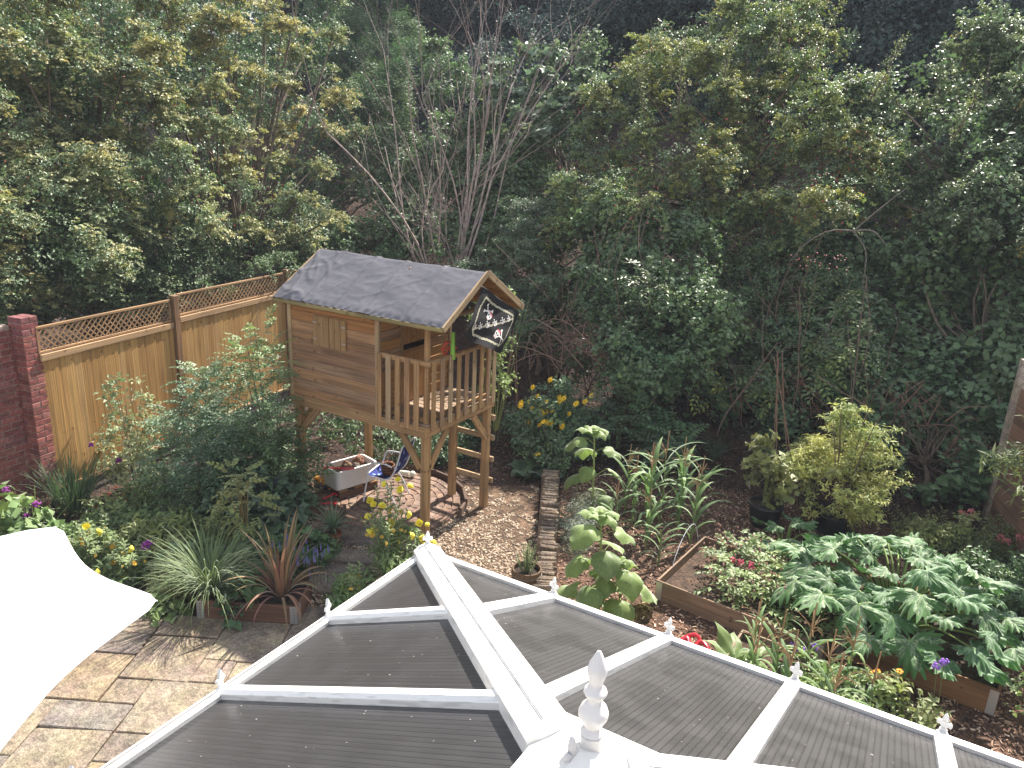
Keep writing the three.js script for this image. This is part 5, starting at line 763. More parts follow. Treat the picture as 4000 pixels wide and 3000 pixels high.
// sweetcorn
const cornLeaf = [0, 1, 2].map((k) => strap(.62 + .08 * k, .07, .3 + .12 * k, 1.55 + .4 * k, { seg: 10, fold: .35, twist: .5 - .5 * k, tip: .7 })), cornMat = [[.13, .23, .06], [.16, .27, .065], [.11, .2, .065]].map((c) => leafMat(...c, .45, .12));
function corn(label, pos, h, seed, tassel, group) {
  const t = thing('sweetcorn', label, 'sweetcorn', pos, 0, group), rnd = rngOf(seed);
  part('stalk', tube([[0, -.03, 0], [.01, h * .5, 0], [.02 * (rnd() - .5), h * .8, .02]], .013, .007, 7, 6), plain(.16, .21, .07, .7), t);
  for (let i = 0; i < 10; i++) { const f = .08 + .74 * i / 10, a = (i % 2) * Math.PI + seed + (rnd() - .5) * 1.3, m = part('leaf', cornLeaf[(i + seed) % 3], cornMat[Math.floor(rnd() * 3)], t, [0, h * f, 0], [0, a, 0]); m.scale.setScalar((.7 + .4 * rnd()) * (h / 1.2) * (.75 + .35 * Math.sin(f * 3.1))); }
  if (tassel) { const S = []; const tip = h + .22 * tassel; S.push(tube([[0, h * .8, .02], [.01, tip, .02]], .008, .006, 5)); for (let k = 0; k < 6 * tassel + 1; k++) { const y = h * .84 + .015 * k, a = rnd() * 6.28, r = .1 + .09 * rnd(); S.push(tube([[0, y, .02], [Math.cos(a) * r * .5, y + .07, Math.sin(a) * r * .5 + .02], [Math.cos(a) * r, y + .07 + .09 * (rnd() - .4), Math.sin(a) * r + .02]], .005, .004, 4, 4)); } const g = join(S), p = g.attributes.position; for (let i = 0; i < p.count; i++) p.setXYZ(i, p.getX(i) + (rnd() - .5) * .004, p.getY(i) + (rnd() - .5) * .004, p.getZ(i) + (rnd() - .5) * .004); part('tassel', g, plain(.4, .26, .14, .85), t); }
}
{ const pos = [[-2.75, -8.4, 1.12, .5], [-2.45, -8.75, 1.05, .5], [-3.0, -8.55, .85, .7], [-2.62, -8.05, .75, .4], [-2.2, -8.5, .95, .6], [-2.55, -9.0, 1.1, .5], [-2.95, -8.95, .95, .5], [-2.3, -9.05, .9, .4], [-2.35, -7.75, .62, 0], [-3.05, -8.1, .7, .5], [-2.7, -8.75, 1.2, .6], [-3.2, -8.8, .9, .5]]; pos.forEach(([x, z, h, ts], i) => corn('sweetcorn plant with drooping leaves in the patch behind the sunflowers', [x, gy, z], h, 30 + i * 3, ts, 'sweetcorn plants in the middle patch')); }
{ const pos = [[-.95, -6.35, .62], [-.7, -6.1, .72], [-.5, -6.4, .7], [-.3, -6.1, .68], [-.15, -6.45, .66], [-.55, -5.75, .78], [-.2, -5.75, .72], [.05, -6.2, .55], [-.85, -5.9, .7]]; pos.forEach(([x, z, h], i) => corn('sweetcorn plant with tan tassels in the bed behind the conservatory gutter', [x, gy + .03, z], h, 61 + i * 4, 1, 'tasselled sweetcorn behind the gutter')); }
// raised beds made of boards
function bed(label, pos, turn, w, d, h, tone) { const t = thing('raised_bed', label, 'raised bed', pos, turn), m = wood(...tone, 1), me = plain(.45, .43, .4, .5, { metalness: .6 }); for (const s of [-1, 1]) { part('long_board', cbox(w, h, .022, .003), m, t, [0, h / 2 - .03, s * (d / 2 - .011)]); part('short_board', cbox(.022, h, d - .046, .003), m, t, [s * (w / 2 - .011), h / 2 - .03, 0]); part('corner_hinge', cbox(.07, h * .9, .005, .001), me, t, [s * (w / 2 - .04), h / 2 - .03, d / 2 + .003]); } part('earth', cbox(w - .05, h * .6, d - .05, .01), soil(.1, .065, .045, .02), t, [0, h * .3 - .03, 0]); return t; }
bed('raised bed of pale boards full of leafy potato plants', [-1.2, 0, -7.62], R(-6), 1.75, 1.3, .23, [.36, .24, .16]);
bed('raised bed of boards with sweetcorn and beans behind the conservatory', [-.42, 0, -6.12], R(-3), 1.5, 1.2, .19, [.34, .26, .17]);
bed('raised bed of brown boards beneath the big courgette plant', [.42, 0, -7.75], R(-6), 1.35, 1.35, .27, [.3, .16, .07]);
{ const t = bush('potato_plants', 'pale green leafy plants with pinkish seed heads filling the raised bed', 'vegetable plants', [-1.15, .12, -7.62], { blobs: [[-.35, .12, -.35, .26], [-.1, .14, .1, .28], [.2, .15, -.2, .3], [.45, .12, .15, .28], [-.3, .1, .3, .22], [.1, .08, .5, .24], [.55, .1, -.4, .25], [.65, .1, .4, .2], [-.05, .16, -.4, .25], [-.5, .05, -.1, .15], [-.1, -.06, .68, .13]], geo: CL.potato, mat: leafMat(.2, .28, .085, .46, .6), n: 640, seed: 81, along: .4, cols: [[.7, .8, .7], [1, 1, .9], [1.25, 1.2, .95]], nStem: 26 }); flowers(t, FL_PINK.map(([x, y, z]) => [x, y - .12, z]), FG.pink, [.8, 1.1], .5, 3);
  const rnd = rngOf(4), it = []; for (let i = 0; i < 260; i++) it.push({ m: new THREE.Matrix4().compose(V3((rnd() - .5) * 1.4, .28 + .16 * rnd(), (rnd() - .5) * 1.1), new THREE.Quaternion(), V3(1, 1.5, 1).multiplyScalar(.006 + .006 * rnd())), c: [.42 + .1 * rnd(), .26, .2] }); scatter('seed_heads', new THREE.IcosahedronGeometry(1, 0), plain(1, 1, 1, .8), t, it, 'stuff'); }
// courgette: lobed, toothed, silver-mottled leaves on upright stalks
const zucTex = (() => { const cv = document.createElement('canvas'); cv.width = cv.height = 512; const g = cv.getContext('2d'), rnd = rngOf(6); g.fillStyle = '#4a7a34'; g.fillRect(0, 0, 512, 512); for (let k = 0; k < 7; k++) { const a = (k - 3) * .78; for (let i = 0; i < 240; i++) { const r = 20 + 220 * rnd(), b = a + (rnd() - .5) * .6 * (1 - r / 330), s = 2 + 7 * rnd(); g.fillStyle = rnd() < .6 ? 'rgba(206,216,180,.22)' : 'rgba(36,74,40,.35)'; g.beginPath(); g.ellipse(256 + Math.cos(b) * r, 256 + Math.sin(b) * r, s * 1.7, s, b, 0, 6.3); g.fill(); } g.strokeStyle = 'rgba(170,200,130,.7)'; g.lineWidth = 4; g.beginPath(); g.moveTo(256, 256); g.lineTo(256 + Math.cos(a) * 240, 256 + Math.sin(a) * 240); g.stroke(); } const t = new THREE.CanvasTexture(cv); t.colorSpace = THREE.SRGBColorSpace; return t; })();
function lobed(Rr, cup, seed) {
  const rnd = rngOf(seed), pos = [0, 0, 0], uv = [.5, .5], idx = [], N = 84, K = 5; const rad = []; for (let i = 0; i <= N; i++) { const th = (i / N - .5) * 4.9, lobe = .54 + .46 * Math.pow(Math.abs(Math.cos(th * 1.92)), .8), end = 1.12 - .42 * Math.pow(Math.abs(th) / 2.45, 1.3); rad.push([th, Rr * lobe * end * (1 + (i % 4 < 2 ? .11 : -.1) + .16 * (rnd() - .5))]); }
  for (let k = 1; k <= K; k++) for (let i = 0; i <= N; i++) { const [th, r] = rad[i], q = r * k / K * (k < K ? .97 : 1), e = Math.cos(th * 3.84) * .13 * q; pos.push(Math.cos(th) * q, -cup * q * q / Rr + e + .35 * q * noise(th * 1.6, k * .5, seed) , Math.sin(th) * q); uv.push(.5 + .48 * Math.cos(th) * q / Rr, .5 + .48 * Math.sin(th) * q / Rr); if (i) { const o = 1 + (k - 1) * (N + 1) + i; if (k === 1) idx.push(0, o, o - 1); else { const b = o - N - 1; idx.push(b - 1, b, o - 1, b, o, o - 1); } } }
  return raw(pos, idx, uv);
}
const zucG = [0, 1, 2, 3].map((k) => lobed(.27, .02 + .11 * k, 90 + k)), zucM = [[1, 1, 1], [.75, .95, .8], [1.15, 1.15, 1.1]].map((c) => new THREE.MeshPhysicalMaterial({ color: new THREE.Color().setRGB(...c.map((v) => v * .66)), map: zucTex, roughness: .95, transmission: .3, thickness: 0, clearcoat: .3, clearcoatRoughness: .45, side: THREE.DoubleSide })), zucS = plain(.2, .28, .08, .7);
function courgette(label, pos, n, Lp, spread, seed, s0) {
  const t = thing('courgette_plant', label, 'courgette plant', pos), rnd = rngOf(seed);
  for (let i = 0; i < n; i++) { const a = i * 2.4, f = Math.sqrt((i + .5) / n), e = V3(Math.cos(a) * spread * f, Lp * (1.05 - .55 * f * f) * (.8 + .35 * rnd()), Math.sin(a) * spread * f); part('leaf_stalk', tube([[Math.cos(a) * .05, 0, Math.sin(a) * .05], [e.x * .45, e.y * .75, e.z * .45], e], .014, .009, 6, 6), zucS, t); const m = part('leaf', zucG[i % 4], zucM[Math.floor(rnd() * 3)], t, e.toArray()); m.rotation.set((rnd() - .5) * .5, -a + (rnd() - .5) * .7, -.75 * (rnd() - .35) * (.4 + f), 'YXZ'); m.rotation.x += (rnd() - .5) * .7; m.scale.setScalar(s0 * (.7 + .45 * rnd())); }
  return t;
}
courgette('huge courgette plant with silver mottled lobed leaves spilling over its bed', [.12, .05, -7.75], 48, .8, 1.08, 3, .98);
courgette('small courgette plant with few leaves in front of the black pot', [-1.2, gy, -9.2], 7, .32, .36, 5, .72);
bush('bean_plants', 'low bright green bean leaves among the sweetcorn behind the gutter', 'vegetable plants', [-.4, .1, -5.95], { blobs: [[-.5, .08, -.1, .2], [-.2, .1, .1, .24], [.1, .1, -.05, .24], [.35, .1, .1, .22], [.45, .16, -.35, .2], [.0, .12, -.4, .2]], geo: CL.oval, mat: mLight, n: 560, seed: 85, nStem: 8 });
{ const t = bush('marigold_plants', 'green bushy plants with small orange flowers at the end of the bed', 'marigolds', [.3, .05, -6.3], { blobs: [[0, .14, 0, .2], [.15, .2, .05, .16], [-.1, .16, -.12, .16]], geo: CL.oval, mat: mOlive, n: 620, seed: 86 }); flowers(t, FL_MARI.map(([x, y, z]) => [x - .05, y - .05, z - .2]), FG.mari, [.8, 1.1], .6, 3); }
{ const t = thing('chard_plant', 'broad leaved chard at the left end of the sweetcorn bed', 'chard', [-1.1, .05, -6.3]), m = leafMat(.16, .24, .05, .45, .6), g = blade(.42, .17, ovate, { nu: 12, nv: 4, cup: .3, droop: .9, wave: .018, seed: 3 }); for (let i = 0; i < 6; i++) part('leaf', g, m, t, [0, .02, 0]).rotation.set(0, i * 1.1 + 2.6, 1.0 - .12 * i, 'YXZ'); }
{ const t = thing('verbena', 'tall thin verbena stems with violet flower heads before the courgette leaves', 'flowers', [-.2, 0, -6.5]), S = FL_VIOLET.map(([x, y, z]) => tube([[x + .05, 0, z], [x, y, z]], .004, .003, 4)); part('stems', join(S), stemM, t); flowers(t, FL_VIOLET, FG.violet, [.8, 1.15], .3, 5); }
{ const t = thing('rubber_toy', 'red coiled rubber toy lying on the bark chips by the gutter', 'toy', [-1.5, .02, -6.38]), m = plain(.6, .03, .05, .35); part('body', tube([[-.14, .0, .02], [-.08, .05, -.06], [0, .01, .05], [.06, .07, -.05], [.14, .06, .0], [.16, 0, .07]], .026, .02, 8, 30), m, t); part('arm', tube([[-.1, .02, -.12], [-.02, .06, -.14], [.05, .02, -.12]], .022, .016, 8, 14), m, t); part('head', new THREE.SphereGeometry(.032, 12, 8), m, t, [-.15, .01, .03]); }
{ const t = thing('wire_hoop', 'thin white wire hoop arching over the raised bed corner', 'wire hoop', [-2.08, 0, -7.45]); part('wire', tube([[0, 0, .1], [-.01, .26, -.05], [-.02, .44, -.45], [0, .42, -.7], [.03, .05, -.9]], .004, .004, 5, 20), plain(.6, .6, .65, .4), t); }
for (const [lb, x, z, a] of [['rounded grey stone at the bed end beside the gutter', .36, -6.28, 1], ['buff brick shaped stone at the bed end beside the gutter', .5, -6.36, 2]]) { const m = part('stone_block', a === 1 ? new THREE.CapsuleGeometry(.06, .12, 4, 10) : cbox(.11, .09, .2, .012, .01), stone(.34, .29, .25), scene, [x, .05, z], a === 1 ? [1.4, .3, 0] : [0, .4, 0]); m.name = numbered('stone_block'); tag(m, lb, 'stone'); }
// acer, black pots, wigwams, ferns
{ const b = dome(26, 1.15, 1.25, .24, 91, .3).concat([[-.1, 1.5, 0, .16], [-.22, 1.62, 0, .1], [.55, .8, .1, .22], [-.5, .7, .1, .22], [.1, .22, .35, .2], [-.2, .25, .32, .2], [.35, .3, .2, .22], [-.45, .35, .15, .22]]), t = bush('acer', 'yellow green feathery acer shrub in a pot at the back right', 'acer', [-.75, .1, -10.0], { blobs: b, geo: clump(12, .07, .02, .08, 92, { flat: .3 }), mat: leafMat(.42, .46, .13, .46, .4), n: 560, seed: 91, up: 1.2, out: .4, inner: .4, squash: .7, gap: -.18, freq: 3, cols: [[.65, .8, .7], [1, 1, 1], [1.15, 1, .8], [1, 1.05, 1]], nStem: 9, stemMat: twigM, r: .012 }); }
function pot(label, x, z, r, h) { const t = thing('black_pot', label, 'plant pot', [x, gy, z]); part('pot', new THREE.LatheGeometry([[0, 0], [r * .8, 0], [r, h * .9], [r * 1.08, h * .9], [r * 1.08, h], [r * .98, h], [r * .95, h * .85], [0, h * .85]].map((p) => new THREE.Vector2(...p)), 26), plain(.018, .018, .02, .45), t); part('earth', new THREE.CylinderGeometry(r * .95, r * .95, .03, 20), soil(.06, .04, .03), t, [0, h * .84, 0]); }
pot('black plastic pot holding a currant bush beside the cane wigwam', -1.56, -9.6, .21, .32); pot('black plastic pot beneath the yellow green acer', -.75, -9.95, .26, .3); pot('black plastic pot of azalea at the back right', .45, -9.9, .24, .28);
bush('currant_bush', 'upright soft green currant bush in a black pot beside the canes', 'shrub', [-1.6, .25, -9.6], { blobs: [[0, .25, 0, .22], [-.08, .5, 0, .2], [.08, .6, .05, .16], [-.15, .8, 0, .14], [-.1, .95, 0, .1], [.18, .35, 0, .16]], geo: CL.round, mat: mOlive, n: 440, seed: 95, nStem: 7, cols: [[.7, .8, .8], [1, 1, .9], [1.1, 1, .7]] });
for (const [lb, x, z, tx, ty, tz, sp, sd] of [['tall brown cane wigwam standing beside the black pot', -1.35, -10.05, -.42, 2.2, .05, .22, 3], ['cane wigwam tied with string behind the playhouse', -5.72, -10.0, 0, 1.85, 0, .26, 5]]) { const t = thing('cane_wigwam', lb, 'cane wigwam', [x, land(x, z), z]), m = plain(.2, .115, .08, .8); for (let i = 0; i < 4; i++) { const a = i * 1.571 + .4; part('cane', tube([[Math.cos(a) * sp, 0, Math.sin(a) * sp], [tx * .6 + Math.cos(a) * sp * .4, ty * .6, tz + Math.sin(a) * sp * .4], [tx + (i - 1.5) * .03, ty + .1 * (i % 2), tz]], .009, .006, 6, 8), m, t); } for (const f of [.35, .62, .8]) { const L = []; for (let i = 0; i <= 4; i++) { const a = i * 1.571 + .4, k = sp * (1 - f); L.push([tx * f + Math.cos(a) * k * 1.05, ty * f, tz * f + Math.sin(a) * k * 1.05]); } part('string', tube(L, .003, .003, 4), plain(.35, .27, .18), t); } }
{ const t = bush('rudbeckia', 'dark leafy bush covered in yellow daisies behind the gravel', 'rudbeckia', [-4.82, .0, -9.85], { blobs: dome(20, 1.3, 1.05, .27, 97).concat([[.1, 1.25, .05, .14]]), geo: CL.oval, mat: mBlue, n: 470, seed: 97, nStem: 16, cols: [[.75, .9, .9], [1, 1.05, 1], [1.1, 1.1, 1]] }); flowers(t, FL_RUD.concat(FL_RUD.slice(0, 9).map(([x, y, z]) => [-x * .8 - .1, y - .17, z])).map(([x, y, z]) => [x, y, z + .36]), FG.daisy, [.85, 1.15], 1.0, 4); const r = rngOf(3); t.children.filter((c) => c.name === 'flower').forEach((c) => { c.rotation.x = .9 + .5 * (r() - .5); c.rotation.y = .4 * (r() - .5); c.rotation.z = .3; }); }
{ const t = thing('coneflower_plant', 'low plant with huge dark leaves and one yellow flower at the gravel end', 'plant', [-4.8, gy, -9.15]), g = blade(.34, .24, ovate, { nu: 9, nv: 3, cup: .25, droop: .9, wave: .015, seed: 5 }), m = [leafMat(.05, .105, .045, .3, .5), leafMat(.075, .14, .05, .3, .5)]; for (let i = 0; i < 20; i++) { const p = part('leaf', g, m[i % 2], t, [i % 3 * .12 - .15, .05, (i % 4) * .06 - .1]); p.rotation.set(0, i * 2.4, .75 - .03 * i, 'YXZ'); p.scale.setScalar(.75 + .3 * ((i * 7) % 5) / 5); } flowers(t, FL_RUD2.slice(0, 1).map(([x, y, z]) => [x, y + .1, z + .1]), FG.daisy, [1.2, 1.2], .4, 5); }
for (const [lb, x, z, h, sd, bl] of [['mahonia with arching ladder leaves right of the yellow daisies', -3.98, -10.35, .25, 98, [[0, .75, 0, .2], [.15, .5, .1, .2], [-.15, .4, .1, .2]]], ['mahonia with arching ladder leaves behind the sweetcorn', -3.15, -10.2, 0, 99, [[0, .55, 0, .2], [.2, .5, .1, .2], [-.2, .35, .1, .2]]], ['small mahonia between the two larger ones at the bank foot', -3.55, -10.6, .2, 100, [[0, .3, 0, .2], [.2, .2, 0, .15]]]]) bush('mahonia', lb, 'mahonia', [x, h, z], { blobs: bl, geo: CL.mahonia, mat: leafMat(.06, .125, .045, .3, .5), n: 330, seed: sd, along: .3, nStem: 4, inner: .1, gap: -1 });
for (const [lb, x, y, z, s, sd] of [['large dark fern at the foot of the bank behind the wigwam', -1.9, .35, -10.9, 1.15, 1], ['pale fern standing right of the acer', .15, .0, -10.3, .95, 2], ['fern beside the concrete fence post', .62, 0, -10.3, .9, 3], ['small fern on the bank behind the sweetcorn', -2.6, .2, -10.8, .9, 4], ['dark fern between acer and bank', -.5, .4, -11, 1, 5]]) { const t = thing('fern', lb, 'fern', [x, y, z]), m = sd === 2 || sd === 3 ? mOlive : leafMat(.05, .1, .04, .35, .3), rnd = rngOf(sd); for (let i = 0; i < 13; i++) { const p = part('frond', CL.fern, m, t, [0, 0, 0]); p.rotation.set(0, i * 2.4 + rnd(), .5 + .5 * rnd(), 'YXZ'); p.scale.setScalar(s * (.9 + .5 * rnd())); } }
{ const t = bush('azalea', 'low azalea with coral flower clusters by the concrete post', 'azalea', [.75, gy, -10.1], { blobs: dome(14, 1.3, .5, .24, 103), geo: CL.small, mat: mOlive, n: 900, seed: 103, nStem: 12 }); flowers(t, FL_AZ, FG.coral, [.8, 1.1], .5, 6); }
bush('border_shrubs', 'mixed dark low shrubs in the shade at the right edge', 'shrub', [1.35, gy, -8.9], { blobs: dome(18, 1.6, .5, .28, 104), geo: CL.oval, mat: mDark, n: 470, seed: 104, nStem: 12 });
bush('honeysuckle', 'straggling honeysuckle shoots with pale flowers at the right edge', 'climber', [1.55, gy, -7.2], { blobs: [[0, .5, 0, .25], [-.25, .7, .1, .16], [-.1, .9, 0, .16], [.1, .3, .2, .25], [-.3, .35, .2, .18]], geo: CL.oval, mat: mLight, n: 330, seed: 105, nStem: 14, stemMat: stemR });
{ const t = bush('bamboo', 'bamboo sprays with narrow pale leaves in front of the right fence', 'bamboo', [1.4, gy + .3, -9.6], { blobs: [[-.1, 1.6, 0, .28], [-.42, 1.35, .1, .22], [-.62, 1.15, .1, .15], [.0, 1.25, .1, .28], [-.05, 1.95, 0, .22], [-.1, .9, .2, .2], [-.35, 1.75, 0, .2], [-.3, 1.0, .3, .22], [.15, 1.5, .4, .3], [.1, 1.0, .6, .3]], geo: clump(10, .15, .02, .12, 73, { flat: .5 }), mat: leafMat(.14, .18, .055, .45, .3), n: 300, seed: 106, nStem: 9, stemMat: plain(.25, .26, .1), r: .009, gap: -.15, inner: .2 }); }
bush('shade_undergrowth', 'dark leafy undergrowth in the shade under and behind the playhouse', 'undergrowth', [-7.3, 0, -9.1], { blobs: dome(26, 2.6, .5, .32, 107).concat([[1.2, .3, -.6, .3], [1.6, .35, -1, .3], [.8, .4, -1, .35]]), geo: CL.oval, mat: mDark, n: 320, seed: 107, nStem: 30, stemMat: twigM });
bush('balcony_climber', 'bright yellow green leafy shoots seen through the balcony posts', 'climber', [-5.0, .9, -8.35], { blobs: [[-.1, 1.1, 0, .2], [.05, 1.35, 0, .16], [.0, .7, 0, .25], [-.3, 1.4, -.1, .25], [-.5, 1.7, -.2, .25], [-.1, 1.75, -.2, .18]], geo: CL.oval, mat: mLight, n: 360, seed: 108, nStem: 6, gap: -.1 });
// ---------------------------------------------------------------- trees, hedge on the bank, woods behind
const BL_HAWTHORN_A = [[-12.9,5.5,-7.7,0.7],[-12.0,4.8,-5.8,0.5],[-13.2,6.6,-7.7,0.7],[-12.7,4.4,-7.0,0.5],[-12.9,6.7,-8.4,0.5],[-13.3,6.9,-9.4,0.5],[-10.9,2.7,-6.6,0.6],[-11.1,2.7,-5.5,0.5],[-13.5,5.2,-7.0,0.5],[-12.2,5.4,-8.2,0.5],[-11.4,3.5,-5.5,0.6],[-11.0,3.1,-6.1,0.4],[-12.6,4.4,-8.3,0.6],[-11.9,2.4,-5.3,0.6],[-11.5,2.3,-6.0,0.5],[-12.1,3.5,-7.7,0.6],[-13.1,5.1,-8.2,0.6],[-13.0,6.1,-8.8,0.5],[-12.8,4.2,-6.3,0.6],[-13.3,5.7,-6.4,0.6],[-11.6,3.6,-6.5,0.6],[-11.4,3.3,-6.8,0.5],[-12.3,5.7,-6.5,0.5],[-13.0,4.4,-7.7,0.5],[-13.0,6.3,-6.3,0.7],[-12.2,5.1,-8.7,0.6],[-13.3,5.1,-7.4,0.7],[-14.0,6.6,-7.5,0.6],[-13.8,6.1,-8.5,0.6],[-11.6,4.0,-7.1,0.6],[-11.4,2.3,-6.5,0.4],[-11.6,3.1,-5.2,0.6],[-11.8,3.0,-7.6,0.7],[-12.8,3.8,-5.9,0.6],[-13.5,6.5,-9.9,0.6],[-12.4,3.9,-6.4,0.7],[-11.9,3.1,-6.0,0.5],[-12.4,5.8,-7.1,0.6]];
const BL_HAWTHORN_B = [[-11.6,4.6,-10.1,0.4],[-12.2,4.0,-10.2,0.5],[-12.5,5.1,-11.3,0.4],[-12.3,5.9,-8.9,0.5],[-13.2,5.3,-10.0,0.4],[-14.5,7.7,-11.5,0.4],[-12.6,3.8,-14.5,0.5],[-10.7,3.2,-8.3,0.5],[-13.4,7.3,-11.6,0.5],[-11.3,3.4,-11.0,0.5],[-13.8,6.1,-14.4,0.4],[-12.5,6.8,-13.4,0.4],[-11.4,4.3,-8.4,0.4],[-13.1,6.8,-12.5,0.5],[-12.8,6.6,-11.0,0.4],[-11.3,3.7,-8.7,0.5],[-11.4,4.0,-11.7,0.4],[-11.9,4.7,-9.7,0.5],[-12.3,5.5,-10.0,0.4],[-12.1,4.9,-8.5,0.4],[-12.9,4.8,-14.6,0.4],[-13.1,6.9,-9.7,0.4],[-13.7,6.3,-10.9,0.5],[-13.5,7.9,-13.5,0.4],[-12.7,5.8,-11.4,0.4],[-11.4,3.0,-10.0,0.5],[-12.3,5.5,-13.4,0.5],[-12.0,3.4,-8.6,0.6],[-12.3,4.1,-11.5,0.4],[-13.8,7.9,-12.8,0.4],[-11.9,4.8,-12.5,0.4],[-14.2,7.9,-15.3,0.4],[-11.5,3.6,-9.9,0.4],[-11.4,4.0,-7.9,0.3],[-10.7,3.1,-11.3,0.4],[-12.5,5.6,-11.9,0.4],[-13.0,5.2,-11.1,0.5],[-13.4,6.4,-13.2,0.4],[-11.6,2.7,-11.4,0.5],[-13.1,4.7,-12.4,0.6],[-14.4,7.4,-13.3,0.4],[-13.2,6.8,-10.7,0.6],[-13.4,5.4,-9.4,0.4],[-12.4,4.8,-9.4,0.5],[-13.1,5.2,-12.9,0.3],[-13.4,6.6,-10.2,0.4],[-12.8,6.0,-10.8,0.5]];
const BL_UNDER = [[-11.9,2.7,-9.0,0.4],[-11.9,2.1,-7.0,0.5],[-11.7,2.3,-11.6,0.5],[-11.7,2.0,-5.8,0.5],[-12.0,2.9,-6.2,0.4],[-11.8,2.1,-8.8,0.5],[-11.9,2.3,-6.4,0.4],[-12.2,2.5,-10.1,0.4],[-12.6,3.2,-8.7,0.4],[-12.2,2.3,-8.1,0.5],[-12.3,3.3,-6.7,0.5],[-12.6,3.2,-8.1,0.4],[-12.2,2.9,-5.7,0.4],[-12.6,3.4,-6.3,0.4],[-11.8,2.3,-10.8,0.4],[-12.1,3.0,-7.2,0.5],[-11.7,2.4,-7.2,0.5],[-11.9,2.8,-6.6,0.5],[-12.4,2.7,-11.0,0.5],[-12.2,2.9,-9.7,0.5],[-12.1,2.5,-5.7,0.6],[-11.5,2.0,-9.5,0.5],[-11.5,1.9,-7.2,0.4],[-12.3,3.0,-11.7,0.5],[-12.7,3.4,-5.9,0.4],[-11.9,2.4,-8.5,0.4],[-11.6,2.0,-7.9,0.5],[-12.0,2.3,-6.1,0.5],[-11.8,2.6,-6.9,0.5],[-11.5,2.1,-5.3,0.5],[-12.3,2.8,-8.2,0.4],[-11.8,1.8,-6.4,0.4],[-12.5,2.8,-7.8,0.4],[-12.5,2.9,-12.7,0.4],[-12.8,3.4,-7.4,0.5],[-12.1,2.3,-9.5,0.4]];
const BL_DROOP = [[-18.4,8.4,-19.4,0.6],[-13.8,6.3,-17.2,0.5],[-15.4,7.1,-18.5,0.7],[-13.7,5.6,-16.6,0.7],[-16.6,8.5,-20.0,0.6],[-16.9,6.4,-17.9,0.5],[-18.2,9.4,-20.2,0.6],[-14.5,5.6,-16.6,0.7],[-16.1,6.9,-18.0,0.4],[-19.1,9.3,-20.0,0.6],[-16.2,9.4,-20.1,0.6],[-17.2,7.5,-18.4,0.7],[-16.6,7.8,-18.8,0.6],[-15.3,7.8,-19.3,0.6],[-16.0,5.4,-17.0,0.6],[-17.5,8.6,-19.6,0.6],[-15.1,6.4,-17.6,0.4],[-14.0,6.9,-17.9,0.5],[-17.8,9.5,-21.0,0.4]];
const BL_IVY = [[-11.2,3.4,-13.6,0.4],[-8.5,3.3,-13.7,0.4],[-9.9,4.6,-14.8,0.3],[-9.3,4.9,-15.5,0.4],[-8.2,4.1,-14.5,0.6],[-10.2,2.9,-13.0,0.6],[-11.8,4.0,-14.6,0.4],[-9.5,2.9,-13.1,0.5],[-8.3,2.8,-13.3,0.5],[-11.5,5.8,-15.8,0.4],[-12.1,6.4,-16.3,0.4],[-9.7,3.8,-14.3,0.5],[-11.1,6.0,-16.6,0.4],[-7.6,3.0,-13.2,0.6],[-10.2,4.1,-14.3,0.5],[-10.8,5.1,-15.0,0.4],[-10.1,3.5,-13.6,0.4],[-10.4,4.6,-14.4,0.5],[-8.7,3.0,-13.0,0.4],[-12.5,7.0,-17.0,0.5],[-8.8,3.8,-14.4,0.5],[-9.0,4.3,-14.2,0.3],[-8.0,3.5,-13.9,0.4],[-9.9,5.3,-15.4,0.4],[-8.3,4.6,-14.6,0.4],[-11.6,6.5,-16.7,0.5],[-10.7,4.2,-14.0,0.4]];
const BL_SYC = [[-8.6,6.2,-15.8,0.3],[-6.5,5.5,-15.2,0.4],[-8.6,5.3,-14.9,0.3],[-7.5,6.2,-15.8,0.3],[-9.9,5.9,-15.8,0.4],[-7.5,5.0,-15.0,0.4],[-7.1,5.7,-15.4,0.4],[-7.7,5.8,-15.4,0.5],[-8.6,5.7,-15.8,0.3],[-7.1,5.1,-15.3,0.4],[-6.8,6.0,-15.6,0.3],[-10.2,6.5,-16.6,0.4],[-7.9,4.9,-14.5,0.4],[-9.5,6.8,-16.5,0.3],[-8.9,6.7,-16.9,0.4],[-9.3,5.8,-15.8,0.5],[-9.7,5.5,-15.7,0.3],[-7.8,5.4,-15.1,0.5],[-8.9,4.8,-15.0,0.3],[-8.0,6.8,-16.8,0.5]];
const BL_ELDERLEFT = [[-11.5,2.7,-12.7,0.4],[-11.9,1.9,-12.2,0.4],[-8.7,2.6,-12.3,0.3],[-10.3,2.7,-13.0,0.4],[-13.0,1.9,-12.3,0.5],[-12.2,2.4,-12.4,0.5],[-11.2,2.3,-12.3,0.4],[-9.5,2.9,-13.1,0.4],[-11.7,1.5,-11.2,0.5],[-11.2,2.8,-13.1,0.3],[-10.3,2.4,-12.5,0.4],[-9.9,3.3,-13.4,0.3],[-13.5,2.2,-12.2,0.5],[-10.2,3.2,-13.2,0.4],[-9.7,2.5,-12.6,0.4],[-12.7,2.4,-12.1,0.5]];
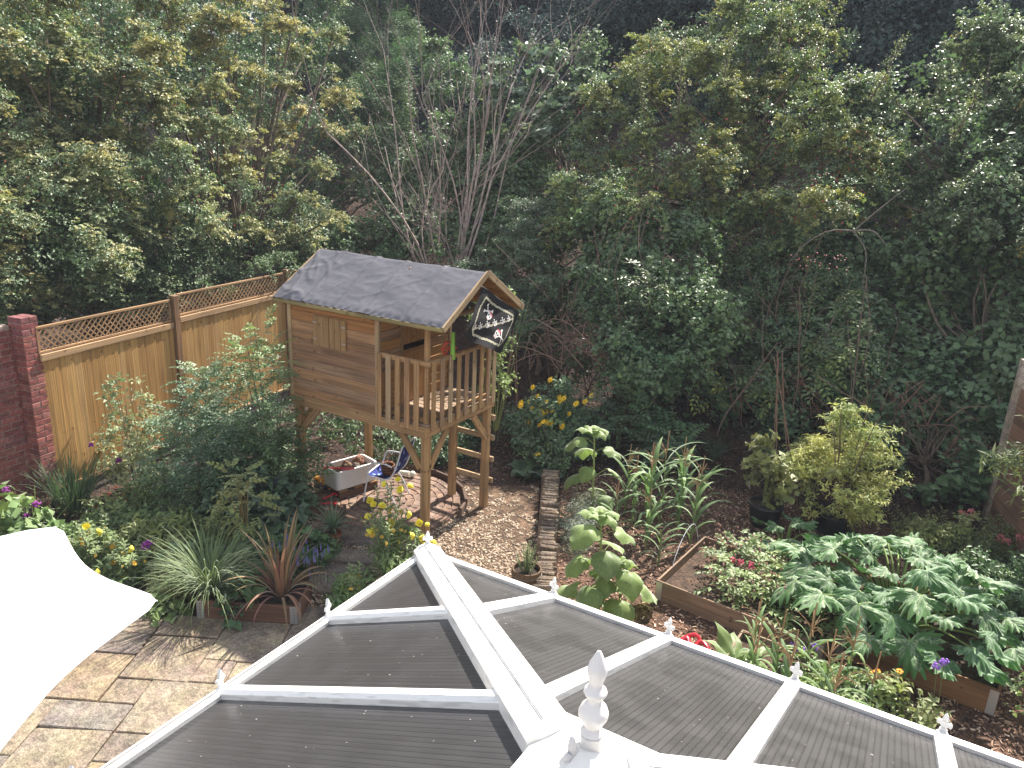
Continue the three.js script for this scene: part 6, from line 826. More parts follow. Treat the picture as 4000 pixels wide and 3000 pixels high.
const BL_SMALLBLUE = [[-7.0,3.1,-12.4,0.4],[-6.7,3.2,-12.5,0.3],[-6.4,2.0,-11.9,0.4],[-6.2,1.8,-11.1,0.4],[-6.6,2.9,-12.5,0.3],[-7.1,2.3,-12.1,0.3],[-6.7,1.9,-11.3,0.4],[-7.5,3.6,-12.8,0.3],[-6.4,2.6,-12.1,0.3],[-7.4,2.0,-11.7,0.2],[-6.8,1.7,-11.0,0.3],[-7.6,2.4,-12.1,0.3],[-7.7,3.0,-12.8,0.3],[-7.1,3.5,-12.9,0.4],[-6.7,2.8,-12.0,0.4],[-7.7,2.7,-12.2,0.2],[-7.2,2.8,-12.1,0.3],[-6.3,1.5,-11.0,0.3],[-6.1,2.3,-11.7,0.4],[-6.9,2.1,-11.5,0.4],[-7.9,2.4,-11.9,0.3],[-6.6,2.3,-11.9,0.3]];
const BL_HAW_R = [[-3.6,6.3,-16.0,0.6],[-4.2,6.3,-15.6,0.5],[-4.8,5.3,-14.4,0.4],[-3.8,4.5,-14.5,0.6],[-2.5,3.5,-13.5,0.6],[-6.0,4.5,-14.2,0.4],[-3.3,4.6,-14.6,0.6],[-2.9,5.2,-13.7,0.4],[-1.9,5.5,-15.6,0.5],[-4.2,6.8,-15.8,0.4],[-3.8,3.7,-13.6,0.5],[-4.8,3.9,-13.8,0.5],[-4.6,7.4,-16.4,0.6],[-2.5,5.0,-15.2,0.5],[-6.4,4.0,-12.8,0.4],[-3.0,6.3,-15.5,0.4],[-6.1,3.5,-13.4,0.6],[-2.1,5.8,-15.1,0.5],[-2.4,5.6,-14.2,0.5],[-3.6,7.6,-17.6,0.5],[-6.6,4.5,-13.9,0.4],[-1.9,4.0,-12.6,0.5],[-3.0,6.9,-17.0,0.5],[-5.1,7.0,-15.9,0.4],[-5.9,5.7,-15.5,0.4],[-6.2,5.4,-14.7,0.5],[-3.9,5.2,-14.7,0.5],[-2.0,5.0,-14.1,0.5],[-1.8,4.4,-13.9,0.6],[-5.4,6.1,-15.3,0.4],[-3.9,4.4,-13.1,0.6],[-3.1,3.8,-13.6,0.5],[-6.7,5.7,-14.5,0.4],[-5.2,4.1,-13.5,0.4],[-4.5,4.4,-13.3,0.4],[-7.0,5.1,-14.6,0.4],[-4.2,5.7,-14.5,0.5],[-4.7,6.4,-15.1,0.5],[-5.4,4.9,-14.0,0.5],[-3.8,7.1,-16.3,0.6],[-6.3,3.2,-12.7,0.6],[-1.6,4.0,-13.8,0.4],[-3.3,5.8,-15.5,0.5],[-6.2,6.1,-15.1,0.5],[-3.4,7.0,-16.7,0.4],[-5.5,6.6,-15.5,0.6],[-3.0,3.4,-13.5,0.5],[-5.4,3.9,-12.7,0.6],[-2.2,4.3,-13.6,0.4],[-4.0,4.9,-13.8,0.5],[-2.6,3.9,-13.2,0.5],[-4.8,3.7,-12.3,0.5],[-3.8,5.8,-15.1,0.6],[-2.7,4.7,-14.2,0.5],[-1.5,4.8,-14.0,0.5],[-6.3,6.7,-16.2,0.6]];
const BL_BIND = [[-4.1,1.8,-10.7,0.4],[-4.8,2.6,-11.4,0.4],[-3.7,1.8,-11.1,0.3],[-3.7,3.4,-12.6,0.4],[-5.1,2.2,-11.3,0.4],[-5.7,3.5,-12.3,0.3],[-4.4,2.1,-11.0,0.3],[-4.1,1.9,-11.4,0.4],[-3.0,2.5,-11.2,0.4],[-3.7,2.9,-12.1,0.4],[-4.5,3.5,-12.6,0.4],[-4.1,3.2,-12.6,0.4],[-3.6,2.4,-11.1,0.4],[-3.1,1.7,-10.7,0.4],[-4.6,3.0,-12.3,0.4],[-3.3,1.4,-10.7,0.3],[-3.8,2.7,-11.8,0.5],[-3.3,1.9,-11.4,0.4],[-4.2,2.3,-11.8,0.4],[-4.8,3.1,-11.9,0.4],[-5.0,3.7,-13.3,0.4],[-5.4,3.0,-12.1,0.3],[-4.5,1.8,-11.0,0.4],[-3.4,2.7,-11.7,0.4],[-5.1,3.4,-12.9,0.4],[-5.3,2.7,-11.5,0.3],[-4.0,2.9,-11.6,0.3],[-3.7,1.5,-10.5,0.5],[-4.7,2.7,-12.2,0.4],[-2.9,2.2,-11.0,0.4],[-5.3,3.6,-12.4,0.3],[-4.1,3.5,-12.8,0.4],[-3.4,2.2,-11.6,0.4],[-4.4,2.4,-11.3,0.4],[-4.2,1.4,-10.8,0.4]];
const BL_ELDERR = [[-2.0,2.0,-12.3,0.4],[-1.9,2.4,-12.5,0.4],[-2.6,3.4,-13.8,0.5],[-1.6,2.0,-11.9,0.4],[-1.2,2.3,-12.3,0.4],[-1.7,1.5,-12.1,0.4],[-2.6,1.9,-12.2,0.4],[-1.6,2.5,-13.0,0.3],[-3.4,2.5,-12.3,0.4],[-2.8,2.6,-12.6,0.4],[-2.7,2.8,-13.1,0.4],[-2.3,3.0,-13.5,0.3],[-2.7,1.4,-11.9,0.4],[-2.5,2.3,-12.9,0.4],[-3.0,1.7,-12.3,0.3],[-3.3,3.0,-13.4,0.4],[-2.0,3.1,-13.5,0.5],[-2.0,2.7,-12.6,0.3],[-3.2,2.0,-11.9,0.4],[-1.1,2.0,-11.8,0.5],[-3.0,2.2,-12.1,0.4],[-3.0,1.5,-11.4,0.5],[-2.2,1.6,-11.9,0.4],[-1.4,1.7,-11.8,0.5],[-2.2,1.4,-11.3,0.3],[-3.3,2.6,-13.0,0.4],[-1.7,2.9,-13.0,0.4],[-2.9,3.2,-13.4,0.5],[-2.0,1.4,-11.8,0.3],[-3.8,2.8,-13.4,0.5],[-1.3,2.7,-12.6,0.3],[-2.4,2.7,-12.9,0.5],[-2.2,3.5,-13.5,0.4]];
const BL_GLINT = [[2.2,4.3,-14.1,0.4],[2.7,5.6,-15.2,0.6],[0.0,6.6,-17.1,0.6],[0.3,4.7,-14.1,0.5],[2.9,5.1,-15.1,0.4],[1.3,4.9,-14.1,0.4],[2.2,5.5,-15.3,0.6],[0.9,5.6,-15.0,0.6],[-0.9,4.1,-14.8,0.5],[3.8,4.5,-14.9,0.6],[3.4,4.3,-14.9,0.5],[0.9,4.9,-14.4,0.6],[1.9,6.5,-16.7,0.5],[0.0,5.4,-15.3,0.6],[1.6,3.9,-13.4,0.5],[3.8,3.8,-14.5,0.6],[0.8,6.9,-16.8,0.4],[-1.1,5.6,-16.2,0.4],[0.7,3.8,-14.1,0.5],[-1.4,4.1,-14.3,0.5],[2.9,4.3,-14.7,0.6],[2.1,4.7,-14.7,0.5],[2.9,6.2,-17.0,0.5],[0.0,3.8,-13.0,0.4],[2.9,3.7,-13.4,0.6],[-1.5,4.7,-15.6,0.6],[3.3,4.8,-14.6,0.5],[2.4,3.7,-13.4,0.4],[-0.7,6.6,-16.9,0.4],[1.1,6.3,-17.0,0.6],[-0.3,4.5,-14.9,0.6],[1.8,4.3,-14.4,0.6],[1.8,5.1,-14.5,0.5],[0.1,4.3,-13.6,0.6],[1.1,4.2,-14.0,0.4],[2.0,5.8,-16.0,0.6],[3.5,5.3,-15.4,0.5],[2.7,4.0,-14.1,0.6],[3.7,5.9,-16.5,0.4],[2.7,4.9,-14.9,0.4],[0.6,5.2,-15.9,0.6],[-0.2,6.1,-16.8,0.6],[-1.7,5.9,-15.2,0.5],[-1.1,5.0,-14.6,0.5],[2.2,6.0,-15.4,0.4],[-1.7,5.3,-14.9,0.5],[-0.4,5.2,-14.5,0.6],[3.2,6.0,-16.6,0.5],[0.4,6.6,-16.3,0.4],[0.5,6.0,-15.4,0.5],[1.5,5.6,-14.8,0.6],[1.4,6.8,-17.0,0.4],[-0.5,5.7,-15.6,0.5],[1.1,3.7,-13.0,0.5],[-0.9,6.1,-15.6,0.4],[2.2,3.8,-14.5,0.6],[-0.4,3.8,-14.0,0.5],[-1.0,4.5,-15.1,0.6],[0.7,4.5,-14.3,0.5],[2.3,5.1,-15.2,0.6],[3.3,3.9,-14.2,0.4],[-2.1,5.7,-15.1,0.6],[1.5,6.2,-16.4,0.4],[0.5,4.2,-13.6,0.6],[2.2,6.5,-16.1,0.4],[2.9,4.7,-13.9,0.4],[-0.2,7.0,-16.8,0.6],[1.5,4.5,-14.6,0.6],[3.8,5.0,-15.7,0.5],[2.5,4.6,-14.7,0.6]];
const BL_IVYR = [[-0.2,2.5,-13.5,0.6],[-0.4,3.5,-14.6,0.5],[3.9,2.1,-13.1,0.6],[2.6,1.9,-12.5,0.4],[3.1,3.0,-14.5,0.4],[-1.0,3.2,-14.2,0.5],[-1.0,1.5,-12.5,0.5],[4.0,2.4,-13.7,0.5],[3.3,3.1,-13.9,0.5],[-0.5,1.0,-11.9,0.4],[1.6,2.5,-13.5,0.4],[2.1,3.2,-14.3,0.6],[2.5,2.5,-13.7,0.4],[2.8,3.5,-14.3,0.5],[1.9,2.5,-13.4,0.4],[-1.5,2.5,-13.6,0.4],[3.1,2.4,-13.7,0.4],[2.4,2.0,-13.4,0.5],[2.6,3.0,-13.7,0.5],[3.5,2.6,-13.4,0.4],[1.6,1.8,-12.7,0.5],[0.2,2.6,-14.2,0.5],[0.8,1.5,-12.7,0.4],[3.3,2.2,-13.2,0.6],[0.5,2.9,-14.2,0.5],[3.8,3.7,-14.6,0.5],[3.3,3.4,-14.4,0.4],[1.3,3.0,-14.1,0.4],[-0.0,1.9,-13.3,0.4],[0.2,1.6,-13.0,0.5],[-1.1,2.5,-13.8,0.4],[1.5,3.6,-14.7,0.5],[-0.5,2.0,-13.3,0.5],[0.0,0.8,-12.1,0.4],[0.3,3.4,-14.2,0.5],[3.5,1.7,-12.5,0.5],[-0.5,3.1,-13.7,0.5],[-1.5,1.7,-12.4,0.5],[0.5,1.4,-12.2,0.4],[-0.2,1.2,-12.4,0.5],[-1.9,3.4,-14.4,0.5],[3.8,3.0,-14.5,0.5],[1.2,2.1,-12.8,0.5],[2.4,3.7,-14.5,0.5],[1.6,2.2,-12.8,0.3],[2.8,2.5,-13.6,0.5],[1.8,3.7,-14.5,0.4],[3.5,3.7,-14.8,0.4],[0.5,1.9,-13.3,0.5],[3.3,1.9,-12.6,0.4],[-1.1,1.2,-12.0,0.4],[-1.6,2.1,-12.8,0.6],[-1.0,2.1,-12.9,0.6],[0.4,2.4,-13.3,0.5],[-0.7,2.6,-13.8,0.4],[3.8,1.8,-12.6,0.4],[1.0,3.5,-14.3,0.6],[3.1,1.9,-12.9,0.5],[0.6,3.7,-14.3,0.5],[1.7,3.0,-14.1,0.3],[3.9,2.8,-13.8,0.4],[-0.6,1.7,-12.8,0.4],[1.0,2.7,-14.0,0.5],[1.2,2.4,-13.6,0.5],[2.1,2.8,-13.6,0.5],[0.8,2.4,-13.0,0.5],[4.1,3.3,-14.6,0.4],[3.2,3.8,-14.7,0.5],[0.7,3.2,-14.0,0.4],[-1.5,2.9,-14.2,0.4],[0.9,2.0,-12.6,0.5],[1.2,1.8,-12.4,0.5],[-0.1,3.7,-14.9,0.5],[2.5,2.2,-12.9,0.6],[-1.4,3.3,-14.7,0.4],[3.6,2.1,-13.1,0.6],[2.0,1.7,-12.8,0.3],[1.2,3.8,-15.0,0.5],[3.7,3.4,-14.6,0.5],[0.3,1.0,-12.2,0.5],[2.4,3.0,-14.3,0.5],[2.3,1.8,-12.5,0.5],[-0.2,1.6,-12.7,0.6],[4.1,3.8,-14.9,0.5],[1.9,2.2,-12.9,0.4],[2.9,2.1,-13.3,0.4],[4.1,1.6,-12.6,0.5],[-0.1,3.1,-14.4,0.4],[2.2,3.9,-14.9,0.4]];
const BL_IVYLOW = [[0.4,1.3,-12.2,0.5],[0.5,1.0,-11.6,0.4],[-0.4,1.4,-12.2,0.4],[0.4,1.6,-12.6,0.4],[0.0,1.2,-12.2,0.3],[0.8,1.1,-12.1,0.3],[-0.2,0.7,-11.0,0.3],[-0.2,0.7,-11.9,0.4],[0.9,0.8,-11.5,0.4],[-0.2,1.6,-12.3,0.4],[0.8,1.6,-12.8,0.4],[0.3,0.5,-11.4,0.4],[-0.5,1.1,-12.1,0.5],[0.2,0.9,-11.7,0.3],[-0.5,0.8,-11.6,0.5],[0.7,1.4,-12.4,0.4],[0.3,2.0,-12.8,0.4],[0.7,0.5,-11.4,0.4],[0.9,1.4,-11.9,0.3],[-1.0,1.4,-12.4,0.4],[0.7,2.0,-12.6,0.3],[-0.5,1.6,-12.3,0.4],[-0.0,1.8,-12.5,0.4],[-0.8,1.1,-11.5,0.4],[0.5,0.7,-11.7,0.4],[0.1,0.8,-11.2,0.5],[0.2,1.5,-12.2,0.3],[0.9,2.1,-13.1,0.3]];
const BL_BACKL = [[-15.3,5.1,-15.1,0.7],[-16.1,7.3,-9.9,0.7],[-15.9,6.5,-14.3,0.8],[-13.6,3.1,-10.2,0.6],[-14.0,2.8,-7.3,0.8],[-14.3,3.3,-8.3,0.8],[-15.9,6.9,-10.8,0.7],[-15.6,5.5,-11.6,0.9],[-15.3,6.0,-9.8,0.8],[-16.1,6.8,-17.8,0.7],[-15.8,6.4,-8.9,0.9],[-13.6,3.3,-12.2,0.7],[-16.4,7.7,-14.3,0.7],[-14.2,3.9,-9.8,0.6],[-13.9,3.6,-6.8,0.6],[-14.5,3.5,-15.7,0.6],[-16.7,8.5,-17.4,0.8],[-14.3,5.0,-6.9,0.8],[-14.3,3.8,-11.6,0.9],[-14.9,4.7,-17.0,0.6],[-14.9,5.4,-8.1,0.8],[-14.8,5.9,-7.3,0.9],[-14.1,4.4,-8.2,0.8],[-14.9,5.3,-12.8,0.8],[-15.4,6.5,-12.4,0.9],[-14.1,3.1,-9.2,0.9],[-15.8,7.0,-8.3,0.9],[-16.6,7.6,-12.9,0.7],[-14.4,4.9,-9.2,0.7],[-14.4,4.5,-7.5,0.8],[-13.7,2.9,-6.3,0.8],[-13.5,2.5,-13.6,0.8],[-13.4,2.6,-7.8,0.8],[-16.4,7.1,-16.3,0.9]];
const BL_FILL = [[-15.9,5.5,-16.6,0.5],[-16.7,3.5,-14.8,0.5],[-13.7,3.4,-14.4,0.5],[-13.4,4.4,-15.3,0.5],[-11.6,3.8,-14.8,0.5],[-10.9,2.4,-13.4,0.5],[-19.5,7.3,-18.2,0.7],[-18.4,6.2,-17.0,0.6],[-14.4,5.2,-16.2,0.7],[-13.5,2.5,-13.6,0.6],[-12.1,3.4,-14.2,0.5],[-12.6,4.7,-15.7,0.7],[-17.3,5.0,-16.3,0.7],[-14.7,6.2,-17.2,0.6],[-15.2,3.8,-14.8,0.7],[-14.6,2.6,-13.1,0.5],[-15.0,4.6,-15.7,0.6],[-17.7,6.9,-17.8,0.6],[-12.7,2.5,-13.8,0.7],[-10.8,3.1,-13.7,0.5],[-16.4,6.7,-17.9,0.6]];
const BL_WOODS = [[-8.5,11.4,-30.4,2.1],[-11.8,7.9,-25.6,2.5],[-43.1,9.2,-31.2,2.7],[-20.4,6.8,-24.6,2.1],[-2.0,4.6,-25.6,2.6],[-6.0,5.6,-29.4,2.5],[-2.1,7.2,-23.9,3.1],[-9.0,9.4,-23.3,2.0],[-4.8,7.3,-24.2,3.1],[-10.4,7.3,-29.1,2.8],[-17.7,12.0,-24.8,2.6],[-53.1,14.6,-26.2,2.3],[-34.7,12.5,-27.6,2.0],[-19.1,2.9,-24.2,3.0],[-54.1,4.6,-24.4,2.2],[-1.8,10.7,-25.7,3.2],[-18.5,9.1,-30.1,2.7],[-29.1,7.5,-27.2,2.5],[-45.3,13.2,-30.0,2.6],[1.3,5.3,-28.4,3.0],[-30.8,4.7,-24.2,2.7],[-4.2,10.4,-26.2,2.5],[1.5,8.8,-25.0,2.5],[-25.0,12.1,-24.8,3.2],[-37.2,2.0,-22.9,3.0],[-14.7,11.6,-28.5,2.5],[2.3,7.4,-26.5,2.7],[-65.6,10.3,-29.6,2.8],[0.3,7.8,-30.3,2.1],[-30.6,1.9,-29.0,2.8],[-16.7,5.8,-23.7,2.3],[-45.6,11.3,-24.5,2.4],[-22.3,10.9,-29.8,2.8],[-12.8,5.4,-22.7,3.3],[-43.3,5.2,-24.5,2.6],[-24.3,9.5,-26.9,2.5],[-8.5,4.8,-26.1,2.7],[-0.7,6.1,-26.7,2.9],[-26.0,13.7,-31.1,3.0],[-0.0,9.3,-25.6,2.4],[-8.5,9.0,-28.2,3.3],[-11.8,5.1,-27.5,3.3],[-43.3,14.3,-25.7,2.4],[-45.0,5.3,-29.8,2.1],[-57.5,1.0,-28.4,2.1],[-45.1,7.8,-23.4,2.5],[-39.8,8.5,-24.5,3.3],[0.4,11.9,-30.3,2.5],[-27.2,4.5,-28.9,2.6],[-2.4,9.1,-24.9,2.6]];
const BL_FILLC = [[-9.2,3.6,-14.2,0.5],[-6.0,1.6,-12.4,0.4],[-10.9,4.5,-14.9,0.5],[-10.6,3.8,-14.2,0.6],[-6.2,4.3,-14.7,0.6],[-7.5,2.2,-12.7,0.4],[-8.0,3.6,-13.9,0.5],[-7.3,4.7,-15.0,0.4],[-5.5,3.3,-13.6,0.5],[-10.0,4.3,-14.8,0.5],[-9.5,4.8,-15.6,0.5],[-7.1,4.0,-14.5,0.4],[-5.9,2.8,-13.5,0.4],[-6.8,2.9,-13.4,0.4],[-5.2,2.6,-12.9,0.5],[-5.4,1.1,-11.7,0.4],[-9.6,3.1,-13.6,0.4],[-8.7,5.1,-16.0,0.6],[-5.7,2.3,-12.7,0.6],[-6.6,2.1,-12.6,0.6],[-8.7,2.5,-13.4,0.6],[-5.1,1.9,-12.4,0.5],[-8.2,4.2,-15.0,0.4],[-6.5,1.5,-11.9,0.5],[-6.3,3.7,-14.1,0.5],[-8.5,3.1,-13.9,0.4],[-7.5,2.7,-13.4,0.6],[-12.2,4.3,-15.1,0.4],[-8.8,4.1,-14.4,0.6],[-10.3,5.0,-15.5,0.5],[-6.4,3.2,-13.8,0.6],[-7.2,3.5,-13.9,0.5]];
const BL_FILLR = [[-3.5,1.8,-12.4,0.5],[-1.3,1.1,-12.2,0.5],[-2.8,0.9,-11.8,0.5],[-1.5,3.2,-14.1,0.5],[-3.4,3.5,-14.5,0.5],[-3.5,0.9,-12.0,0.5],[-4.2,1.8,-12.8,0.5],[-2.1,2.0,-12.6,0.5],[-0.7,1.2,-11.9,0.5],[-4.4,1.2,-12.1,0.4],[-1.6,1.6,-12.4,0.3],[-2.6,3.3,-14.3,0.6],[-2.3,1.5,-12.3,0.4],[-1.8,0.8,-11.6,0.5],[-4.1,3.2,-14.2,0.5],[-2.0,3.6,-14.1,0.4],[-2.7,2.0,-13.0,0.4],[-1.6,2.1,-13.1,0.4],[-1.0,2.1,-13.0,0.4],[-4.3,2.5,-13.2,0.4],[-2.1,2.7,-13.5,0.4],[-3.3,2.6,-13.4,0.4],[-1.4,2.6,-13.3,0.5],[-4.0,0.7,-11.8,0.5],[-2.9,2.8,-13.9,0.4],[-0.8,1.7,-12.2,0.4],[-3.0,1.3,-12.5,0.5],[-2.4,1.0,-12.1,0.5]];
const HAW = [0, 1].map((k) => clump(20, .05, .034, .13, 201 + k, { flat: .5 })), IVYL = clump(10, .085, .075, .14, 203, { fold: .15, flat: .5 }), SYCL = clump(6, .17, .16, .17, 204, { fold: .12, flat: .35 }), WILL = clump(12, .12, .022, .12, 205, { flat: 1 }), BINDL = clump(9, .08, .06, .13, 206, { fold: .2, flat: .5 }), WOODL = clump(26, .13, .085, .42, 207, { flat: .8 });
const WOODS = clump(14, .2, .12, .24, 219, { flat: .7 });
const HAWS = [0, 1].map((k) => clump(8, .055, .038, .055, 211 + k, { flat: .7 })), IVYS = clump(5, .09, .08, .075, 213, { fold: .15, flat: .6 }), BINDS = clump(5, .085, .062, .075, 214, { fold: .2, flat: .6 }), SYCS = clump(3, .17, .16, .1, 215, { fold: .12, flat: .4 }), OVALS = clump(5, .08, .048, .07, 216), SMALLS = clump(9, .042, .027, .055, 217);
function tree(name, label, cat, foot, blobs, { layers, r0 = .14, seed = 1, twigs = 2, bark = barkM, trunkTop = .35, group }) {
  const [fx, fz] = foot, fy = land(fx, fz), t = thing(name, label, cat, [fx, fy, fz], 0, group), B = blobs.map(([x, y, z, r]) => [x - fx, y - fy, z - fz, r]), cx = B.reduce((s, b) => s + b[0], 0) / B.length, cz = B.reduce((s, b) => s + b[2], 0) / B.length, cy = B.reduce((s, b) => s + b[1], 0) / B.length;
  const top = [cx * trunkTop, Math.max(.3, cy * trunkTop), cz * trunkTop];
  part('trunk', tube([[0, -.3, 0], [top[0] * .3 + .1, top[1] * .5, top[2] * .3], top], r0, r0 * .6, 8, 8), bark, t); part('limbs', limbs(top, B, r0 * .6, seed, twigs), bark, t);
  layers.forEach((l, i) => (l.twig ? twigCrown : crown)(t, l.name || 'crown', l.geo, l.mat, B, { seed: seed + i * 13, ...l })); return t;
}
const berry = new THREE.IcosahedronGeometry(1, 0), berryM = plain(1, 1, 1, .4);
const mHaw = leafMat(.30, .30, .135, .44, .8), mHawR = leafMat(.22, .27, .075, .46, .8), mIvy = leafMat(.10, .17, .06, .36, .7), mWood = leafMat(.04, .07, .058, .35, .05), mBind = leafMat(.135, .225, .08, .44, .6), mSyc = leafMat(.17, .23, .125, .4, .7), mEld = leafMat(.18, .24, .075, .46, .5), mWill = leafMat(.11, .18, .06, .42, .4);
const hawCols = [[.5, .75, .6], [.9, 1, .8], [1.15, 1.12, .85], [1.4, 1.25, 1.0]];
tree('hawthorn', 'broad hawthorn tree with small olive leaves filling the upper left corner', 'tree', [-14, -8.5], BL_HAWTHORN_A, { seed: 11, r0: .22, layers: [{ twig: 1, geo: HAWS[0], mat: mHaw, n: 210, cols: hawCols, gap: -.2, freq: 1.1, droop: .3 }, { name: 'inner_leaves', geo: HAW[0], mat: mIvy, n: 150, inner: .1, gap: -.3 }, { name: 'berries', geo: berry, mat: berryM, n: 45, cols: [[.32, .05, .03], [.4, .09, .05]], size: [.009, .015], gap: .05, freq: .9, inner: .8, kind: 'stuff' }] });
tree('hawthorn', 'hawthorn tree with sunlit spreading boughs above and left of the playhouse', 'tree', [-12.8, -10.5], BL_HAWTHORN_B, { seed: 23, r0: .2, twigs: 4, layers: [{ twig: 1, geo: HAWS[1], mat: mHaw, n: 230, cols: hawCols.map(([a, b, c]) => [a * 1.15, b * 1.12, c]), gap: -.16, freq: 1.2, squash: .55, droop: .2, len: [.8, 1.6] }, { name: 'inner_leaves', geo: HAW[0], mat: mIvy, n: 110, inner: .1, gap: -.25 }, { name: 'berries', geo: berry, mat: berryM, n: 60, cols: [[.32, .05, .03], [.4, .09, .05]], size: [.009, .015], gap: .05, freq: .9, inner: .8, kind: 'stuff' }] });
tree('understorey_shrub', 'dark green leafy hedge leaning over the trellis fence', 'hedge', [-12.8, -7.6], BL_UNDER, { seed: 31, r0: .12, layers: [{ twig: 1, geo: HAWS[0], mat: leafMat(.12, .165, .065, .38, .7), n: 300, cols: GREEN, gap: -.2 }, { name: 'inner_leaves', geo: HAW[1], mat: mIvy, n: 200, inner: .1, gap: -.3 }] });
tree('overhanging_spray', 'thin leafy branch hanging over the right fence panel', 'branch', [-11.4, -8.6], [[-10.0, 2.3, -7.7, .2], [-10.05, 2.1, -8.2, .24], [-10.2, 2.45, -9, .3], [-9.9, 1.85, -7.55, .13], [-10.3, 2.5, -9.6, .3], [-9.6, 2.4, -9.3, .22]], { seed: 37, r0: .03, layers: [{ twig: 1, geo: SMALLS, mat: mIvy, n: 260, cols: GREEN, gap: -.3 }] });
tree('willow', 'narrow leaved green tree behind the bare branches', 'tree', [-15, -18.5], BL_DROOP, { seed: 41, layers: [{ geo: WILL, mat: mWill, n: 620, cols: [[.55, .8, .7], [.9, 1, .9], [1.1, 1.1, .9]], gap: -.15, along: -1.1 }] });
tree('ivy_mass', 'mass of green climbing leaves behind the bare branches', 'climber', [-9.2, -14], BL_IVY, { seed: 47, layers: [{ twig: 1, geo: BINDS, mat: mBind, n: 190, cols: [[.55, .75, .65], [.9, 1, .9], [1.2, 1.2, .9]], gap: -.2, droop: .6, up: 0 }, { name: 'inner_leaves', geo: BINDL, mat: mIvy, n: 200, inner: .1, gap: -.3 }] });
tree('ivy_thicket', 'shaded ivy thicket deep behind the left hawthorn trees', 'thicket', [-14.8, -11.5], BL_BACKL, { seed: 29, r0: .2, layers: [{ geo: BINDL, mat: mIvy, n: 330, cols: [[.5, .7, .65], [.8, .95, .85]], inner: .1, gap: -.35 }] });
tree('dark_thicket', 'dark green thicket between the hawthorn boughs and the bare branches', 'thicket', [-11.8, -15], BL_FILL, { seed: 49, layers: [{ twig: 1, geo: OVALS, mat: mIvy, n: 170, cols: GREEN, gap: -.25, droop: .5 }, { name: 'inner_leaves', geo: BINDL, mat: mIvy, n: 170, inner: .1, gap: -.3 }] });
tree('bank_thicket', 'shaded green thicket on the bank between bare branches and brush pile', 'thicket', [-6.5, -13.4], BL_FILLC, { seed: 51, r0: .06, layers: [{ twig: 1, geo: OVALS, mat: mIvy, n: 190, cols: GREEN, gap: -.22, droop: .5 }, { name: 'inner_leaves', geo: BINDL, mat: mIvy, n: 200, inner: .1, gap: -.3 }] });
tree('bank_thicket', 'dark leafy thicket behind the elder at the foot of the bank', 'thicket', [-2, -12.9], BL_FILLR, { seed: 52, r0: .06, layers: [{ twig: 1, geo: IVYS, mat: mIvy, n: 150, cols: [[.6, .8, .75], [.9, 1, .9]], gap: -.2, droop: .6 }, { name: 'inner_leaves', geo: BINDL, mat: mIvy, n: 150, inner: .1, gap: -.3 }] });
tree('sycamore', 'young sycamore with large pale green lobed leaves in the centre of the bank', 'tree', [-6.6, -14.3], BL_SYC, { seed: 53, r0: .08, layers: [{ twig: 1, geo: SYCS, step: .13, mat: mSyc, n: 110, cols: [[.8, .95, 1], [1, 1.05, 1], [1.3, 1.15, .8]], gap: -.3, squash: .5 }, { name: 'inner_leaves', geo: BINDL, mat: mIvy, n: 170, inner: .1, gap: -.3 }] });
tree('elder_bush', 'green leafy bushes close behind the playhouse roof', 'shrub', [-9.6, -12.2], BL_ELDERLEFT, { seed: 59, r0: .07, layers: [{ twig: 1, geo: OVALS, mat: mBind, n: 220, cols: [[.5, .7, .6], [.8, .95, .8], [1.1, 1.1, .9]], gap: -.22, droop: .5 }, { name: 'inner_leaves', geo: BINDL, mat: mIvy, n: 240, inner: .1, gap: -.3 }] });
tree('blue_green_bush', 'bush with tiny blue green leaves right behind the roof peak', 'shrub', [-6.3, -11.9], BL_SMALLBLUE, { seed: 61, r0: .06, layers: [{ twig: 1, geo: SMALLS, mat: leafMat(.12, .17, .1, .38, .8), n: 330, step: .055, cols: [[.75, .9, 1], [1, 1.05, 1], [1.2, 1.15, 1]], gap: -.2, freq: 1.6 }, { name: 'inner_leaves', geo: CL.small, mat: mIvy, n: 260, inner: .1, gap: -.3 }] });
tree('hawthorn', 'large sunlit hawthorn bush with red berries on the bank right of centre', 'tree', [-4.2, -15], BL_HAW_R, { seed: 67, r0: .16, twigs: 4, layers: [{ twig: 1, geo: HAWS[1], mat: mHawR, n: 210, cols: [[.6, .85, .6], [1, 1.05, .8], [1.3, 1.15, .8], [1.25, 1.05, .75]], gap: -.18, freq: 1.2, droop: .35, len: [.8, 1.6] }, { name: 'inner_leaves', geo: HAW[0], mat: mIvy, n: 120, inner: .1, gap: -.25 }, { name: 'berries', geo: berry, mat: berryM, n: 130, cols: [[.3, .03, .04], [.42, .07, .06]], size: [.009, .016], gap: .04, freq: .8, inner: .8, kind: 'stuff' }] });
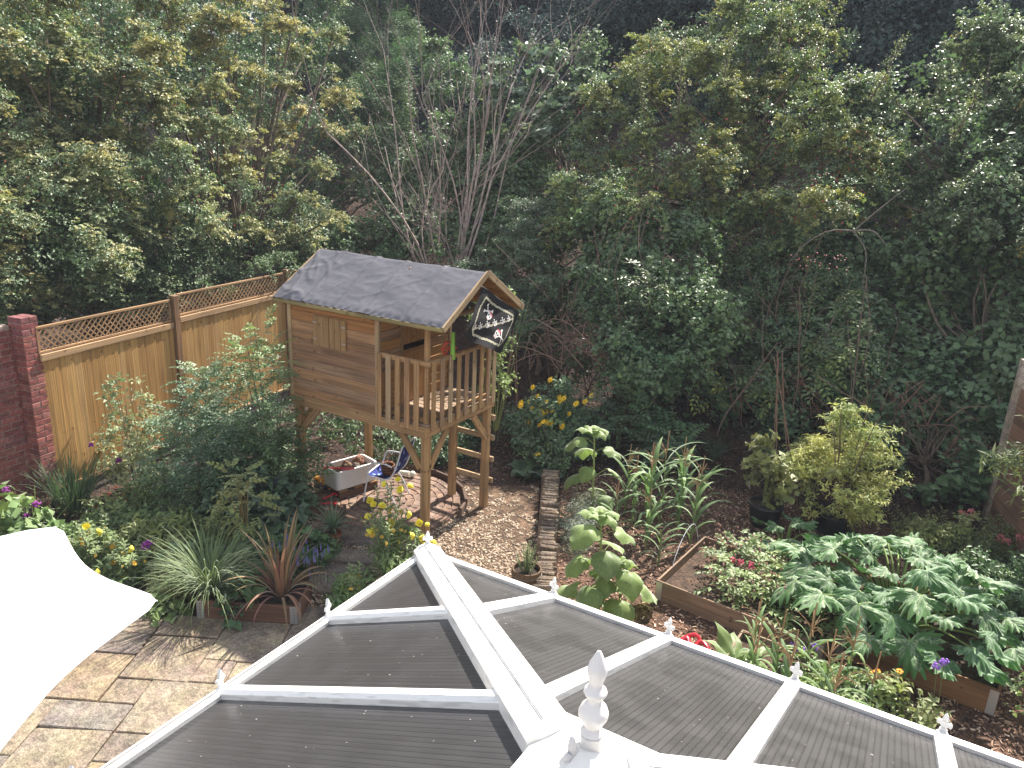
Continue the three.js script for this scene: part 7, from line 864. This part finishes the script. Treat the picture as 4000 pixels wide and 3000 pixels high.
{ // long shoots that stick out of the hawthorn
  const L = [], it = [], rnd = rngOf(77); for (const [x0, y0, z0, x1, y1, z1] of [[-5.4, 5.2, -13.9, -5.85, 6.35, -14.3], [-4.8, 5.3, -13.9, -4.95, 6.7, -14.4], [-3.4, 6.3, -14.9, -3.6, 7.6, -15.3], [-2.8, 6.2, -14.8, -2.5, 7.4, -15.2], [-1.7, 5.6, -14.2, -1.4, 6.6, -14.4], [-4.2, 5.9, -14.4, -4.2, 6.9, -14.8], [-.4, 5.0, -13.8, -.2, 6.0, -14.2]]) { L.push(tube([[x0, y0, z0], [(x0 + x1) / 2 + .06, (y0 + y1) / 2, z0], [x1, y1, z1]], .012, .004, 4, 6)); for (let i = 0; i < 16; i++) { const f = i / 16; it.push({ m: new THREE.Matrix4().compose(V3(lerp(x0, x1, f) + (rnd() - .5) * .08, lerp(y0, y1, f), lerp(z0, z1, f)), new THREE.Quaternion().setFromEuler(new THREE.Euler(rnd(), rnd() * 6, rnd())), V3(.7, .7, .7)), c: [1, 1, .9] }); } }
  const t = thing('hawthorn_shoots', 'long thin leafy shoots rising above the right hawthorn', 'shoots', [0, 0, 0]); part('stems', join(L), barkM, t); scatter('foliage', HAW[0], mHawR, t, it);
}
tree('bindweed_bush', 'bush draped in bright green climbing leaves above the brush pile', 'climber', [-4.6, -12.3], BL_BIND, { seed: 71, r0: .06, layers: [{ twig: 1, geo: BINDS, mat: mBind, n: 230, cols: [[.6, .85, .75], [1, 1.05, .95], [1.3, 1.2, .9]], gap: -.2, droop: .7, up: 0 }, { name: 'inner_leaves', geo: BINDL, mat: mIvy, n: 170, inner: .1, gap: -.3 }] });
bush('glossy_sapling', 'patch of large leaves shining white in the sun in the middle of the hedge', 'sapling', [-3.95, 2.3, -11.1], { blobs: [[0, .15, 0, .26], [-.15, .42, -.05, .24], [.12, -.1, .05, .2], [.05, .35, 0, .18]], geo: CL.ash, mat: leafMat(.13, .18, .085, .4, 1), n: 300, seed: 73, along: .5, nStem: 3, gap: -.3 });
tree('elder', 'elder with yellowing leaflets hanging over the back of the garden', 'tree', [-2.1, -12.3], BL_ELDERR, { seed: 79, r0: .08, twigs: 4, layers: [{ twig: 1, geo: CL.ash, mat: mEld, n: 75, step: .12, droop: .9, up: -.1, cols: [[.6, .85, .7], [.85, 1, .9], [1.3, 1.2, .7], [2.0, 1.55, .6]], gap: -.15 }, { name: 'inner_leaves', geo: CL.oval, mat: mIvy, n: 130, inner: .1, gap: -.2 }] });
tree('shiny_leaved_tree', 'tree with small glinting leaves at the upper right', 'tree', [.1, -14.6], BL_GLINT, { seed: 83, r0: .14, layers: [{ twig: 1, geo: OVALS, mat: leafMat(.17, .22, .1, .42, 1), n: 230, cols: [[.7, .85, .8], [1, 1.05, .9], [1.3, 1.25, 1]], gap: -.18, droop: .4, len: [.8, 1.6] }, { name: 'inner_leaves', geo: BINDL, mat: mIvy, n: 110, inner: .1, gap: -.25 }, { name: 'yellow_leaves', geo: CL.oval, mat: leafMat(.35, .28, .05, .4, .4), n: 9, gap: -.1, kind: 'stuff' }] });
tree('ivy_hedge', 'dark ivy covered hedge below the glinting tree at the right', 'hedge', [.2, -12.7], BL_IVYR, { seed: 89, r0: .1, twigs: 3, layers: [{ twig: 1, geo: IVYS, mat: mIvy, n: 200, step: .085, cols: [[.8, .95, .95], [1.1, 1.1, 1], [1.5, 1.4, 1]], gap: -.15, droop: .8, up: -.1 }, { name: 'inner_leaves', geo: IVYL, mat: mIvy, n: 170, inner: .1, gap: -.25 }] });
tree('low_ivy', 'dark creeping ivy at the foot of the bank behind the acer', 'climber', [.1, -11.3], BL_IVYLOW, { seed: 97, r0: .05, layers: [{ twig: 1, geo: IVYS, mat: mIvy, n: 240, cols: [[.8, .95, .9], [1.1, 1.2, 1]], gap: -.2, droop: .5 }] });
{ // woods far behind, split into single trees
  const W = BL_WOODS.slice().sort((a, b) => a[0] - b[0]), n = 8, names = ['leftmost', 'second from the left', 'third from the left', 'fourth from the left', 'fifth from the left', 'sixth from the left', 'seventh from the left', 'rightmost'];
  for (let k = 0; k < n; k++) { const s = W.slice(Math.floor(k * W.length / n), Math.floor((k + 1) * W.length / n)), cx = s.reduce((a, b) => a + b[0], 0) / s.length, cz = s.reduce((a, b) => a + b[2], 0) / s.length; tree('woodland_tree', 'tall dark blue green tree in the woods behind the hedge, ' + names[k], 'tree', [cx, cz - 1], s, { seed: 301 + k, r0: .3, twigs: 0, group: 'dark trees in the woods behind', layers: [{ twig: 1, geo: WOODS, mat: leafMat(.075, .125, .085, .5, .15), n: 40, step: .3, gap: -.2, freq: .5, cols: [[.6, .8, .85], [1, 1.05, 1], [1.4, 1.35, 1]], len: [.8, 1.4] }, { name: 'inner_leaves', geo: WOODL, mat: mWood, n: 220, cols: [[.7, .85, .95], [1, 1.05, 1.05], [1.1, 1.15, 1]], size: [.8, 1.3], gap: -.25, freq: .6, inner: .2 }] }); }
}
// bare branches and brush
function branch(p, d, len, r, depth, rnd, out, lift = .25) {
  const bow = V3((rnd() - .5) * .2, 0, (rnd() - .5) * .2), pts = [p.clone()], q = p.clone(), dd = d.clone(), n = 5; for (let i = 0; i < n; i++) { dd.add(V3((rnd() - .5) * .34, (rnd() - .5) * .22 + lift * .12, (rnd() - .5) * .34)).add(bow).normalize(); q.addScaledVector(dd, len / n); pts.push(q.clone()); }
  out.push(tube(pts, r, Math.max(.003, r * .45), depth > 1 ? 6 : 4, 8));
  if (depth) for (let i = 0; i < 3 + (depth > 1); i++) { const f = 1 + Math.floor(rnd() * (n - .01)), b = pts[f].clone(), nd = dd.clone().add(V3(rnd() - .5, rnd() * .6 - .1, rnd() - .5).multiplyScalar(1.3)).normalize(); branch(b, nd, len * (.45 + .25 * rnd()), Math.max(.004, r * .45), depth - 1, rnd, out, lift); }
}
{ const t = thing('bare_shrub', 'bare leafless shrub with long pinkish grey branches above the playhouse', 'dead shrub', [-8.7, 1.2, -12.2]), rnd = rngOf(401);
  for (const [x, y, z, tx, ty, tz, r] of [[0, 0, 0, -2.1, 4.4, -.6, .045], [.1, .1, 0, -1.2, 4.8, -.8, .04], [.2, 0, -.2, -.4, 4.6, -.6, .04], [-.1, .1, .1, -2.9, 3.8, -.3, .035], [.3, .1, -.2, .6, 4.8, -.8, .035], [.25, .1, -.4, .1, 5.4, -1.2, .035], [.2, 1.2, -.4, 1.1, 4.9, -1.2, .025], [-.3, .6, 0, -2.6, 4.9, -.6, .03], [.4, .4, -.4, .9, 5.6, -1.3, .03], [0, .4, 0, -1.6, 3.4, 0, .03], [.1, .2, .1, -.9, 3.6, .2, .03], [.3, .8, -.2, .2, 3.2, .1, .025]]) { const o = [], P = V3(x, y, z), D = V3(tx - x, ty - y, tz - z), L = D.length(); branch(P, D.normalize(), L * .9, r * .62, 2, rnd, o, .12); part('branch', join(o), stone(.5, .4, .37, .004), t); }
  for (const [x, y, z, tx, ty, tz] of [[.2, 3, -.8, -.1, 5.9, -1.2], [.5, 3.2, -.9, .9, 6.0, -1.3], [.1, 2.6, -.7, -.7, 5.8, -1.1], [.6, 2.8, -.8, 1.35, 6.1, -1.4], [.3, 3.4, -.9, .45, 6.2, -1.4]]) { const o = []; const P = V3(x, y, z), D = V3(tx - x, ty - y, tz - z), L = D.length(); branch(P, D.normalize(), L, .018, 1, rnd, o, .3); o.push(tube([[.1, .3, -.2], [x * .7, y * .6, z * .7], P], .03, .018, 6, 8)); part('branch', join(o), stone(.5, .42, .39, .004), t); } }
{ const t = thing('brush_pile', 'tangled heap of cut brown branches at the foot of the bank behind the playhouse', 'brushwood', [-5.2, 1.0, -11.0]), rnd = rngOf(409), ms = [plain(.2, .12, .085, .9), plain(.28, .19, .14, .9), plain(.13, .075, .06, .9)]; for (let k = 0; k < 60; k++) { const a = rnd() * 6.28, L = .6 + 1.3 * rnd(), c = V3((rnd() - .5) * 2.6, .05 + .65 * rnd(), (rnd() - .5) * .8), d = V3(Math.cos(a) * L / 2, (rnd() - .5) * .35, Math.sin(a) * L / 4); part('branch', tube([c.clone().sub(d), c.clone().add(V3((rnd() - .5) * .3, .15 + .3 * rnd(), .1 * rnd())), c.clone().add(d)], .006 + .012 * rnd() * rnd(), .004, 5, 9), ms[k % 3], t); } }
{ const t = thing('dead_bank_twigs', 'dry brown stems and dead creepers on the bare earth of the bank', 'dead stems', [-2.4, .8, -11.4]), rnd = rngOf(419), o = []; for (let k = 0; k < 110; k++) { const x = (rnd() - .5) * 6, z = -.5 * rnd(), y = -.3 + .9 * rnd(); o.push(tube([[x, y, z], [x + (rnd() - .5) * .5, y + .2 + .3 * rnd(), z + .1], [x + (rnd() - .5) * 1.4, y + .5 * (rnd() - .3), z + .2 * rnd()]], .005 + .006 * rnd(), .003, 4, 7)); } part('stems', join(o), plain(.24, .13, .095, .9), t); }
{ const t = thing('broken_branch', 'pale grey forked broken branch with red berries in the right hedge', 'branch', [-1.3, 3.7, -11.5]), m = stone(.26, .23, .2, .004); for (const P of [[[0, 0, 0], [.3, .35, -.1], [.55, .62, -.3]], [[0, 0, 0], [-.3, -.02, .05], [-.6, -.25, .1], [-.75, -.5, .15]], [[0, 0, 0], [.2, -.25, .05], [.25, -.75, .1]], [[0, 0, 0], [.25, .02, .05], [.45, -.15, .1]]]) part('limb', tube(P, .013, .005, 6, 8), m, t); const rnd = rngOf(5), it = []; for (let i = 0; i < 36; i++) { const k = rnd(); it.push({ m: new THREE.Matrix4().compose(V3(-.75 + .9 * rnd(), -.35 - .25 * rnd() + .1 * k, .1 + .2 * rnd()), new THREE.Quaternion(), V3(1, 1, 1).multiplyScalar(.009 + .006 * rnd())), c: [.2 + .1 * rnd(), .035, .04] }); } scatter('berries', berry, berryM, t, it, 'stuff'); }
{ const t = thing('bank_shoots', 'thin leafless upright saplings on the bank in the shade', 'saplings', [-4.3, .8, -11.6]), rnd = rngOf(431); for (let k = 0; k < 14; k++) { const o = []; branch(V3((rnd() - .5) * 6 + .8, -.3, (rnd() - .5) * 1.2), V3((rnd() - .5) * .5, 1, .1).normalize(), 1.2 + 1.6 * rnd(), .012, 1, rnd, o); part('stem', join(o), plain(.2, .13, .11, .9), t); } }
renderer.render(scene, camera);
